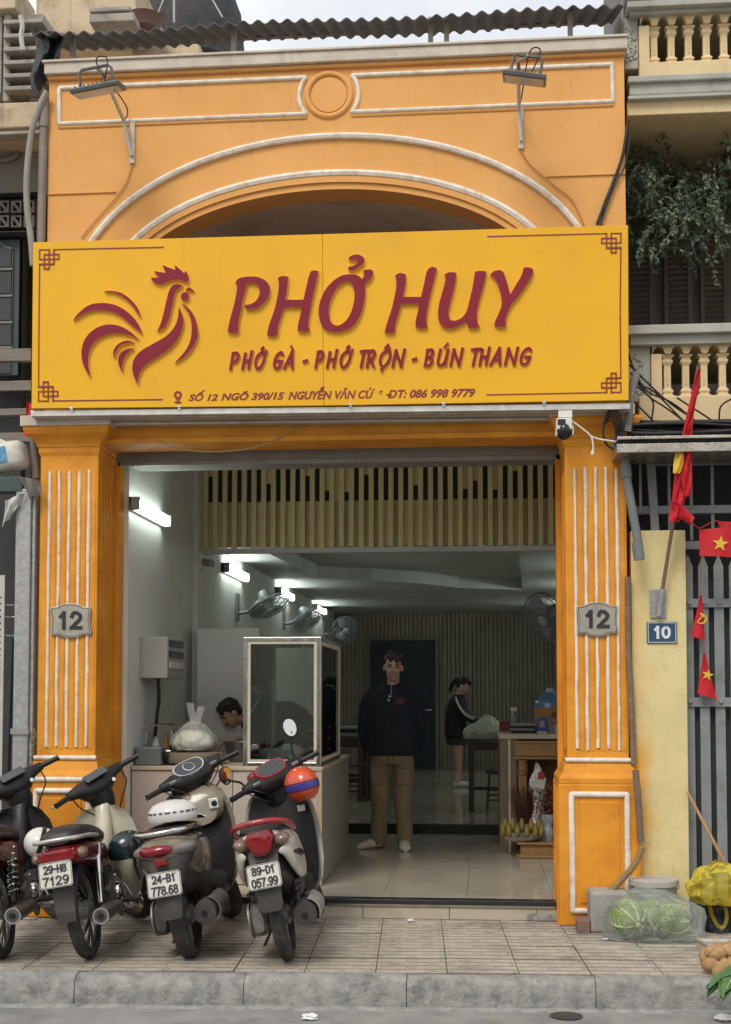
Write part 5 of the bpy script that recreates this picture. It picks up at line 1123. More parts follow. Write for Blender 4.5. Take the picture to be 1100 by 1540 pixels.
    fin(B().lathe([(0, -.012), (.013, -.012), (.016, 0), (.016, .01)], (.10, .80, .955), 'y', 14).xf(M), 'key_switch', CHROME, hc)
    grips(o, M, .835, 1.005)
    fin(B().tube(cr([(.09, .70, .33), (.14, .66, .24), (.15, .58, .20), (.16, .50, .20)], 4), .008, 6).obox((.165, .49, .202), (.05, .05, .012)), 'brake_pedal', ALU, o)
    fin(B().tube(cr([(.04, .84, .36), (.09, .80, .45), (.06, .72, .52), (.03, .62, .50)], 4), .006, 5).tube(cr([(-.03, .60, .38), (.05, .56, .44), (.08, .48, .46), (.07, .38, .52)], 4), .005, 5), 'engine_hose', BLKP, o)
    fin(B().lathe([(0, -.006), (.011, -.006), (.013, .002)], (-.06, .80, .70), 'y', 12), 'shield_bolt', STEEL, o); fin(B().obox((.09, .795, .60), (.012, .006, .09), (0, R(-18), 0)).obox((.115, .797, .59), (.01, .006, .06), (0, R(12), 0)), 'shield_clip', BLKP, o)
    fin(B().loft([ring(y, 0, z, .04, .05, 3, 14) for y, z in ((.50, .43), (.54, .44), (.62, .46), (.66, .46))]), 'carburettor', ENGM, o, smooth=40); fin(B().box((-.09, .22, .36), (.09, .36, .50)), 'air_box', BLKP, o, bevel=.02)
    for s in (-1, 1): fin(B().tube([M @ Vector(q) for q in cr([(s * .2, .84, .98), (s * .19, .82, .90), (s * .12, .85, .82), (s * .05, .9, .72)], 4)], .005, 5), 'control_cable', BLKP, o)
    return o
def scooter(name, label, loc, lean, rz, body, body2, l1, l2, kind, sig=R(24)):
    o = thing(name, label, 'scooter', loc, (0, -lean, rz), 'motorbikes parked on the pavement', local=True); M = steer(sig, .93, .90, R(26)); A = kind == 'wide'
    U = 0 if A else .06; r = .255 if A else .265; tw = .105 if A else .085
    wheel(o, 0, r, tw, (BLKR, GREYD, ENGM), spokes=False); wheel(o, 1.27, .265, .085, (BLKR, GREYD, ENGM), M=M, spokes=False)
    # engine unit on the left, drive cover, exhaust on the right
    en = fin(B().loft([ring(y, -.125, z, w_, h, 3.4, 18) for y, z, w_, h in ((-.10, r, .03, .06), (-.06, r, .05, .09), (.05, r + .01, .055, .10), (.22, r + .015, .055, .085), (.42, r, .055, .10), (.50, r, .045, .085), (.53, r, .02, .05))]), 'engine_case', ENGM if not A else GREYD, o, smooth=40)
    fin(B().loft([ring(y, 0, z, .075, h, 3.2, 16) for y, z, h in ((.30, .30, .05), (.34, .30, .09), (.50, .30, .09), (.62, .33, .055), (.66, .33, .03))]), 'engine_block', ENGM, o, smooth=40)
    fin(B().box((-.16, -.02, r + .10), (-.07, .24, r + .20)), 'air_filter_box', GREYD, o, bevel=.02)
    b = B()
    for k in range(5): b.lathe([(.03 + .016 * k, -.182 - .001 * k), (.036 + .016 * k, -.182 - .001 * k), (.036 + .016 * k, -.175), (.03 + .016 * k, -.175)], (0, .02, r), 'x', 24, caps=False)
    fin(b, 'cover_ribs', ENGM, en)
    mx_ = .15
    ex = muffler(o, [(mx_ + .012, -.20, .275), (mx_ + .012, -.13, .28), (mx_ + .008, .02, .275), (mx_, .18, .255), (mx_ - .03, .28, .22), (.08, .42, .17), (.02, .55, .17)], [.064, .070, .068, .054, .026, .018, .016], GREYD, .015)
    sc_ = [[Vector((mx_ + .015 + rr * math.cos(a), y, .278 + rr * math.sin(a))) for rr in (.079, .085) for a in [R(-25 + 14 * j) * (1 if rr < .08 else 1) for j in range(8)][::1 if rr < .08 else -1]] for y in (-.17, -.14, .05, .16)]
    fin(B().loft(sc_), 'heat_shield', mat('dusty_shield', (.13, .125, .12), (.18, .17, .16), .5, sc=9) if A else GREYP, ex, smooth=50)
    shock(o, -.12, .02, r + .05, .10, .62, False)
    if not A: shock(o, .115, .0, r + .05, .06, .66, False)
    fin(B().box((.06, -.03, r - .03), (.085, .25, r + .03)), 'swing_arm', GREYD, o, bevel=.008)
    # hugger and plate bracket
    b = B(); f1 = []
    for k in range(10):
        a = R(70 + 75 * k / 9); rr = r + .045; f1.append([Vector((x, r2 * math.cos(a), r + r2 * math.sin(a) - x * x * 6)) for x, r2 in ((-tw * .62, rr), (0, rr + .004), (tw * .62, rr), (tw * .62, rr - .008), (0, rr - .006), (-tw * .62, rr - .008))])
    fin(b.loft(f1), 'hugger', GREYD, o, smooth=50)
    fin(B().loft([[Vector((x, yy + dy, zz)) for x, dy in ((-w_, .0), (-w_ * .5, -.012), (w_ * .5, -.012), (w_, .0), (w_ * .9, .02), (-w_ * .9, .02))] for zz, w_, yy in ((.66 + U, .085, -.24), (.58 + U, .085, -.30), (.50 + U, .075, -.335), (.42 + U, .075, -.345), (.33 + U, .07, -.35), (.285 + U, .055, -.345))]), 'mud_flap', GREYD, o, smooth=30)
    if A: fin(B().obox((-.01, -.355, .612), (.075, .02, .035)), 'reflector', REDL, o, bevel=.004)
    fin(B().tube([(-.10, -.30, .46), (-.115, -.36, .46)], .012, 6), 'plate_bracket', BLKP, o)
    # body
    if A:
        secs = ((-.34, .685, .07, .04, .05), (-.30, .68, .125, .062, .085), (-.20, .67, .155, .075, .14), (.0, .655, .165, .085, .22), (.2, .64, .165, .09, .24), (.36, .60, .15, .10, .24), (.46, .54, .12, .10, .22))
    else:
        secs = ((-.30, .75, .06, .03, .05), (-.26, .745, .11, .045, .08), (-.16, .73, .145, .055, .13), (.0, .71, .16, .07, .2), (.2, .66, .165, .09, .22), (.36, .60, .155, .11, .23), (.46, .53, .12, .11, .2))
    bd = fin(B().loft([ring(y, 0, z, w_, h, 2.5, 26, hb, tilt=-.15) for y, z, w_, h, hb in secs]), 'tail_body', body if A else body2, o, smooth=55)
    fin(B().loft([ring(y, 0, z, w_, h, 2.8, 20) for y, z, w_, h in ((-.28, .545 + U, .07, .06), (-.1, .50 + U, .11, .11), (.15, .45, .13, .12), (.42, .40, .13, .12))]), 'under_body', GREYD, o, smooth=50)
    fin(B().loft([ring(y, 0, z, w_, h, 2.6, 24, hb) for y, z, w_, h, hb in ((-.25, .745 + U * .5, .08, .02, .02), (-.2, .755 + U * .5, .125, .035, .025), (0, .765 + U * .5, .145, .038, .03), (.15, .755, .145, .035, .03), (.26, .735, .13, .035, .03), (.42, .715, .10, .035, .035), (.50, .68, .06, .02, .03))]), 'seat', SEATM, o, smooth=50)
    if A:
        lm = fin(B().ball((0, -.235, .672), (.188, .115, .060), 26, 14), 'tail_lamp', CLEARL, o, smooth=60)
        fin(B().ball((-.02, -.272, .677), (.128, .10, .047), 22, 12), 'red_lens', REDL, lm, smooth=60)
        fin(B().loft([ringz(z, 0, y, w_, d_, 2.6, 22) for z, y, w_, d_ in ((.655, -.19, .172, .12), (.60, -.21, .15, .12), (.55, -.235, .115, .10), (.47, -.25, .085, .085))]), 'tail_skirt', GREYD, o, smooth=50)
        fin(B().tube(cr([(-.165, .02, .765), (-.175, -.16, .775), (-.13, -.30, .775), (0, -.345, .775), (.13, -.30, .775), (.175, -.16, .775), (.165, .02, .765)], 4), .014, 8), 'grab_rail', CHROME, o, smooth=60)
        b = text_b('SH mode', .05, .0006, .2, .002); fit(b, -.055, .055, -.012, .016, -.003); fin(b.xf(Matrix.Translation((.178, -.05, .70)) @ Matrix.Rotation(R(80), 4, 'Z')), 'badge', BLACKT, bd)
        fin(B().ball((-.19, -.20, .715), (.03, .05, .05), 12, 8), 'helmet_hook_cover', BLKP, o, smooth=60); fin(B().tube([(-.19, -.2, .68), (-.20, -.19, .60), (-.185, -.18, .52)], [.012, .012, .006], 6), 'hanging_strap', BLKP, o)
    else:
        pts = [(-.075, .035), (-.055, .065), (.055, .065), (.075, .035), (.05, -.05), (.02, -.068), (-.02, -.068), (-.05, -.05)]
        lm = fin(B().loft([[Vector((x * k * 1.12, y, .725 + z * k * 1.05)) for x, z in pts] for y, k in ((-.355, .7), (-.345, .95), (-.26, 1.05))]), 'tail_lamp', REDL, o, smooth=25)
        for s in (-1, 1):
            fin(B().ball((s * .105, -.245, .728), (.055, .075, .040), 16, 10, (0, s * R(-14), s * R(25))), 'turn_signal', AMBL, o, smooth=60)
            fin(B().loft([ring(y, s * x_, z, t_, h, 2.2, 18) for y, x_, z, t_, h in cr([(-.31, .105, .665, .010, .012), (-.27, .128, .655, .020, .040), (-.20, .148, .625, .024, .085), (-.05, .158, .595, .026, .125), (.15, .156, .565, .026, .12), (.32, .145, .52, .022, .09), (.42, .125, .48, .012, .03)], 3)]), 'side_panel', body2, o, smooth=60)
            fin(B().loft([ring(y, s * x_, z, .008, h, 2.4, 12) for y, x_, z, h in cr([(-.22, .172, .64, .006), (-.1, .182, .62, .02), (.05, .184, .60, .02), (.16, .178, .585, .006)], 3)]), 'panel_decal', BLKP, o, smooth=60)
        fin(B().tube(cr([(-.165, .0, .755), (-.172, -.12, .785), (-.138, -.25, .825), (-.07, -.30, .842), (0, -.31, .845), (.07, -.30, .842), (.138, -.25, .825), (.172, -.12, .785), (.165, .0, .755)], 4), .018, 10), 'grab_rail', P_RED2, o, smooth=60)
    regplate(o, -.372, .49 + U, l1, l2, w=.195 if A else .19, h=.14, x=-.005)
    # floor board and apron
    fin(B().loft([ring(y, 0, z, w_, h, 4, 16) for y, z, w_, h in ((.40, .33, .13, .06), (.5, .30, .15, .05), (.72, .30, .16, .05), (.84, .34, .15, .08))]), 'floor_board', BLKP, o, smooth=40)
    shell([(.26, .13, .83), (.34, .18, .82), (.46, .205, .82), (.60, .215, .835), (.72, .215, .855), (.82, .20, .875), (.90, .165, .89), (.95, .10, .90)], o, 'inner_apron', BLKP, .02, back=.05)
    shell([(.26, .145, .87), (.34, .205, .862), (.46, .235, .86), (.60, .245, .872), (.72, .243, .885), (.82, .225, .905), (.91, .185, .92), (.97, .11, .925)], o, 'outer_apron', body if A else P_WHITE, .03, back=.06)
    if A:
        fin(B().loft([ring(y, .02, z, w_, h, 2.6, 18, tilt=.1) for y, z, w_, h in ((.78, .80, .13, .10), (.85, .83, .19, .125), (.92, .85, .16, .10))]), 'glove_panel', body, o, smooth=50)
        fin(B().obox((.135, .775, .83), (.065, .01, .07), (R(-10), 0, R(12))), 'key_plate', ALU, o, bevel=.01); fin(B().lathe([(0, -.012), (.016, -.01), (.02, 0)], (.14, .768, .83), 'y', 14), 'key_switch', BLKP, o)
    else: fin(B().obox((.15, .80, .80), (.05, .012, .045), (R(-10), 0, 0)), 'key_plate', ALU, o, bevel=.008)
    for s in (-1, 1): fin(B().tube([(s * .07, 1.27, .265), (s * .065, 1.10, .6), (s * .05, 1.02, .78)], .018, 8).xf(M), 'fork_leg', BLKP, o, smooth=50)
    f1 = []
    for k in range(12):
        a = R(25 + 140 * k / 11); rr = .31; f1.append([Vector((x, 1.27 + r2 * math.cos(a), .265 + r2 * math.sin(a) - x * x * 8)) for x, r2 in ((-.06, rr), (0, rr), (.06, rr), (.06, rr - .008), (0, rr - .008), (-.06, rr - .008))])
    fin(B().loft(f1).xf(M), 'front_fender', body, o, smooth=50)
    hm = BLKP
    hc = fin(B().loft([[Vector((x, .90 + dy + c_ * math.cos(a), 1.01 + dz + e * math.sin(a))) for a in (2 * math.pi * j / 18 for j in range(18))] for x, c_, e, dy, dz in ((-.23, .028, .028, -.04, .03), (-.17, .045, .04, -.03, .028), (-.11, .10, .075, .0, .005), (0, .12, .09, .02, .0), (.11, .10, .075, .0, .005), (.17, .045, .04, -.03, .028), (.23, .028, .028, -.04, .03))]).xf(M), 'handlebar_cowl', hm, o, smooth=50)
    gm = Matrix.Translation((0, .845, 1.085)) @ Matrix.Rotation(R(48), 4, 'X')
    def gl(k, z_): return [Vector((x * k, y * k, z_)) for x, y in cr([(-.115, .0), (-.08, -.05), (0, -.062), (.08, -.05), (.115, 0), (.09, .05), (0, .062), (-.09, .05)], 3, True)]
    gg = fin(B().loft([gl(1.05, -.06), gl(1.05, .0), gl(.98, .012), gl(.9, .012)]).xf(M @ gm), 'gauge_bezel', CHROME if A else P_RED2, hc, smooth=35)
    fin(B().loft([gl(.89, .0125), gl(.88, .014)]).xf(M @ gm), 'gauge', mat('gauge_face', (.05, .052, .056), (.07, .072, .075), .08, sc=60, bump=0), hc)
    if A: fin(B().lathe([(.036, .014), (.042, .018), (.036, .019)], n=20, caps=False).xf(M @ gm), 'dial_ring', CHROME, hc)
    if not A: fin(B().loft([[Vector((x, .94 + dy, 1.06 + z)) for x, z in ((-w_, -.04), (w_, -.04), (w_ * .8, .05), (-w_ * .8, .05))] for w_, dy in ((.16, -.06), (.15, .03), (.09, .09))]).xf(M), 'front_cowl', P_RED2, hc, bevel=.012)
    grips(o, M, .855, 1.035, .345)
    fin(B().obox((.20, .90, 1.075), (.055, .04, .035), (0, 0, R(12))).xf(M), 'brake_reservoir', GREYD, o, bevel=.006)
    for s in (-1, 1):
        fin(B().tube([M @ Vector(q) for q in cr([(s * .22, .87, 1.03), (s * .20, .80, .97), (s * .12, .82, .90), (s * .06, .90, .86)], 4)], .0055, 5), 'control_cable', BLKP, o); fin(B().tube([M @ Vector(q) for q in cr([(s * .20, .875, 1.05), (s * .17, .80, 1.0), (s * .10, .80, .94), (s * .05, .88, .88)], 4)], .004, 5), 'control_cable', BLKP, o)
        fin(B().obox((s * .155, .805, 1.045), (.05, .012, .02), (R(30), 0, 0)).xf(M), 'switch', GREYP, o, bevel=.003)
        fin(B().tube([(s * .13, .30, .32), (s * .19, .28, .33)], .011, 6), 'pillion_peg', ALU, o)
    fin(B().tube(cr([(-.10, .05, r + .2), (-.02, .0, r + .24), (.06, -.02, r + .16), (.09, .02, r + .05)], 4), .005, 5), 'brake_hose', BLKP, o)
    fin(B().loft([ringz(z, 0, .93, w_, d_) for z, w_, d_ in ((.86, .09, .07), (.92, .105, .085), (.98, .11, .09))]).xf(M), 'steering_neck', BLKP, o, smooth=50)
    if not A:
        mirror(o, M, -1, .88, 1.05, .10, .11, (.35, -1, -.35), (.05, .062)); mirror(o, M, 1, .88, 1.05, .06, .19, (-.1, -1, -.12), (.05, .066))
    fin(B().tube([(-.09, .45, .2), (-.15, .42, .1), (-.21, .40, .012)], .010, 6), 'side_stand', BLKP, o)
    return o
def gp(px, py): q = PZ(px, py, 0); return (q.x, q.y, 0)
underbone('motorbike', 'dark red and black motorbike cut off by the picture edge, spring shocks', gp(6, 1441), R(10), R(5), P_RED, BLKP, '', '', None, R(40))
underbone('motorbike', 'motorbike with pale ivory leg shield and plate 29-H8 7129', gp(137, 1441), R(10), R(3), P_RED, P_IVORY, '29-H8', '7129', True, R(46))
scooter('scooter', 'champagne scooter with wide tail lamp and plate 24-B1 778.68', gp(289, 1440), R(10), R(2), P_GOLD, P_GOLD, '24-B1', '778.68', 'wide', R(36))
scooter('scooter', 'red and white scooter with orange helmet and plate 89-D1 057.99', gp(436, 1444), R(11), R(3), P_RED2, P_WHITE, '89-D1', '057.99', 'slim', R(36))

# helmets
def helmet(name, c, r, m, label, rotv=(0, 0, 0), stripe=None, peak=True, deep=0):
    o = thing(name, label, 'helmet', c, rotv, local=True)
    rings = []
    for i in range(11):
        t = R(2 + (98 + deep) * i / 10); rings.append([Vector((r * .93 * math.sin(t) * math.cos(a), r * 1.12 * math.sin(t) * math.sin(a), r * math.cos(t) * (1.0 if t < 1.57 or deep else 1.6))) for a in (2 * math.pi * j / 28 for j in range(28))])
    rings += [[v * .92 for v in rings[-1]], [v * .88 + Vector((0, 0, r * .25)) for v in rings[-1]]]
    fin(B().loft(rings), 'shell', m, o, smooth=60)
    if stripe:
        for k, (m2, w0) in enumerate(stripe):
            b = B(); n = 40
            b.loft([[Vector((math.copysign(1, s) * 0 + r * .93 * 1.012 * math.cos(a) * math.cos(ph), r * 1.12 * 1.012 * math.sin(a) * math.cos(ph), r * 1.012 * math.sin(ph))) for ph in (w0[0] + (w0[1] - w0[0]) * q / 3 for q in range(4))] + [Vector((r * .9 * math.cos(a) * math.cos(ph), r * 1.08 * math.sin(a) * math.cos(ph), r * .97 * math.sin(ph))) for ph in (w0[1], w0[0])] for s, a in ((1, 2 * math.pi * j / n) for j in range(n))], False, True)
            fin(b, 'stripe', m2, o, smooth=60)
    if peak: fin(B().loft([[Vector((x * r * .75, r * 1.02 + d * r * .5 * (1 - .6 * x * x), r * (.05 - .18 * d) + dz)) for x in (-1, -.5, 0, .5, 1)] + [Vector((x * r * .75, r * 1.02 + d * r * .5 * (1 - .6 * x * x), r * (.05 - .18 * d) + dz - .006)) for x in (1, .5, 0, -.5, -1)] for d, dz in ((-.25, 0), (.4, .01), (1, 0))]), 'peak', m, o, smooth=60)
    fin(B().tube(cr([(-r * .85, 0, -r * .1), (-r * .5, r * .2, -r * .7), (0, r * .3, -r * .95), (r * .5, r * .2, -r * .7), (r * .85, 0, -r * .1)], 4), .006, 5), 'chin_strap', BLKP, o)
    return o
H_OR = mat('orange_shell', (.62, .085, .03), None, .25, sc=3, bump=0, coat=.5); H_GR = mat('dark_teal_shell', (.012, .03, .034), None, .2, sc=3, bump=0, coat=.5); H_WH = mat('white_shell', (.70, .69, .65), None, .35, sc=4, bump=0, coat=.3)
BLUE = mat('blue_stripe', (.05, .05, .28), None, .3, bump=0); DKB = mat('dark_blue_line', (.02, .02, .09), None, .3, bump=0)
q = PY(454, 1180, -.78); helmet('helmet', q, .118, H_OR, 'orange helmet with blue stripe hanging from the red scooter handlebar', (R(-8), R(-12), R(30)), ((BLUE, (-.24, .08)), (DKB, (.11, .16)), (DKB, (-.31, -.27))), peak=False, deep=50)
q = PY(192, 1276, -.95); helmet('helmet', q, .115, H_GR, 'dark teal helmet hanging behind the ivory leg shield', (R(15), R(10), R(-60)))
q = PY(62, 1268, -1.55); helmet('helmet', q, .10, H_WH, 'white helmet with black band wedged between the two leftmost motorbikes', (R(5), R(-75), R(15)), ((BLKP, (-.1, .16)),), peak=False)
q = PY(260, 1222, -1.46)
o = thing('sun_hat', 'white cap with grey print lying on the champagne scooter seat', 'cap', q, (R(4), R(-6), R(-40)), local=True); r = .118
fin(B().loft([ringz(z, 0, 0, w_ * 1.12, w_ * 1.15, 2.1, 26) for z, w_ in ((-.045, .122), (-.02, .128), (.02, .122), (.05, .10), (.068, .065), (.076, .02))]), 'crown', H_WH, o, smooth=60)
fin(B().loft([[Vector((x * .11, .10 + d * .13 * (1 - .55 * x * x), -.024 - .025 * d + dz)) for x in (-1, -.6, 0, .6, 1)] + [Vector((x * .11, .10 + d * .13 * (1 - .55 * x * x), -.03 - .025 * d + dz)) for x in (1, .6, 0, -.6, -1)] for d, dz in ((-.2, 0), (.4, .008), (1, 0))]), 'peak', H_WH, o, smooth=60)
b = B()
for k in range(12): a = R(-150 + 17 * k); b.obox((.141 * math.cos(a), .145 * math.sin(a), .006), (.022 if k % 3 else .034, .003, .012), (0, 0, a + R(90)))
fin(b, 'print_band', mat('grey_print', (.12, .12, .14), None, .6), o)
# ================================================================== people
SKIN = mat('skin', (.58, .37, .27), (.53, .33, .235), .5, sc=20, bump=.05, bsc=200)
HAIR = mat('black_hair', (.012, .011, .011), (.02, .018, .017), .45, sc=40, bump=.5, bsc=90, stretch=(1, 1, .2))
LIPS = mat('lips', (.30, .10, .085), None, .4, bump=0); TEETH = mat('teeth', (.68, .66, .60), None, .3, bump=0); EYEM = mat('eye_dark', (.02, .016, .014), None, .2, bump=0)
def remesh(o, v=.012, it=6, f=.5):
    m = o.modifiers.new('remesh', 'REMESH'); m.mode = 'VOXEL'; m.voxel_size = v; m.use_smooth_shade = True
    s = o.modifiers.new('smooth', 'SMOOTH'); s.iterations = it; s.factor = f
    return o
def limb(b, pts, rs, n=12):
    b.tube(cr([tuple(p) for p in pts], 4), [r[0] for r in cr([(r,) for r in rs], 4)] if len(rs) > 2 else rs, n)
    b.ball(pts[0], rs[0] * .98, 12, 8); b.ball(pts[-1], rs[-1] * .98, 12, 8); return b
def hand(b, w, d, up, s=1.0, curl=.5):
    d, up = Vector(d).normalized(), Vector(up).normalized(); sd = d.cross(up).normalized(); w = Vector(w)
    q = Matrix((sd, d, up)).transposed().to_euler()
    b.ball(w + d * .05 * s, (.040 * s, .052 * s, .016 * s), 12, 8, tuple(q))
    for k, (o_, ln) in enumerate(((-.030, .062), (-.010, .076), (.010, .08), (.029, .07))):
        p0 = w + d * .085 * s + sd * o_ * s; p1 = p0 + (d - up * curl * .4).normalized() * ln * .5 * s; p2 = p1 + (d - up * curl * 1.3).normalized() * ln * .5 * s; b.tube([p0 - d * .02, p0, p1, p2], [.0095, .009, .0085, .007], 6)
    p0 = w + d * .03 * s - sd * .036 * s; p1 = p0 + (d - sd * .7 - up * .2).normalized() * .04 * s; b.tube([p0, p1, p1 + (d - up * .5).normalized() * .03 * s], [.012, .010, .008], 6)
def head_geo(b, c, m, s=1.0):                 # c = centre of head, m = 3x3 rotation; face looks along local -y
    T = Matrix.Translation(c) @ m.to_4x4() @ Matrix.Scale(s, 4); i0 = len(b.v)
    b.ball((0, .012, .030), (.074, .092, .088), 18, 12); b.ball((0, -.022, -.035), (.058, .066, .080), 16, 10); b.ball((0, -.042, -.088), (.032, .034, .026), 12, 8)
    b.tube([(0, -.080, .012), (0, -.094, -.012), (0, -.104, -.026), (0, -.090, -.036)], [.009, .011, .014, .010], 8); b.ball((.011, -.090, -.029), .010, 8, 6); b.ball((-.011, -.090, -.029), .010, 8, 6)
    for sx in (-1, 1): b.ball((sx * .076, .006, -.008), (.011, .018, .031), 10, 8); b.ball((sx * .038, -.065, -.022), (.022, .018, .018), 10, 7); b.ball((sx * .030, -.074, .024), (.024, .012, .008), 10, 6)
    b.xf(T, i0); return T
def face_parts(par, T, smile=True):
    for sx in (-1, 1):
        fin(B().ball((sx * .030, -.082, .008), (.014, .007, .0055), 10, 6).xf(T), 'eye', EYEM, par, smooth=60); fin(B().tube([(sx * .014, -.088, .024), (sx * .03, -.089, .030), (sx * .048, -.078, .024)], [.003, .0045, .002], 6).xf(T), 'eyebrow', HAIR, par)
    fin(B().tube([(-.030, -.080, -.050), (-.016, -.092, -.060), (0, -.096, -.063), (.016, -.092, -.060), (.030, -.080, -.050)], [.003, .007, .009, .007, .003], 8).xf(T), 'mouth', LIPS, par, smooth=60)
    if smile: fin(B().tube([(-.022, -.088, -.054), (0, -.101, -.060), (.022, -.088, -.054)], [.002, .0055, .002], 8).xf(T), 'teeth', TEETH, par, smooth=60)
def hair_geo(T, pony=False):
    b = B(); b.ball((0, .028, .050), (.081, .092, .082), 20, 12); b.ball((0, .062, .005), (.070, .054, .07), 16, 10); rn = random.Random(3)
    for k in range(46):
        a, e = rn.uniform(0, 6.28), rn.uniform(.15, 1.0); n_ = Vector((math.cos(a) * e, math.sin(a) * e, math.sqrt(max(0, 1.02 - e * e)))); p_ = Vector((0, .028, .05)) + Vector((n_.x * .078, n_.y * .088, n_.z * .08)); b.tube([p_, p_ + n_ * .012 + Vector((rn.uniform(-.02, .02), -.012, 0))], [.013, .005], 5)
    for k in range(9): a = R(-62 + 15.5 * k); b.tube([(.02 * math.sin(a), -.01, .125), (.055 * math.sin(a) + .008, -.075, .098 + .012 * math.cos(3 * a)), (.066 * math.sin(a) + .012, -.088 + .02 * abs(math.sin(a)), .066 - .016 * (k % 3))], [.018, .015, .006], 6)
    for sx in (-1, 1): b.tube([(sx * .074, -.02, .06), (sx * .077, -.008, .03), (sx * .075, -.004, .012)], [.016, .010, .005], 6)
    if pony: limb(b, [(0, .09, .05), (0, .15, .02), (0, .17, -.08), (0, .15, -.2)], [.03, .042, .036, .012])
    return b.xf(T)
# ---- man in dark pullover, facing the street
mp = PZ(590, 1276, .135); gx, gy, gz = mp.x, mp.y, .135
P = lambda x, y, z: Vector((gx + x, gy + y, gz + z))
man = thing('person', 'person in dark half-zip pullover and khaki cargo trousers standing in the shop', 'person', (gx, gy, gz))
b = B(); hT = head_geo(b, P(.015, -.03, 1.67), Euler((R(4), R(3), R(4))).to_matrix(), 1.1)
limb(b, [P(.01, .01, 1.46), P(.013, 0, 1.60)], [.062, .056]); b.ball(P(0, .0, 1.28), (.16, .105, .22)); b.ball(P(0, 0, .98), (.15, .11, .16))
for s in (-1, 1):
    limb(b, [P(s * .185, .0, 1.43), P(s * .25, .03, 1.15), P(s * .215, .10, .93)], [.055, .046, .034]); limb(b, [P(s * .09, 0, .92), P(s * .10, -.01, .5), P(s * .118, .02, .09)], [.085, .056, .040])
    b.tube([P(s * .118, .04, .05), P(s * .118, -.03, .04)], [.033, .033], 8)
    hand(b, P(s * .205, .12, .91), (-s * .75, .25, -.65), (-s * .3, 1, .2))
remesh(fin(b, 'body', SKIN, man), .0085, 4, .4); face_parts(man, hT)
remesh(fin(hair_geo(hT), 'hair', HAIR, man), .009, 3, .4)
NAVY = mat('navy_fleece', (.012, .016, .024), (.017, .021, .03), .85, sc=6, bump=.5, bsc=40, bd=.01)
b = B()
b.loft([ringz(gz + z, gx + x, gy + y, w_, d_, 2.5, 26) for z, w_, d_, x, y in ((.855, .20, .13, 0, 0), (.865, .235, .165, 0, 0), (.90, .245, .17, 0, 0), (1.0, .245, .175, 0, 0), (1.2, .25, .18, 0, 0), (1.36, .245, .165, 0, 0), (1.44, .20, .13, 0, 0), (1.475, .13, .10, 0, 0), (1.50, .10, .09, .01, .015), (1.51, .09, .08, .012, .03))])
for s in (-1, 1): limb(b, [P(s * .17, .0, 1.42), P(s * .215, .005, 1.33), P(s * .252, .02, 1.13), P(s * .242, .05, .99), P(s * .225, .09, .925)], [.085, .086, .076, .066, .056])
pu = remesh(fin(b, 'pullover', NAVY, man), .014, 5)
fin(B().tube([P(.02, -.155, 1.32), P(.005, -.142, 1.42), P(.0, -.10, 1.505)], .005, 6), 'zip', STEEL, pu); fin(B().ball(P(-.01, -.162, 1.40), .012, 8, 6), 'zip_pull', WHITEP, pu); fin(B().ball(P(-.018, -.170, 1.365), .011, 8, 6), 'zip_pull', WHITEP, pu)
fin(B().loft([[P(.085 + .045 * k * math.cos(a), -.172 - dd, 1.355 + .036 * k * math.sin(a)) for a in (2 * math.pi * j / 16 for j in range(16))] for k, dd in ((1, 0), (.9, .008))]), 'chest_patch', mat('dark_red_patch', (.12, .03, .028), None, .8), pu)
fin(B().tube([P(.075 * math.cos(a), -.005 + .085 * math.sin(a) * .9, 1.515 + .03 * math.sin(a)) for a in (2 * math.pi * j / 20 for j in range(20))], .022, 6, closed=True), 'collar', NAVY, pu, smooth=60)
KHAKI = mat('khaki_cotton', (.27, .205, .125), (.22, .165, .10), .85, sc=4, bump=.6, bsc=24, bd=.015)
b = B(); b.loft([ringz(gz + z, gx, gy, w_, d_, 2.4, 24) for z, w_, d_ in ((.78, .18, .13), (.86, .195, .14), (.98, .19, .135))])
for s, kx, ay in ((-1, -.105, .03), (1, .10, -.02)): limb(b, [P(s * .095, 0, .88), P(s * .11, -.005, .68), P(kx, -.02, .45), P(kx * 1.15, .01, .22), P(kx * 1.2, ay, .075)], [.105, .10, .086, .078, .078])
tr = remesh(fin(b, 'trousers', KHAKI, man), .014, 4)
for s in (-1, 1):
    fin(B().obox(P(s * .115, -.11, .66), (.12, .02, .13), (R(3), 0, s * R(8))), 'cargo_pocket', KHAKI, tr, bevel=.008); fin(B().obox(P(s * .115, -.122, .715), (.13, .02, .045), (R(3), 0, s * R(8))), 'pocket_flap', KHAKI, tr, bevel=.008)
    fin(B().tube([P(s * .02, -.13, .95), P(s * .022, -.145, .87), P(s * .02, -.14, .80)], .004, 5), 'drawstring', DARKM, tr)
CROC = mat('cream_foam_clog', (.66, .62, .52), (.58, .54, .45), .6, sc=10, bump=.15)
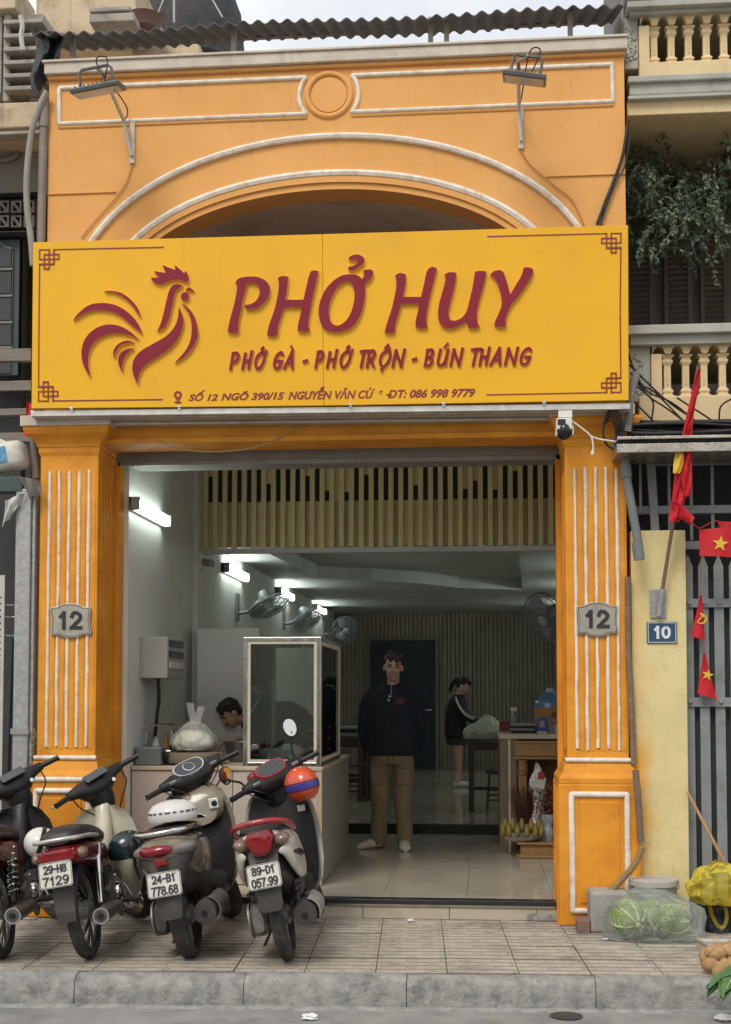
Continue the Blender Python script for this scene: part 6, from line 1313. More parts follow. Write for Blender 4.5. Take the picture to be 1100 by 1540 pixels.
for x, y, dx, dy in ((-.15, .03, -.75, -.65), (.115, -.04, .12, -1)):
    d = Vector((dx, dy, 0)).normalized(); sd = Vector((-d.y, d.x, 0)); rings = []
    for t, w_, h in ((-.11, .03, .05), (-.10, .042, .06), (-.04, .045, .085), (.03, .05, .09), (.10, .055, .07), (.16, .048, .05), (.19, .02, .03)): rings.append([P(x, y, 0) + d * (t + .02) + sd * w_ * math.cos(a) + Vector((0, 0, max(0.0, h * .5 + h * .5 * math.sin(a) * 1.0))) for a in (2 * math.pi * j / 14 for j in range(14))])
    sh = fin(B().loft(rings), 'clog', CROC, man, smooth=60)
    b = B()
    for k in range(6): p_ = P(x, y, .068 - .006 * (k // 3)) + d * (.09 + .03 * (k // 3)) + sd * (-.022 + .022 * (k % 3)); b.ball(p_, .007, 8, 5)
    fin(b, 'vent_holes', BLKP, sh, kind='stuff')
    fin(B().tube([P(x, y, .06) + sd * .046 - d * .01, P(x, y, .085) - d * .09 + sd * .025, P(x, y, .085) - d * .09 - sd * .025, P(x, y, .06) - sd * .046 - d * .01], .007, 6), 'heel_strap', CROC, sh)
# ---- person in striped jacket at the far table, seen from the side, head bowed
wp = PZ(696, 1184, .235); gx, gy, gz = wp.x, wp.y, .235
wm_ = thing('person', 'person in dark jacket with white sleeve stripes bending over the far table', 'person', (gx, gy, gz))
b = B(); hT = head_geo(b, P(.02, -.02, 1.44), (Matrix.Rotation(R(72), 3, 'Z') @ Matrix.Rotation(R(30), 3, 'X')), .95)
limb(b, [P(-.06, 0, 1.28), P(-.02, 0, 1.38)], [.055, .048]); b.ball(P(-.08, 0, 1.08), (.11, .14, .2)); b.ball(P(-.09, 0, .82), (.115, .15, .14))
for s in (-1, 1):
    limb(b, [P(-.06, s * .15, 1.22), P(.06, s * .19, 1.02), P(.24, s * .13, .93)], [.048, .04, .03]); hand(b, P(.25, s * .13, .925), (1, -s * .2, -.25), (0, 0, 1), .9)
    limb(b, [P(-.09, s * .08, .80), P(-.05, s * .08, .44), P(-.07, s * .08, .08)], [.08, .052, .036]); b.tube([P(-.10, s * .08, .04), P(.0, s * .085, .035), P(.09, s * .09, .025)], [.03, .03, .022], 8)
remesh(fin(b, 'body', SKIN, wm_), .0095, 4, .4); face_parts(wm_, hT, False); remesh(fin(hair_geo(hT, True), 'hair', HAIR, wm_), .01, 3, .4)
b = B(); b.loft([ringz(gz + z, gx + x, gy, w_, d_, 2.3, 24) for z, x, w_, d_ in ((.70, -.09, .15, .19), (.73, -.09, .165, .20), (.9, -.095, .16, .19), (1.1, -.09, .155, .19), (1.22, -.07, .14, .18), (1.29, -.06, .10, .12), (1.32, -.05, .07, .075))])
for s in (-1, 1): limb(b, [P(-.06, s * .15, 1.23), P(.0, s * .19, 1.08), P(.09, s * .19, 1.0), P(.22, s * .14, .935)], [.075, .07, .062, .045])
jk = remesh(fin(b, 'jacket', mat('black_track_top', (.014, .016, .022), None, .7, sc=6, bump=.3, bsc=30), wm_), .014, 5)
for dz in (-.014, .016): fin(B().tube(cr([tuple(P(-.09, -.215, 1.27 + dz)), tuple(P(-.03, -.262, 1.14 + dz)), tuple(P(.05, -.262, 1.04 + dz)), tuple(P(.15, -.22, .985 + dz)), tuple(P(.20, -.18, .96 + dz))], 4), .0085, 6), 'sleeve_stripe', WHITEP, jk)
b = B(); b.loft([ringz(gz + z, gx + x, gy, w_, d_, 2.3, 20) for z, x, w_, d_ in ((.60, -.085, .14, .165), (.62, -.085, .15, .175), (.76, -.09, .15, .18))]); fin(b, 'shorts', DARKM, wm_, smooth=60)
for s in (-1, 1): fin(B().loft([ring(y, 0, 0, w_, h, 2.3, 12) for y, w_, h in ((-.13, .02, .02), (-.11, .035, .035), (0, .04, .045), (.09, .038, .035), (.12, .02, .02))]).xf(Matrix.Translation(P(.0, s * .085, .04)) @ Matrix.Rotation(R(-90), 4, 'Z')), 'shoe', WHITEP, wm_, smooth=60)
# ---- cook stooping over the counter behind the glass case
gx, gy, gz = -1.62, 2.78, .135
ck = thing('person', 'person with short black hair stooping over the counter behind the glass case', 'person', (gx, gy, gz))
hc_ = PY(347, 1073, 2.35)
b = B(); hx, hy, hz = hc_.x - gx, hc_.y - gy, hc_.z - gz
hT = head_geo(b, hc_, Matrix.Rotation(R(-60), 3, 'Z') @ Matrix.Rotation(R(38), 3, 'X'), 1.0)
limb(b, [P(hx + .10, hy + .10, hz - .06), P(hx + .02, hy + .03, hz - .03)], [.058, .055]); b.ball(P(-.12, -.12, 1.12), (.2, .15, .17)); b.ball(P(.02, .0, .86), (.16, .12, .15))
hw = PY(334, 1118, 2.25) - Vector((gx, gy, gz))
limb(b, [P(-.25, -.32, 1.22), P(-.32, -.42, 1.05), P(hw.x, hw.y, hw.z + .02)], [.05, .042, .03]); hand(b, P(hw.x, hw.y, hw.z), (-.5, -.5, -.7), (-.5, 0, .5), 1)
limb(b, [P(-.14, .04, 1.2), P(-.22, -.2, 1.0), P(-.4, -.35, .96)], [.05, .042, .03]); hand(b, P(-.41, -.36, .955), (-.8, -.4, -.2), (0, 0, 1), 1)
for s in (-1, 1): limb(b, [P(.02 + s * .09, 0, .85), P(.02 + s * .1, -.02, .46), P(.02 + s * .1, .02, .07)], [.085, .056, .04]); b.tube([P(.02 + s * .1, .04, .04), P(.0 + s * .1, -.12, .03)], [.034, .026], 8)
remesh(fin(b, 'body', SKIN, ck), .0095, 4, .4); face_parts(ck, hT, False); remesh(fin(hair_geo(hT), 'hair', HAIR, ck), .0095, 3, .4)
b = B()
i0 = limb(b, [P(hx + .14, hy + .12, hz - .09), P(-.16, -.14, 1.18), P(-.02, -.03, 1.0), P(.03, 0, .78)], [.10, .19, .19, .175], 18)
limb(b, [P(-.22, -.28, 1.2), P(-.30, -.40, 1.10), P(-.33, -.42, 1.03)], [.088, .08, .07]); limb(b, [P(-.14, .02, 1.18), P(-.2, -.15, 1.05), P(-.24, -.22, .99)], [.088, .08, .07])
remesh(fin(b, 'shirt', mat('charcoal_shirt', (.05, .052, .055), None, .8, sc=6, bump=.3, bsc=30), ck), .015, 5)
b = B()
for s in (-1, 1): limb(b, [P(.02 + s * .09, 0, .85), P(.02 + s * .1, -.01, .46), P(.02 + s * .1, .02, .1)], [.11, .08, .065])
remesh(fin(b, 'trousers', DARKM, ck), .016, 4)
fin(B().loft([[P(-.02 + .2 * math.cos(a) * w_, -.03 + .2 * math.sin(a), z) for a in [R(190 + 16 * j) for j in range(11)]] + [P(-.02 + .19 * math.cos(a) * w_, -.03 + .19 * math.sin(a), z) for a in [R(190 + 16 * j) for j in range(11)][::-1]] for z, w_ in ((.55, 1.05), (.8, 1.0), (.98, 1.0))]), 'apron', mat('red_front_cloth', (.30, .02, .03), None, .7), ck, smooth=60)  # red cloth shaped to give the red patch in the case glass
# ================================================================== roof sheet over the parapet
FIBRO = mat('weathered_fibre_sheet', (.15, .145, .14), (.10, .098, .095), .9, sc=6, bump=.4, bsc=40, dirt=(.05, .05, .05), dsc=4, damt=.6)
xl, xr = PY(52, 50, 0).x, PY(938, 15, 0).x; z0 = PY(450, 32, 0).z
o = thing('roof_canopy', 'grey corrugated roof sheet on short posts above the parapet', 'roof', ((xl + xr) / 2, .5, 6.19))
n = 400; b = B(); T, Bt = [], []
z1 = PY(450, 58, .8).z
for y, z in ((0, z0), (.4, (z0 + z1) / 2), (.8, z1)):
    T.append([Vector((xl + (xr - xl) * i / n, y, z + .016 * math.sin(2 * math.pi * (xl + (xr - xl) * i / n) / .108) + .012 * math.sin(3 * (xl + (xr - xl) * i / n)))) for i in range(n + 1)])
vs = [v for r0 in T for v in r0] + [v - Vector((0, 0, .007)) for r0 in T for v in r0]; fs = []; m_ = n + 1; k = 3 * m_
for r0 in range(2):
    for i in range(n):
        a = r0 * m_ + i; fs += [(a, a + 1, a + 1 + m_, a + m_), (k + a, k + a + m_, k + a + 1 + m_, k + a + 1)]
fs += [(i, k + i, k + i + 1, i + 1) for i in range(n)]
fin(b.add(vs, fs), 'corrugated_sheet', FIBRO, o, smooth=60, normals=False)
for px in (110, 352, 648, 672, 858): q = PY(px, 60, .18); fin(B().box((q.x - .018, .16, 6.184), (q.x + .018, .20, z0 + .075 + .0)), 'post', CONC, o)
fin(B().box((xl + .05, .70, z1 - .03), (xr - .05, .74, z1 - .005)), 'purlin', CONC, o)
TARP = mat('black_tarp', (.03, .032, .036), (.05, .052, .056), .6, sc=5, bump=.6, bsc=14, bd=.02)
b = B(); rows = []
for j in range(8):
    t = j / 7; rows.append([PY(44 + 52 * u_ + (8 * math.sin(6 * t) if u_ < .5 else 0) + t * (12 - 20 * u_), 42 + 8 * u_ + t * (105 - 62 * u_), .12 + .06 * math.sin(9 * u_ + 4 * t)) for u_ in (i / 7 for i in range(8))])
b.loft([r0 + [v + Vector((0, .012, 0)) for v in r0[::-1]] for r0 in rows]); fin(b, 'hanging_tarp', TARP, smooth=60, label='torn black tarp hanging off the end of the corrugated roof', cat='tarp')

def pb(x0, y0, x1, y1, Y0, Y1): a, c = PY(x0, y1, Y0), PY(x1, y0, Y0); return (a.x, Y0, a.z), (c.x, Y1, c.z)
# ================================================================== old house beside the rooster end
lh = thing('old_house', 'weathered cream and grey old house beside the rooster end of the sign', 'house', (-4.2, 1.2, 0))
fin(B().box(*pb(-260, 152, 66, 203, .55, 3.2)), 'fascia', CREAM, lh, bevel=.01); fin(B().box(*pb(-260, 200, 64, 208, .50, .62)), 'fascia_moulding', CONC, lh, bevel=.005)
SOFF = mat('grey_soffit', (.25, .245, .235), (.21, .205, .195), .9, sc=2, bump=.2)
a = PY(66, 203, .62)
fin(B().box((-6.5, 1.0, PY(0, 294, 1.0).z), (a.x - .02, 1.1, a.z + .25)), 'upper_wall', SOFF, lh)
c = PY(-4, 232, .98); fin(B().tube([(c.x + .17 * math.cos(t), .985, c.z + .055 * math.sin(t)) for t in (2 * math.pi * i / 30 for i in range(30))], .022, 8, closed=True), 'oval_moulding', SOFF, lh, smooth=60)
fin(B().box(*pb(-260, 288, 64, 300, .92, 1.1)), 'string_course', DARKM, lh)
# pierced block grille
gl_ = fin(B().box(*pb(-260, 298, 64, 346, 1.03, 1.08)), 'grille_backing', mat('grille_dark', (.07, .07, .068), None, .9), lh); GB = mat('grille_block', (.20, .195, .18), (.15, .145, .135), .9, sc=9, bump=.4)
for k in range(6):
    x0_ = 52 - 19 * k
    for r0 in range(2):
        a, c = PY(x0_ - 16, 320 + 22 * r0, .98), PY(x0_, 302 + 22 * r0, .98)
        fin(B().plate([[(a.x, a.z), (c.x, a.z), (c.x, c.z), (a.x, c.z)], [(a.x + .016, a.z + .012), (a.x + .016, c.z - .03), (c.x - .03, a.z + .012)], [(c.x - .016, c.z - .012), (c.x - .016, a.z + .03), (a.x + .03, c.z - .012)]], .975, 1.028), 'grille_block', GB, gl_)
fin(B().box(*pb(-260, 346, 64, 358, .9, 1.1)), 'lower_beam', DARKM, lh)
# green window
GRN = mat('dark_green_joinery', (.055, .08, .08), (.04, .06, .06), .6, sc=5, bump=.2); WINT = mat('window_trim_grey', (.22, .22, .20), None, .7)
wd = fin(B().box(*pb(-60, 360, 30, 566, 1.0, 1.06)), 'window', GRN, lh); fin(B().box(*pb(30, 358, 36, 760, .97, 1.08)), 'window_jamb', GRN, wd)
for r0, (ya, yb_) in enumerate(((372, 402), (409, 442), (448, 482), (488, 520), (545, 562))): fin(B().box(*pb(-22, ya, 17, yb_, .99, .999)), 'pane', mat('dark_pane', (.045, .048, .055), None, .15, bump=0), wd)
for ya in (404, 444, 484, 522): fin(B().box(*pb(-22, ya - 1.5, 19, ya + 3, .985, .9985)), 'glazing_bar', WINT, wd)
fin(B().box(*pb(17.5, 372, 20, 522, .983, .9982)), 'glazing_bar', WINT, wd); fin(B().tube(cr([tuple(PY(x, y, .99)) for x, y in ((-22, 372), (-4, 366), (2, 366), (8, 371), (19, 374))], 4), .008, 6), 'arched_bar', WINT, wd)
fin(B().box(*pb(36.5, 300, 80, 1400, 1.1, 1.2)), 'shadow_wall', DARKM, lh); fin(B().box(*pb(-260, 285, 84, 1420, 1.3, 1.4)), 'ground_floor_wall', DARKM, lh)  # near-black colour puts the shade of the gap and interior into these walls
# louvred sun screen above
sc_ = fin(B().box(*pb(4, 20, 16, 152, .62, .80)), 'screen_post', CONC, lh, bevel=.008); fin(B().box(*pb(-260, 10, 4, 152, .64, .9)), 'screen_wall', CONC, lh, bevel=.01); fin(B().box(*pb(14, 22, 64, 152, 1.0, 1.05)), 'screen_recess', mat('recess_grey', (.10, .095, .09), None, .9), lh)
for ya in (27, 48, 68, 88, 108, 127): fin(B().box(*pb(5, ya, 64, ya + 9, .56, .95)), 'screen_slat', CONC, sc_, bevel=.006)
fin(B().box(*pb(44, 20, 66, 152, .70, 1.0)), 'screen_post', CONC, lh, bevel=.008)
fin(B().box(*pb(54, -40, 205, 64, 1.9, 3.2)), 'roof_room_wall', CREAM, lh); fin(B().box(*pb(-10, -30, 24, 14, .55, 1.0)), 'eave_block', CREAM, lh, bevel=.01); fin(B().box(*pb(134, 18, 202, 34, 1.4, 1.9)), 'ledge_slab', CONC, lh, bevel=.01); fin(B().box(*pb(134, 8, 196, 18, 1.45, 1.9)), 'ledge_slab', CONC, lh, bevel=.01)
fin(B().box(*pb(200, 66, 300, 84, 1.95, 2.5)), 'low_wall', CREAM, lh)
fin(B().tube(cr([tuple(PY(x, y, .5)) for x, y in ((31, 24), (34, 40), (32, 55), (35, 76))], 4), .02, 6), 'hanging_rag', mat('pale_rag', (.55, .53, .5), None, .9), lh)
# dark net heap on the roof terrace behind
b = B(); rings = []
for t, w_ in ((0, 1.12), (.25, 1.08), (.5, 1.0), (.75, .82), (1, .6)):
    rings.append([v + Vector((random.uniform(-.03, .03), random.uniform(-.03, .03), random.uniform(-.02, .02))) for v in ringz(PY(270, 110, 3.6).z + 1.3 * t, PY(268 + 6 * t, 40, 3.6).x, 3.6, .62 * w_, .5 * w_, 2.2, 26)])
fin(b.loft(rings), 'shade_net', mat('dark_shade_net', (.045, .046, .05), (.07, .07, .074), .9, sc=7, bump=.7, bsc=30, bd=.02), smooth=40, label='dark shade net draped on the roof terrace behind the corrugated sheet', cat='shade net')
b = B().tube([PY(262, 34, 2.5), PY(262, 0, 2.5), PY(262, -40, 2.5)], .012, 6).tube([PY(232, 34, 2.5), PY(246, 0, 2.5), PY(252, -30, 2.5)], .008, 6).tube([PY(335, 26, 2.5), PY(320, 0, 2.5), PY(310, -20, 2.5)], .008, 6)
fin(b, 'aerial_pole', mat('pale_pole', (.5, .5, .48), None, .6), label='thin pale aerial poles in front of the dark shade net', cat='pole')
q = PY(218, 36, 1.7); fin(B().lathe([(0, 0), (.12, 0), (.16, .09), (.17, .10), (.15, .1), (0, .06)], (q.x, 1.7, q.z - .05), n=20), 'clay_pot', mat('red_grey_clay', (.22, .14, .12), None, .9), smooth=40, label='shallow clay pot on the ledge above the corrugated roof', cat='pot')
# pipes between the houses
PVC = mat('grey_brown_pipe', (.25, .22, .19), (.20, .175, .15), .6, sc=5, bump=.1, dirt=(.12, .1, .08), dsc=6)
fin(B().tube([PY(67, 150, -.02), PY(66, 190, -.02), PY(62, 358, -.02), PY(60, 500, -.02)], .031, 12).cyl(PY(66.5, 160, -.02), PY(66, 192, -.02), .038), 'drain_pipe', PVC, smooth=50, label='straight grey brown drain pipe at the rooster end of the wall', cat='pipe')
fin(B().tube(cr([tuple(PY(x, y, -.06)) for x, y in ((71, 138), (58, 165), (47, 205), (41, 260), (41, 310), (47, 360), (50, 400))], 5), .024, 10), 'bent_hose', mat('pale_hose', (.30, .28, .24), None, .6), smooth=50, label='pale bent hose curving down beside the straight drain pipe', cat='hose')
# timber rails in front of the window
RAILW = wood('grey_weathered_plank', (.26, .235, .20), (.17, .155, .135), .9, ax=(1, 14, 14))
for k, (ya, yb_, Yk, l) in enumerate(((525, 545, .3, 'top'), (571, 588, .28, 'second'), (613, 626, .26, 'third'), (652, 668, .24, 'lowest'))):
    b = B().box(*pb(-120, ya, 47, yb_, Yk, Yk + .06))
    for v in b.v: v.z += random.uniform(-.012, .012)
    fin(b, 'timber_rail', RAILW, bevel=.004, label='weathered grey timber rail beside the sign, %s of four' % l, cat='plank', group='timber rails by the green window')
# red cloth, bottle, awning beam, posts
REDC = mat('red_cloth', (.50, .03, .04), (.40, .02, .03), .8, sc=8, bump=.4, bsc=30)
def cloth(name, pts, Y, m, amp=.02, n=9, th=.004, **kw):     # quad of four pixel corners, rippled
    tl, tr, br, bl = [PY(*p, Y) for p in pts]; rows = []
    for j in range(n + 1):
        t = j / n; rows.append([tl.lerp(bl, t).lerp(tr.lerp(br, t), i / n) + Vector((0, amp * math.sin(7 * i / n + 3 * t) + amp * .5 * math.sin(13 * i / n), 0)) for i in range(n + 1)])
    b = B().loft([r0 + [v + Vector((0, th, 0)) for v in r0[::-1]] for r0 in rows]); return fin(b, name, m, smooth=70, **kw)
cloth('red_cloth', ((40, 603), (56, 612), (58, 660), (34, 655)), -.02, REDC, label='red cloth hanging by the corner of the yellow sign', cat='cloth')
fin(B().tube([PY(52, 655, .0), PY(53, 690, .0), PY(55, 720, .0)], .03, 10), 'short_pipe', PVC, smooth=50, label='short brown pipe stub under the red cloth', cat='pipe')
ab = thing('awning_frame', 'dark green awning beam on a galvanised post beside the pillar', 'awning', PY(36, 1385, -.1))
fin(B().box(*pb(-80, 716, 34, 741, -.16, -.06)), 'beam', mat('green_beam', (.05, .085, .075), None, .6, dirt=(.03, .03, .03), dsc=6), ab, bevel=.008)
a, c = PY(24, 735, -.16), PY(50, 735, -.16); fin(B().box((a.x, -.155, 0), (a.x + .11, -.045, a.z)), 'post', GALV, ab, bevel=.008); fin(B().box((a.x + .112, -.13, 0), (a.x + .135, -.05, a.z)), 'post_flange', GALV, ab, bevel=.003)
fin(B().box((a.x - .01, -.17, PY(30, 1100, -.16).z - .02), (a.x + .12, -.154, PY(30, 1100, -.16).z + .02)), 'strap', GREYP, ab)
o = thing('perforated_post', 'pale perforated angle post at the picture edge', 'post', PY(0, 1385, -.1)); a = PY(8, 865, -.12)
pp = [(a.x - .12, 0), (a.x, 0), (a.x, a.z), (a.x - .12, a.z)]; hs = []
for k in range(48): zc_ = .08 + k * .046; hs.append([(a.x - .028 + .007 * math.cos(t), zc_ + .009 * math.sin(t)) for t in (2 * math.pi * i / 6 for i in range(6))])
fin(B().plate([pp] + [h_ for h_ in hs if h_[0][1] < a.z - .03], -.125, -.12), 'angle', mat('pale_grey_angle', (.48, .47, .43), None, .6, sc=8), o)
for y_, l in ((910, 'upper'), (928, 'middle'), (956, 'lower')): fin(B().tube([PY(8, y_, -.1), PY(22, y_ + 0, -.1), PY(24, y_ + 1, -.08)], .006, 6), 'wire_hook', STEEL, o)
fin(B().tube([PY(20, 960, .1), PY(17, 1040, .1), PY(12, 1180, .1)], .014, 8), 'green_pole', mat('dark_green_pole', (.02, .05, .055), None, .5), label='thin dark green pole leaning behind the perforated post', cat='pole')
JW = mat('dirty_white_jug', (.60, .58, .52), (.52, .50, .44), .5, sc=4, bump=.15, dirt=(.3, .27, .22), dsc=8)
jm = Matrix.Translation(PY(8, 700, -.1)) @ Matrix.Rotation(R(-10), 4, 'Y'); o = thing('plastic_jug', 'white plastic jug with blue label lying on the green awning beam', 'jug', PY(8, 716, -.1))
fin(B().loft([[Vector((x, w_ * math.copysign(abs(math.cos(t)) ** .6, math.cos(t)), .055 + h * math.copysign(abs(math.sin(t)) ** .6, math.sin(t)))) for t in (2 * math.pi * i / 20 for i in range(20))] for x, w_, h in ((-.25, .10, .10), (.08, .10, .105), (.13, .098, .10), (.155, .08, .085), (.165, .05, .06))]).xf(jm), 'jug', JW, o, smooth=50)
fin(B().box((-.2, -.103, .0), (.055, -.1005, .115)).xf(jm), 'label', mat('blue_label', (.03, .16, .33), (.12, .32, .5), .5, sc=22), o); fin(B().tube([(-.2, 0, .15), (-.16, 0, .185), (-.02, 0, .19), (.03, 0, .155)], .018, 8).xf(jm), 'handle', JW, o, smooth=60)
cloth('grey_tarp_scrap', ((28, 716), (58, 722), (64, 742), (44, 750)), -.19, mat('grey_tarp', (.17, .16, .14), None, .85, bump=.4), label='scrap of grey tarp tied over the awning post top', cat='tarp')
cloth('white_rag', ((8, 752), (36, 742), (20, 772), (3, 793)), -.2, mat('white_rag', (.55, .54, .51), None, .8), label='torn white plastic rag hanging under the green beam', cat='rag')
o = thing('chain', 'loose metal chain hanging between the galvanised post and pillar', 'chain', PY(50, 1145, -.2))
q = PY(52, 1100, -.2)
for k in range(9):
    z_ = q.z + .0 - .028 * k; b = B().tube([(q.x - .002 * k + (.011 * math.cos(t) if k % 2 else 0), q.y + (0 if k % 2 else .011 * math.cos(t)), z_ + .019 * math.sin(t)) for t in (2 * math.pi * i / 12 for i in range(12))], .0042, 5, closed=True); fin(b, 'chain_link', mat('rusty_chain', (.30, .24, .14), None, .5, .7), o, smooth=60)

# ================================================================== balcony house beyond the wall corner
rh = thing('balcony_house', 'cream balcony house with carved balusters beyond the yellow gate wall', 'house', (2.2, .6, 0))
BX1 = 2.9
def rb(y0, y1, xa, Y0, Y1, name, m, bev=.006): a, c = PY(xa, y1, Y0), PY(xa, y0, Y0); return fin(B().box((a.x, Y0, a.z), (BX1, Y1, c.z)), name, m, rh, bevel=bev)
def balcony(yc0, yc1, yb1, ys1, cs, arch_h, fascia):
    Y = .12
    rb(yc0, yc0 + (yc1 - yc0) * .45, 944, Y - .10, 1.3, 'rail_cap', GREYG); rb(yc0 + (yc1 - yc0) * .45, yc1, 948, Y - .05, 1.28, 'rail_cap', GREYG)
    # pierced head strip with round arches
    top = PY(1000, yc1, Y).z; bot = PY(1000, yc1 + arch_h, Y).z; pts = [(PY(962, yc1, Y).x, top)]; xs_ = [PY(c_, yc1, Y).x for c_ in cs]; sp_ = xs_[1] - xs_[0]; xs_ = [xs_[0] - sp_] + xs_ + [xs_[-1] + sp_ * k for k in (1, 2, 3, 4)]
    poly = [(xs_[0] + .02, top), (xs_[0] + .02, bot)]
    for a_, c_ in zip(xs_[:-1], xs_[1:]):
        m_ = (a_ + c_) / 2; r_ = sp_ * .30; poly += [(m_ - r_ * 1.25, bot)] + [(m_ - r_ * math.cos(t), bot + .012 + (top - bot) * .72 * math.sin(t)) for t in (math.pi * i / 8 for i in range(9))] + [(m_ + r_ * 1.25, bot)]
    poly += [(BX1, bot), (BX1, top)]
    fin(B().plate([poly], Y, Y + .12), 'arched_head', CREAM2, rh)
    zb_, zt_ = PY(1000, yb1, Y).z, bot; h = zt_ - zb_; prof = [(.044, 0), (.044, .05), (.032, .055), (.032, .10), (.039, .12), (.039, .16), (.028, .20), (.024, .22), (.024, .74), (.029, .77), (.038, .82), (.038, .86), (.03, .88), (.03, .94), (.044, .96), (.044, 1)]
    src = None
    for x in xs_[1:]:
        if x > BX1 - .1: continue
        if src is None:
            b = B(); b.loft([[Vector((x + sx * w_, Y + .06 + sy * w_ * .9, zb_ + h * t)) for sx, sy in ((-1, -1), (1, -1), (1, 1), (-1, 1))] for w_, t in prof]); src = fin(b, 'baluster', CREAM2, rh, bevel=.003, seg=1)
            b = B()
            for t in (.33, .42, .5, .6): b.ball((x, Y + .06 - .022, zb_ + h * t), (.009, .006, .018 if t != .5 else .03), 8, 6)
            orn = fin(b, 'carving', CREAM2, src, smooth=60)
        else:
            c_ = rep(src, (x, Y + .06, zb_)); d_ = orn.copy(); C.objects.link(d_); d_.parent = c_
    fin(B().box((xs_[0] + .02 - .01, Y - .003, zb_), (xs_[0] + .085, Y + .13, bot - .0)), 'end_post', CREAM2, rh, bevel=.006)
    a_ = PY(948, yb1 + 8, Y); fin(B().box((1.045, Y + .02, a_.z), (xs_[0] + .008, Y + .3, top)), 'carved_end_panel', GREYG, rh, bevel=.006)
    xm = (1.045 + xs_[0]) / 2; b = B()
    for k in range(26): b.ball((xm + random.uniform(-.03, .03), Y + .018, a_.z + .06 + (top - a_.z - .12) * k / 26), (.018, .012, .012), 8, 5, (0, random.uniform(0, 3), 0))
    fin(b, 'carving', GREYG, rh, smooth=60)
    rb(yb1, ys1, 962, Y - .02, 1.3, 'balcony_slab', CREAM2, .008)
    return Y
balcony(2, 22, 94, 120, [984.5, 1010.5, 1036.5, 1063.5, 1090], 15, True)
rb(114, 124, 945, .03, 1.3, 'cornice', GREYG, .01); rb(124, 144, 947, .06, 1.3, 'cornice', GREYG, .012); rb(144, 149, 945, .03, 1.3, 'cornice', GREYG, .004); rb(149, 174, 944, .08, 1.3, 'fascia', CREAM2)
balcony(489, 519, 596, 634, [1004.8, 1032.5, 1060, 1088], 13, False)
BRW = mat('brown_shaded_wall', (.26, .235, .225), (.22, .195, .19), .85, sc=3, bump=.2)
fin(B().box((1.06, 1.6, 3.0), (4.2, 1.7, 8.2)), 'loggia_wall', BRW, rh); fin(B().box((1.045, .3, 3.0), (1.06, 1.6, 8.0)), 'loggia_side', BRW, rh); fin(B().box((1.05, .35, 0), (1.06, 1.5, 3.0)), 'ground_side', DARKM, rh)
fin(B().box((2.9, .05, 0), (4.2, 1.7, 8.2)), 'side_bay', CREAM2, rh)
SHT = wood('brown_louvre', (.22, .185, .17), (.18, .15, .137), .7)
for k, (xa, xb_, Yk) in enumerate(((944, 982, 1.5), (1001, 1040, 1.5), (1056, 1094, 1.5))):
    for lv, (ya, yb_) in enumerate(((330, 520), (-6, 110))):
        a, c = PY(xa, yb_, Yk), PY(xb_, ya, Yk); so = fin(B().plate([[(a.x, a.z), (c.x, a.z), (c.x, c.z), (a.x, c.z)], [(a.x + .03, a.z + .05), (c.x - .03, a.z + .05), (c.x - .03, c.z - .05), (a.x + .03, c.z - .05)]], 1.52, 1.56), 'shutter', SHT, rh)
        z_ = a.z + .07; src = None
        while z_ < c.z - .06:
            if src is None: src = fin(B().obox(((a.x + c.x) / 2, 1.54, z_), (c.x - a.x - .06, .045, .01), (R(-38), 0, 0)), 'louvre', SHT, so)
            else: rep(src, ORG[src] + Vector((0, 0, z_ - (a.z + .07))))
            z_ += .045
        fin(B().box((a.x + .02, 1.57, a.z), (c.x - .02, 1.58, c.z)), 'shutter_backing', DARKM, so)
# hanging vines in the loggia
LEAF = mat('vine_leaf', (.07, .12, .065), (.14, .18, .11), .5, sc=30, bump=.1, dirt=(.14, .15, .11), dsc=18, damt=.5)
vn = thing('hanging_vine', 'thick dark vine hanging in the loggia between the two balconies', 'vine', (1.9, .6, PY(1000, 400, .6).z))
rnd = random.Random(5); b = B(); st = B(); nl = 0
for k in range(430):
    px, Y = rnd.uniform(938, 1200), rnd.uniform(.25, 1.2); py = rnd.choice((rnd.uniform(195, 270), rnd.uniform(230, 340), rnd.uniform(260, 372)))
    if px < 1010 and py < 215: py += 40
    if 1000 < px < 1075 and py < 250: py += 60
    p = PY(px, py, Y); d = Vector((rnd.uniform(-1, 1), rnd.uniform(-.6, .3), rnd.uniform(-.4, .6))); pts = [p.copy()]
    if p.x < 1.08: p.x = 1.08 + rnd.random() * .1
    for s in range(rnd.randint(4, 11)):
        d = (d + Vector((rnd.uniform(-.3, .3), rnd.uniform(-.2, .2), -.22 + rnd.uniform(-.2, .2)))).normalized(); p = p + d * .034
        if p.x < 1.07: p.x = 1.07; d.x = abs(d.x)
        p.y = min(max(p.y, .15), 1.35); pts.append(p.copy())
        for q_ in range(3):
            e1 = (d + Vector((rnd.uniform(-1, 1), rnd.uniform(-1, 1), rnd.uniform(-1, .6)))).normalized(); e2 = e1.cross(Vector((rnd.uniform(-1, 1), rnd.uniform(-1, 1), rnd.uniform(-1, 1)))).normalized(); ln = rnd.uniform(.018, .06); w_ = ln * rnd.uniform(.2, .34)
            up_ = e1.cross(e2) * ln * .12
            b.add([p, p + e1 * ln * .4 + e2 * w_ + up_, p + e1 * ln, p + e1 * ln * .4 - e2 * w_ + up_, p + e1 * ln * .5], [(0, 1, 4), (1, 2, 4), (2, 3, 4), (3, 0, 4)])
    st.tube(pts, .0035, 3)
fin(b, 'leaves', LEAF, vn, kind='stuff', normals=False); fin(st, 'stems', mat('vine_stem', (.10, .085, .06), None, .9), vn, kind='stuff')
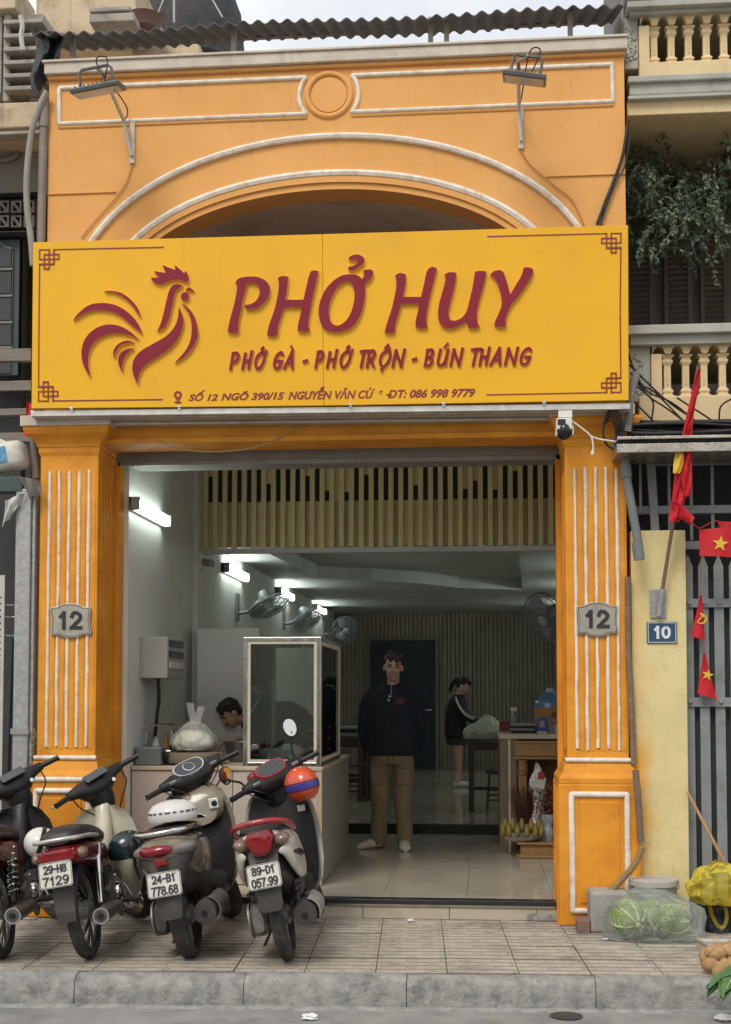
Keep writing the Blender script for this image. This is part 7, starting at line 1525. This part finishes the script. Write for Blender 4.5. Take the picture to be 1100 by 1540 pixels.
# pale carved valance half hidden by the vines
a, c = PY(955, 385, 1.45), PY(1020, 360, 1.45); pts = [(a.x, c.z), (c.x, c.z)] + [(c.x - (c.x - a.x) * i / 16, a.z + (.05 if i % 2 else 0)) for i in range(17)]
fin(B().plate([pts], 1.44, 1.46), 'carved_valance', mat('tan_valance', (.26, .20, .12), None, .8), rh)

# ================================================================== canopy gutter, cables, gate wall and gate
cg = thing('steel_canopy', 'dented stainless steel canopy edge over the grey gate', 'canopy', PY(1010, 680, -.42))
rb2 = lambda xa, ya, xb_, yb_, Y0, Y1, n_, m, par, bev=.004: fin(B().box(*pb(xa, ya, xb_, yb_, Y0, Y1)), n_, m, par, bevel=bev)
STD = mat('dented_stainless', (.50, .47, .40), (.36, .33, .28), .3, .75, sc=5, bump=.5, bsc=7, bd=.03, dirt=(.50, .36, .18), dsc=6, damt=.5)
rb2(929, 652, 1180, 661, -.45, .05, 'upper_lip', STD, cg); rb2(928, 663, 1180, 681, -.43, .02, 'gutter_face', STD, cg); rb2(932, 661, 1180, 663.5, -.42, .0, 'seam', DARKM, cg, 0)
b = B(); rnd = random.Random(8)
for k in range(9):
    y_ = 632 + 2.4 * k; b.tube(cr([tuple(PY(x, y_ + 3 * math.sin(x * .02 + k) + (x - 945) * .006, -.12 - .02 * (k % 4))) for x in (944, 980, 1020, 1060, 1110, 1160)], 3), .009 + .004 * (k % 3), 5)
for pts in ([(945, 530), (962, 575), (985, 590), (1030, 635)], [(945, 535), (970, 585), (1010, 605), (1045, 632)], [(948, 560), (975, 595), (1000, 612), (1030, 634)], [(950, 575), (980, 600), (982, 620), (978, 640)], [(1018, 598), (1060, 625), (1095, 648)], [(946, 548), (1000, 600), (1040, 628)], [(1082, 634), (1084, 612), (1100, 600)], [(950, 600), (990, 640), (1010, 655)]):
    b.tube(cr([tuple(PY(x, y, -.16)) for x, y in pts], 5), .0065, 5)
fin(b, 'cable_tangle', BLKP, smooth=60, label='tangle of black cables running above the steel canopy', cat='cables')
CORR = mat('brown_conduit', (.17, .115, .085), (.22, .16, .12), .7, sc=9, bump=.1, dirt=(.33, .28, .2), dsc=12)
def corrug(name, pix, Y, r, m, label, step=.012):
    P_ = [PY(x, y, Y) for x, y in pix]; P_ = [Vector(q_) for q_ in cr([tuple(v) for v in P_], 12)]; L_ = [0]
    for a_, c_ in zip(P_[:-1], P_[1:]): L_.append(L_[-1] + (c_ - a_).length)
    out, rs, s = [], [], 0; i = 0; k = 0
    while s < L_[-1]:
        while L_[i + 1] < s: i += 1
        out.append(P_[i].lerp(P_[i + 1], (s - L_[i]) / max(1e-6, L_[i + 1] - L_[i]))); rs.append(r * (1.0 if k % 2 else .86)); k += 1; s += step / 2
    return fin(B().tube(out, rs, 8), name, m, smooth=30, label=label, cat='conduit')
corrug('corrugated_conduit', [(945, 868), (945, 940), (946, 990), (950, 1060), (953, 1150)], -.12, .022, CORR, 'long brown corrugated conduit clipped along the pillar edge')
corrug('corrugated_conduit', [(956, 1158), (960, 1200), (964, 1268)], -.2, .024, CORR, 'short brown corrugated conduit beside the pillar plinth')
corrug('corrugated_conduit', [(966, 1274), (956, 1298), (938, 1320), (914, 1344)], -.3, .024, mat('tan_conduit', (.33, .21, .08), (.27, .18, .09), .7, sc=12), 'tan corrugated hose end bending behind the cabbage bag')
corrug('corrugated_conduit', [(958, 560), (950, 590), (947, 620), (944, 650)], -.2, .03, GREYP, 'grey corrugated conduit rising past the end of the sign')
DP = mat('grey_pvc', (.17, .18, .185), (.14, .15, .155), .5, sc=6)
fin(B().tube(cr([tuple(PY(x, y, -.25)) for x, y in ((941, 682), (942, 712), (950, 760), (958, 805), (961, 825), (962, 842))], 4), .030, 12).cyl(PY(941, 700, -.25), PY(943, 718, -.25), .037).cyl(PY(958, 815, -.25), PY(962, 842, -.25), .037), 'rain_pipe', DP, smooth=50, label='slanted grey plastic rain pipe below the steel canopy', cat='pipe')
gw = thing('gate_wall', 'pale yellow gate pillar carrying the blue number 10 plate', 'wall', (1.2, -.02, 0))
YW2 = YWALL.copy(); N_, L_ = YW2.node_tree.nodes, YW2.node_tree.links; p_ = N_['Principled BSDF']; old = p_.inputs['Base Color'].links[0].from_socket    # paint overspray along the pillar edge
g_ = N_.new('ShaderNodeNewGeometry'); sx_ = N_.new('ShaderNodeSeparateXYZ'); L_.new(g_.outputs['Position'], sx_.inputs[0]); nn_ = N_.new('ShaderNodeTexNoise'); nn_.inputs['Scale'].default_value = 5; nn_.inputs['Detail'].default_value = 7; L_.new(g_.outputs['Position'], nn_.inputs['Vector'])
ad = N_.new('ShaderNodeMath'); ad.operation = 'MULTIPLY_ADD'; ad.inputs[1].default_value = -.22; L_.new(nn_.outputs[0], ad.inputs[0]); L_.new(sx_.outputs['X'], ad.inputs[2])
xe = PY(953, 1200, -.08).x; r1 = N_.new('ShaderNodeMapRange'); L_.new(ad.outputs[0], r1.inputs[0]); r2 = N_.new('ShaderNodeMapRange'); L_.new(sx_.outputs['Z'], r2.inputs[0])
for r_n, vv in ((r1, (xe - .11, xe + .02, .9, 0)), (r2, (1.1, 1.6, 1, .3))):
    for i, v in enumerate(vv): r_n.inputs[i + 1].default_value = v
mu = N_.new('ShaderNodeMath'); mu.operation = 'MULTIPLY'; L_.new(r1.outputs[0], mu.inputs[0]); L_.new(r2.outputs[0], mu.inputs[1]); mx2 = N_.new('ShaderNodeMix'); mx2.data_type = 'RGBA'; L_.new(mu.outputs[0], mx2.inputs[0]); L_.new(old, mx2.inputs[6]); mx2.inputs[7].default_value = (.70, .33, .03, 1); L_.new(mx2.outputs[2], p_.inputs['Base Color'])
a, c = PY(952, 1335, -.08), PY(1031, 797, -.08); a2 = PY(1037, 1335, -.08)
fin(B().plate([[(a.x + .01, 0), (a2.x, 0), (c.x, c.z), (a.x - .0 + .012, c.z)]], -.08, .25), 'pillar', YW2, gw, bevel=.008)
o = thing('house_number_sign', 'small blue enamel house number 10 on the yellow gate pillar', 'number plate', PY(996, 968, -.09))
fin(B().box(*pb(973.5, 935, 1018.5, 967.5, -.092, -.081)), 'plate', mat('blue_enamel', (.035, .085, .16), (.03, .07, .13), .35, sc=8), o, bevel=.003)
a, c = PY(975, 966.5, -.093), PY(1017, 936, -.093); fin(B().plate([[(a.x, a.z), (c.x, a.z), (c.x, c.z), (a.x, c.z)], [(a.x + .005, a.z + .005), (c.x - .005, a.z + .005), (c.x - .005, c.z - .005), (a.x + .005, c.z - .005)]], -.0935, -.0915), 'rim', mat('pale_enamel', (.55, .58, .58), None, .5), o)
a, c = PY(983, 961, -.094), PY(1009, 941, -.094); b = strokes_b('10', a.x, c.x, a.z, c.z, -.095, .0095, .4); fin(b, 'number', mat('enamel_white', (.72, .73, .72), None, .4), o)
# gate
GPAINT = mat('blue_grey_gate_paint', (.25, .265, .27), (.205, .22, .225), .5, sc=6, bump=.15, dirt=(.09, .08, .07), dsc=8, damt=.5)
gt = thing('metal_gate', 'blue grey metal gate of pointed flat pales', 'gate', (1.75, .04, 0)); Yg = .03
p0 = None
for k in range(14):
    xa = 1028 + 21.5 * k; a = PY(xa, 900, Yg); zt_ = PY(1060, 852, Yg).z; zp = PY(1060, 834, Yg).z; w_ = .066
    if p0 is None: p0 = fin(B().plate([[(a.x, .02), (a.x + w_, .02), (a.x + w_, zt_), (a.x + w_ / 2, zp), (a.x, zt_)]], Yg, Yg + .012), 'pale', GPAINT, gt); x0_ = a.x
    else: rep(p0, ORG[p0] + Vector((k * .1035, 0, 0)))
for ya, yb_ in ((901, 914), (1049, 1063)):
    a, c = PY(1028, yb_, Yg), PY(1028, ya, Yg); fin(B().box((a.x - .01, Yg - .018, a.z), (a.x + 1.5, Yg - .001, c.z)), 'cross_bar', GPAINT, gt, bevel=.003)
    for k in range(14): fin(B().lathe([(0, -.014), (.009, -.013), (.016, -.006), (.018, 0)], (x0_ + .033 + .1035 * k, Yg - .018, (a.z + c.z) / 2), 'y', 12), 'bolt', GPAINT, gt, smooth=50)
fin(B().box((x0_ - .02, Yg + .06, .0), (x0_ + 1.5, Yg + .08, zt_ - .1)), 'backing_sheet', mat('dark_gate_sheet', (.05, .055, .058), None, .6), gt)
for y_ in (880, 1040): q = PY(1026, y_, -.02); fin(B().cyl((q.x, -.0, q.z - .05), (q.x, 0, q.z + .03), .014, n=10), 'hinge', GPAINT, gt)
# frame and dark void above the gate
gf = thing('gate_grille', 'grey steel grille frame above the pointed gate under the canopy', 'grille', PY(1050, 835, .1))
rb2(956, 758, 1180, 773, .04, .10, 'beam', GPAINT, gf); rb2(1023, 812, 1180, 826, .045, .09, 'beam', GPAINT, gf); rb2(984, 692, 1180, 700, .05, .09, 'beam', GPAINT, gf)
for x_ in (1007, 1040, 1072, 1104): rb2(x_ - 1.5, 700, x_ + 1.5, 812, .06, .075, 'bar', GPAINT, gf, 0)
a, c = PY(974, 800, .0), PY(988, 684, .0); fin(B().plate([[(PY(980, 800, 0).x, a.z), (PY(992, 800, 0).x, a.z), (PY(985, 684, 0).x, c.z), (PY(972, 684, 0).x, c.z)]], -.0, .035), 'post', GPAINT, gf)
rb2(962, 690, 965, 770, .02, .035, 'bar', GPAINT, gf, 0)
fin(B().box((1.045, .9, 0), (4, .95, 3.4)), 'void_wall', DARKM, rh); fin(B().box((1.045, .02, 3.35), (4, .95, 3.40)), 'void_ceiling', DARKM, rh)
# ---------------- flags
FRED = mat('flag_red', (.56, .012, .022), (.46, .01, .018), .7, sc=7, bump=.3, bsc=40); FYEL = mat('flag_yellow', (.72, .46, .05), None, .7, bump=.1)
fp = thing('flag_pole', 'wooden flagpole with furled red flag in a wall bracket above number 10', 'flag', PY(990, 930, -.1))
rb2(978, 886, 1002, 930, -.093, -.0815, 'bracket_plate', GALV, fp); A_, Z_ = PY(991, 922, -.12), PY(1050, 550, -.32)
fin(B().tube([A_, A_.lerp(Z_, .5), Z_], [.013, .012, .010], 8), 'pole', wood('pole_wood', (.19, .12, .085), (.15, .09, .065)), fp, smooth=60); fin(B().cyl(A_ + Vector((0, 0, -.02)), A_.lerp(Z_, .1), .02, n=10), 'socket', GALV, fp)
def ribbon(name, secs, m, par, Y=-.33, dy=.05):    # folded cloth: (y pixel, x left, x right) sections
    rings = []
    for k, (y, xa, xb_) in enumerate(secs):
        g = []
        for i in range(18):
            t = 2 * math.pi * i / 18; u_ = (1 - math.cos(t)) / 2; s = math.sin(t); p_ = PY(xa + (xb_ - xa) * u_, y, Y); p_.y += -s * dy * (.5 + .5 * math.sin(u_ * 9 + k * .7)) * (.4 + u_ * (1 - u_) * 2.4); g.append(p_)
        rings.append(g)
    return fin(B().loft(rings), name, m, par, smooth=70)
sec = [(556, 1049, 1054), (580, 1043, 1052), (610, 1036, 1046), (640, 1029, 1042), (670, 1023, 1041), (705, 1016, 1040), (740, 1012, 1034), (765, 1008, 1027), (785, 1006, 1022)]
ribbon('furled_flag', cr(sec, 3), FRED, fp); ribbon('flag_fold', cr([(640, 1034, 1042), (670, 1031, 1042), (700, 1027, 1041), (725, 1025, 1041), (740, 1028, 1040), (747, 1031, 1037)], 3), FRED, fp, Y=-.37)
ribbon('flag_fold', cr([(755, 1010, 1020), (768, 1014, 1034), (778, 1020, 1045), (784, 1030, 1042), (788, 1036, 1040)], 3), FRED, fp, Y=-.35); ribbon('star_patch', cr([(668, 1019, 1028), (690, 1014, 1029), (710, 1012.5, 1024), (712, 1014, 1020)], 3), FYEL, fp, Y=-.385, dy=.03)
def star(cx_, cz_, r, rotv, Y0, Y1): return [(cx_ + (r if i % 2 == 0 else r * .4) * math.sin(rotv + math.pi * i / 5), cz_ + (r if i % 2 == 0 else r * .4) * math.cos(rotv + math.pi * i / 5)) for i in range(10)]
def bunting(label, corners, Y, mark, mc, mr, rotv=0):
    o = thing('paper_flag', label, 'flag', PY(*corners[2], Y), group='small red flags on the string'); P_ = [PY(*c_, Y) for c_ in corners]; n = 8; rows = []
    f = lambda u_, t: P_[0].lerp(P_[3], t).lerp(P_[1].lerp(P_[2], t), u_) + Vector((0, .012 * math.sin(6 * u_ + 2 * t), 0))
    for j in range(n + 1): rows.append([f(i / n, j / n) for i in range(n + 1)])
    fin(B().loft([r0 + [v + Vector((0, .002, 0)) for v in r0[::-1]] for r0 in rows]), 'cloth', FRED, o, smooth=70)
    c_ = PY(*mc, Y)
    if mark == 'star': fin(B().plate([star(c_.x, c_.z, mr, rotv, 0, 0)], Y - .0165, Y - .0145), 'star', FYEL, o)
    elif mark:
        b = B(); b.tube([(c_.x + mr * .8 * math.cos(t), Y - .016, c_.z - mr * .1 + mr * .8 * math.sin(t)) for t in (R(-130 + 20 * i) for i in range(12))], [.004 + .004 * math.sin(math.pi * i / 11) for i in range(12)], 5)
        b.tube([(c_.x - mr * .6, Y - .017, c_.z - mr * .7), (c_.x + mr * .3, Y - .017, c_.z + mr * .45)], .005, 5).tube([(c_.x - mr * .2, Y - .0175, c_.z + mr * .75), (c_.x + mr * .5, Y - .0175, c_.z + mr * .2)], .007, 5); fin(b, 'emblem', FYEL, o)
bunting('red star flag on the string above the gate pales', [(1052, 796), (1104, 792), (1108, 838), (1053, 836)], -.28, 'star', (1083, 818), .055, R(8))
bunting('narrow red flag edge behind the star flag at the picture edge', [(1079, 783), (1110, 786), (1112, 800), (1086, 799)], -.24, None, (0, 0), 0)
bunting('small red flag with yellow hammer and sickle on the gate', [(1053.5, 895), (1056, 895), (1061, 963), (1040, 957)], -.06, 'hs', (1054, 930), .042)
bunting('small red star flag hanging lowest on the gate', [(1058, 983), (1061, 983), (1079, 1053), (1050, 1043)], -.06, 'star', (1064, 1015), .042, R(15))
fin(B().tube([PY(1034, 782, -.3), PY(1052, 795, -.29), PY(1075, 783, -.27), PY(1110, 790, -.26)], .003, 5).tube([PY(1053, 800, -.2), PY(1054, 860, -.1), PY(1054, 896, -.062), PY(1060, 983, -.062)], .002, 4), 'flag_string', FRED, label='thin red string joining the flags', cat='string')

# ================================================================== goods on the pavement by the plinth
def ground_y(px, py): return PZ(px, py, 0)
q = ground_y(905, 1404); a, c = PY(888, 1402, q.y), PY(946, 1342, q.y)
b = B(); b.box((a.x, q.y, 0), (c.x, q.y + .24, c.z)); fin(b, 'concrete_block', mat('cement_block', (.36, .345, .32), (.28, .27, .25), .9, sc=7, bump=.6, bsc=60, dirt=(.5, .48, .45), dsc=5, damt=.5), bevel=.02, label='rough grey cement block against the plinth', cat='block')
q = ground_y(880, 1404); a, c = PY(868, 1404, q.y), PY(889, 1384, q.y); fin(B().box((a.x, q.y, 0), (c.x - .004, q.y + .14, c.z)), 'loose_brick', mat('dull_brick', (.25, .15, .12), (.2, .12, .1), .95, sc=9, bump=.6), bevel=.006, label='single dull brick lying beside the cement block', cat='brick')
q = ground_y(866, 1388); fin(B().lathe([(0, 0), (.085, 0), (.09, .03), (.085, .045), (0, .05)], (q.x, q.y + .08, 0), n=22), 'round_cover', mat('blue_grey_lid', (.16, .18, .17), None, .6, dirt=(.3, .27, .22), dsc=12), smooth=40, label='round grey cover lying at the foot of the plinth', cat='cover')
q = ground_y(822, 1386); fin(B().box((q.x - .13, q.y - .0, 0), (q.x + .10, q.y + .11, .05)), 'paving_fragment', KERBM, bevel=.01, label='loose slab fragment beside the shop step', cat='slab')
# bucket
byk = -.265; a = PY(946, 1322, byk); c = PY(1021, 1322, byk); r0 = (c.x - a.x) / 2; bz = PY(983, 1321, byk).z; bx_ = (a.x + c.x) / 2; q = Vector((bx_, byk - .3, 0))
o = thing('plastic_bucket', 'pale grey bucket with its lid on behind the cabbage bag', 'bucket', (bx_, q.y + .3, 0)); BKT = mat('dusty_white_bucket', (.46, .44, .40), (.40, .38, .34), .6, sc=6, dirt=(.25, .22, .18), dsc=7)
fin(B().lathe([(0, 0), (r0 * .8, 0), (r0 * .94, bz - .02), (r0 * .9, bz - .02), (0, bz - .03)], (bx_, q.y + .3, 0), n=28), 'tub', BKT, o, smooth=40); fin(B().lathe([(r0 * .95, bz - .045), (r0 * 1.0, bz - .04), (r0 * 1.0, bz - .004), (r0 * .97, bz), (r0 * .85, bz - .008), (r0 * .80, bz - .004), (0, bz - .004)], (bx_, q.y + .3, 0), n=32), 'lid', BKT, o, smooth=40); fin(B().tube([(bx_ + r0 * 1.01 * math.cos(t), q.y + .3 + r0 * 1.01 * math.sin(t), bz - .05 + .01 * math.sin(t)) for t in (R(180 + 12 * i) for i in range(16))], .004, 5), 'bail', STEEL, o)
# cabbages in a clear bag
CAB = mat('cabbage_leaf', (.14, .23, .05), (.22, .31, .09), .55, sc=12, bump=.3, bsc=30, dirt=(.38, .42, .2), dsc=16, damt=.6); CABV = mat('cabbage_rib', (.50, .54, .28), None, .5)
def cabbage(name, c, r, label, seed, tiltv=(0, 0, 0)):
    rnd = random.Random(seed); o = thing(name, label, 'cabbage', (c[0], c[1], c[2] - r), group='cabbages in the clear bag'); E_ = Euler(tiltv).to_matrix(); c = Vector(c)
    b = B().ball((0, 0, 0), (r * .86, r * .86, r * .8), 16, 10)
    for v in b.v: v *= rnd.uniform(.96, 1.03)
    fin(b.xf(Matrix.Translation(c) @ E_.to_4x4()), 'heart', CAB, o, smooth=70)
    fin(B().ball((0, 0, -r * .93), (r * .2, r * .2, r * .14), 12, 8).xf(Matrix.Translation(c) @ E_.to_4x4()), 'stem', CABV, o, smooth=60)
    for k in range(7):
        a0 = 2 * math.pi * k / 7 + rnd.uniform(-.2, .2); rows = []; vein = []
        for i in range(8):
            t = -1.32 + 2.12 * i / 7; wd = .62 * math.cos(t * .75) + .1; row = []
            for j in range(9):
                u_ = -1 + j / 4; a = a0 + u_ * wd; rr = r * (1.0 + .05 * (k % 2) + .03 * math.sin(5 * u_ + 3 * t + k) + (.10 * max(0, t - .3)))
                row.append(Vector((rr * math.cos(t) * math.cos(a), rr * math.cos(t) * math.sin(a), rr * .95 * math.sin(t))))
            rows.append(row); vein.append(row[4] * 1.015)
        lf = fin(B().loft([r0 + [v * .985 for v in r0[::-1]] for r0 in rows]).xf(Matrix.Translation(c) @ E_.to_4x4()), 'outer_leaf', CAB, o, smooth=70)
        bb = B().tube(vein, [.010 - .001 * i for i in range(8)], 6)
        for i in (2, 3, 4, 5):
            for sj in (1, -1): bb.tube([rows[i][4] * 1.012, rows[min(i + 1, 7)][4 + sj * 2] * 1.012, rows[min(i + 1, 7)][4 + sj * 3] * 1.01], [.004, .003, .001], 4)
        fin(bb.xf(Matrix.Translation(c) @ E_.to_4x4()), 'leaf_rib', CABV, lf, smooth=60)
qb = ground_y(982, 1418); by = qb.y + .14
def cabp(px, py, dy): p = PY(px, py, by + dy); return p
for k, (px, r, dy, l, tl) in enumerate(((946, .118, -.03, 'cabbage with spread leaves at the pillar side of the clear bag', (-1.35, .25, .5)), (1010, .112, -.02, 'cabbage at the bucket side of the clear bag', (-1.5, -.3, 1.6)), (979, .11, .07, 'cabbage half hidden at the back of the clear bag', (-.9, .4, .5)))):
    p = PY(px, 1390, by + dy); cabbage('cabbage', (p.x, by + dy, r + .012), r, l, k + 3, tl)
o = thing('clear_bag', 'big clear plastic bag of cabbages on the pavement', 'bag', (PY(982, 1418, by).x, by, 0)); FB = film('clear_bag_film', (.60, .65, .62), .15, .10)
rnd = random.Random(4); rings = []; x0_, x1_ = PY(909, 1400, by).x, PY(1058, 1400, by).x; bc = (x0_ + x1_) / 2; bw = (x1_ - x0_) / 2
for z, k_, d_, dx in ((.003, .92, .15, 0), (.02, .98, .165, 0), (.09, 1.0, .17, 0), (.17, .93, .16, .01), (.23, .76, .13, .0), (.265, .55, .10, -.01), (.29, .36, .07, -.02), (.30, .2, .04, -.02)):
    ph = rnd.uniform(0, 6); rings.append([v + Vector((rnd.uniform(-.012, .012), rnd.uniform(-.012, .012), (rnd.uniform(-.012, .012) if z > .01 else 0))) + Vector((.012 * math.sin(9 * v.x * 3 + ph), 0, 0)) for v in ringz(z, bc + dx, by, bw * k_, d_, 2.5, 34)])
fin(B().loft(crinkle(rings, 4, .022, 11, 2, n=102)), 'film', FB, o, smooth=60)
# yellow, blue and red bags, stick
YB = film('yellow_film', (.56, .45, .05), .30, .25); q = ground_y(1078, 1398); yy = q.y + .22
def sack(name, px0, px1, ptop, pbot, yv, m, label, cat='bag', seed=1, squash=1.0, parts=None):
    rnd = random.Random(seed); a, c = PY(px0, pbot, yv), PY(px1, ptop, yv); o = thing(name, label, cat, ((a.x + c.x) / 2, yv, max(0, a.z))); rings = []; zb_ = a.z; hh = c.z - zb_; cxm = (a.x + c.x) / 2; ww = (c.x - a.x) / 2
    for t, k_ in ((0, .7), (.05, .88), (.25, 1), (.5, .97), (.72, .82), (.88, .55), (.97, .25), (1, .08)): rings.append([v + Vector((rnd.uniform(-.014, .014), rnd.uniform(-.014, .014), rnd.uniform(-.01, .01) * (t > .02))) for v in ringz(zb_ + hh * t, cxm, yv, ww * k_, ww * k_ * .7 * squash, 2.3, 26)])
    fin(B().loft(crinkle(rings, 4, .026, 12, seed, n=78)), 'film', m, o, smooth=60); return o
q0 = ground_y(1075, 1405)
sack('blue_bag', 1056, 1102, 1352, 1407, q0.y + .12, mat('navy_bag', (.012, .016, .04), (.02, .03, .06), .3, bump=.6, bsc=14, bd=.02), 'dark blue plastic bag behind the cabbage bag', seed=2)
q1 = ground_y(1100, 1402); sack('red_bag', 1080, 1150, 1352, 1402, q1.y + .1, mat('red_bag', (.55, .015, .04), (.45, .012, .03), .3, bump=.5, bsc=14, bd=.02), 'bright red plastic bag under the yellow bag at the picture edge', seed=3)
yb_ = sack('yellow_bag', 1036, 1130, 1299, 1358, q0.y + .02, YB, 'yellow plastic bag hung on the bamboo stick', seed=5)
lp = [PY(x, y, q0.y - .03) for x, y in ((1066, 1350), (1070, 1372), (1078, 1390), (1087, 1395), (1093, 1384), (1092, 1368), (1086, 1352))]
fin(B().tube(cr([tuple(v) for v in lp], 4), .012, 8), 'bag_handle', YB, yb_, smooth=60)
fin(B().tube([PY(1035, 1192, -.1), PY(1064, 1248, -.45), PY(1098, 1312, q0.y), PY(1130, 1372, q0.y - .05)], [.009, .012, .013, .013], 8), 'bamboo_stick', wood('bamboo', (.42, .24, .09), (.30, .18, .09), .5), smooth=60, label='bamboo stick leaning against the grey gate', cat='stick')
# tray of potatoes and leafy greens on the kerb edge
a, c, d_ = PZ(1048, 1430, .0), PZ(1062, 1478, .0), PZ(1130, 1430, 0)
tx, ty = PZ(1052, 1428, 0).x, PZ(1052, 1428, 0).y
TRAY = mat('woven_white_tray', (.55, .52, .46), (.4, .37, .31), .8, sc=30, bump=.6, bsc=50)
tr0 = thing('woven_tray', 'white woven tray of potatoes at the kerb edge', 'tray', (tx + .22, ty - .16, 0)); px_ = [(tx, ty + .05), (tx + .48, ty + .05), (tx + .48, ty - .34), (tx + .09, ty - .34)]
fin(B().plate([px_], .002, .012, 'z'), 'base', TRAY, tr0); fin(B().tube([(x, y, .045) for x, y in px_], .014, 6, closed=True), 'rim', TRAY, tr0, smooth=60)
for (xa, ya), (xb_, yb2) in zip(px_, px_[1:] + px_[:1]): fin(B().loft([[Vector((xa, ya, .01)), Vector((xb_, yb2, .01)), Vector((xb_, yb2, .012)), Vector((xa, ya, .012))], [Vector((xa, ya, .05)), Vector((xb_, yb2, .05)), Vector((xb_, yb2 + .004, .05)), Vector((xa, ya + .004, .05))]]), 'side', TRAY, tr0)
POT = mat('potato_skin', (.45, .29, .13), (.34, .20, .085), .8, sc=16, bump=.8, bsc=50, dirt=(.28, .14, .07), dsc=9, damt=.6); rnd = random.Random(12); k = 0
for px, py, z in ((1058, 1433, .045), (1072, 1440, .045), (1078, 1424, .045), (1092, 1436, .05), (1098, 1422, .05), (1064, 1446, .045), (1086, 1450, .05), (1076, 1430, .10), (1090, 1425, .11), (1068, 1428, .09), (1098, 1448, .06), (1078, 1455, .04)):
    p = PZ(px, py + 8, z); b = B().ball((0, 0, 0), (.052, .042, .04), 14, 9)
    for v in b.v: v *= 1 + .07 * math.sin(9 * v.x / .05 + k) * math.cos(7 * v.z / .05)
    m = Matrix.Translation((p.x + .02, p.y + .02, z + .008)) @ Euler((rnd.uniform(0, 3), rnd.uniform(0, 3), rnd.uniform(0, 3))).to_matrix().to_4x4()
    fin(b.xf(m), 'potato', POT, smooth=70, label='brown potato in the pile on the woven tray', cat='potato', group='potatoes on the tray'); k += 1
GRV = mat('dark_leafy_green', (.06, .14, .045), (.09, .19, .06), .45, sc=12, bump=.3, bsc=30); rnd = random.Random(21)
p0_ = PZ(1094, 1476, .06); gv = thing('leafy_greens', 'bunch of dark leafy greens with pale ribs hanging over the kerb corner', 'greens', (p0_.x + .05, p0_.y, .0))
for k in range(11):
    a = R(150 + 30 * k * .6) + rnd.uniform(-.3, .3); base_ = Vector((p0_.x + .09, p0_.y + .02, .07 + .01 * k)); d = Vector((math.cos(a), math.sin(a) * .8 - .25, rnd.uniform(-.1, .35))).normalized(); sd = d.cross(Vector((0, 0, 1))).normalized(); rows = []; vein = []
    for i in range(8):
        t = i / 7; cpt = base_ + d * (.20 * t) + Vector((0, 0, -.13 * t * t)); w_ = .055 * math.sin(math.pi * min(1, .12 + t * .86)) ** .7; rows.append([cpt + sd * w_ * u_ + Vector((0, 0, .022 * abs(u_) + .008 * math.sin(8 * t + 6 * u_ + k))) for u_ in (-1, -.5, 0, .5, 1)]); vein.append(cpt + Vector((0, 0, .004)))
    lf = fin(B().loft([r0 + [v - Vector((0, 0, .002)) for v in r0[::-1]] for r0 in rows]), 'leaf', GRV, gv, smooth=70); fin(B().tube(vein, [.006 - .0007 * i for i in range(8)], 5), 'leaf_rib', CABV, lf)

# ================================================================== house across the street (behind the photographer, seen only in reflections)
oh = thing('opposite_house', 'low pale green house across the street mirrored in the glass case', 'house', (-1, -14, -.17)); OWL = mat('pale_green_render', (.42, .45, .36), (.36, .39, .31), .9, sc=2, bump=.2)
fin(B().box((-9, -15, -.28), (8, -14, 3.6)), 'wall', OWL, oh); fin(B().box((-9.2, -15.2, 3.6), (8.2, -13.6, 3.75)), 'eave', CONC, oh)
for x in (-6, -2.6, .8, 4.2):
    w = fin(B().box((x, -13.999, .9), (x + 1.4, -13.96, 2.5)), 'window', GRN, oh); s0 = None
    for k in range(14):
        if s0 is None: s0 = fin(B().obox((x + .7, -13.94, 1.0), (1.3, .05, .02), (R(35), 0, 0)), 'louvre', GRN, w)
        else: rep(s0, ORG[s0] + Vector((0, 0, .11 * k)))
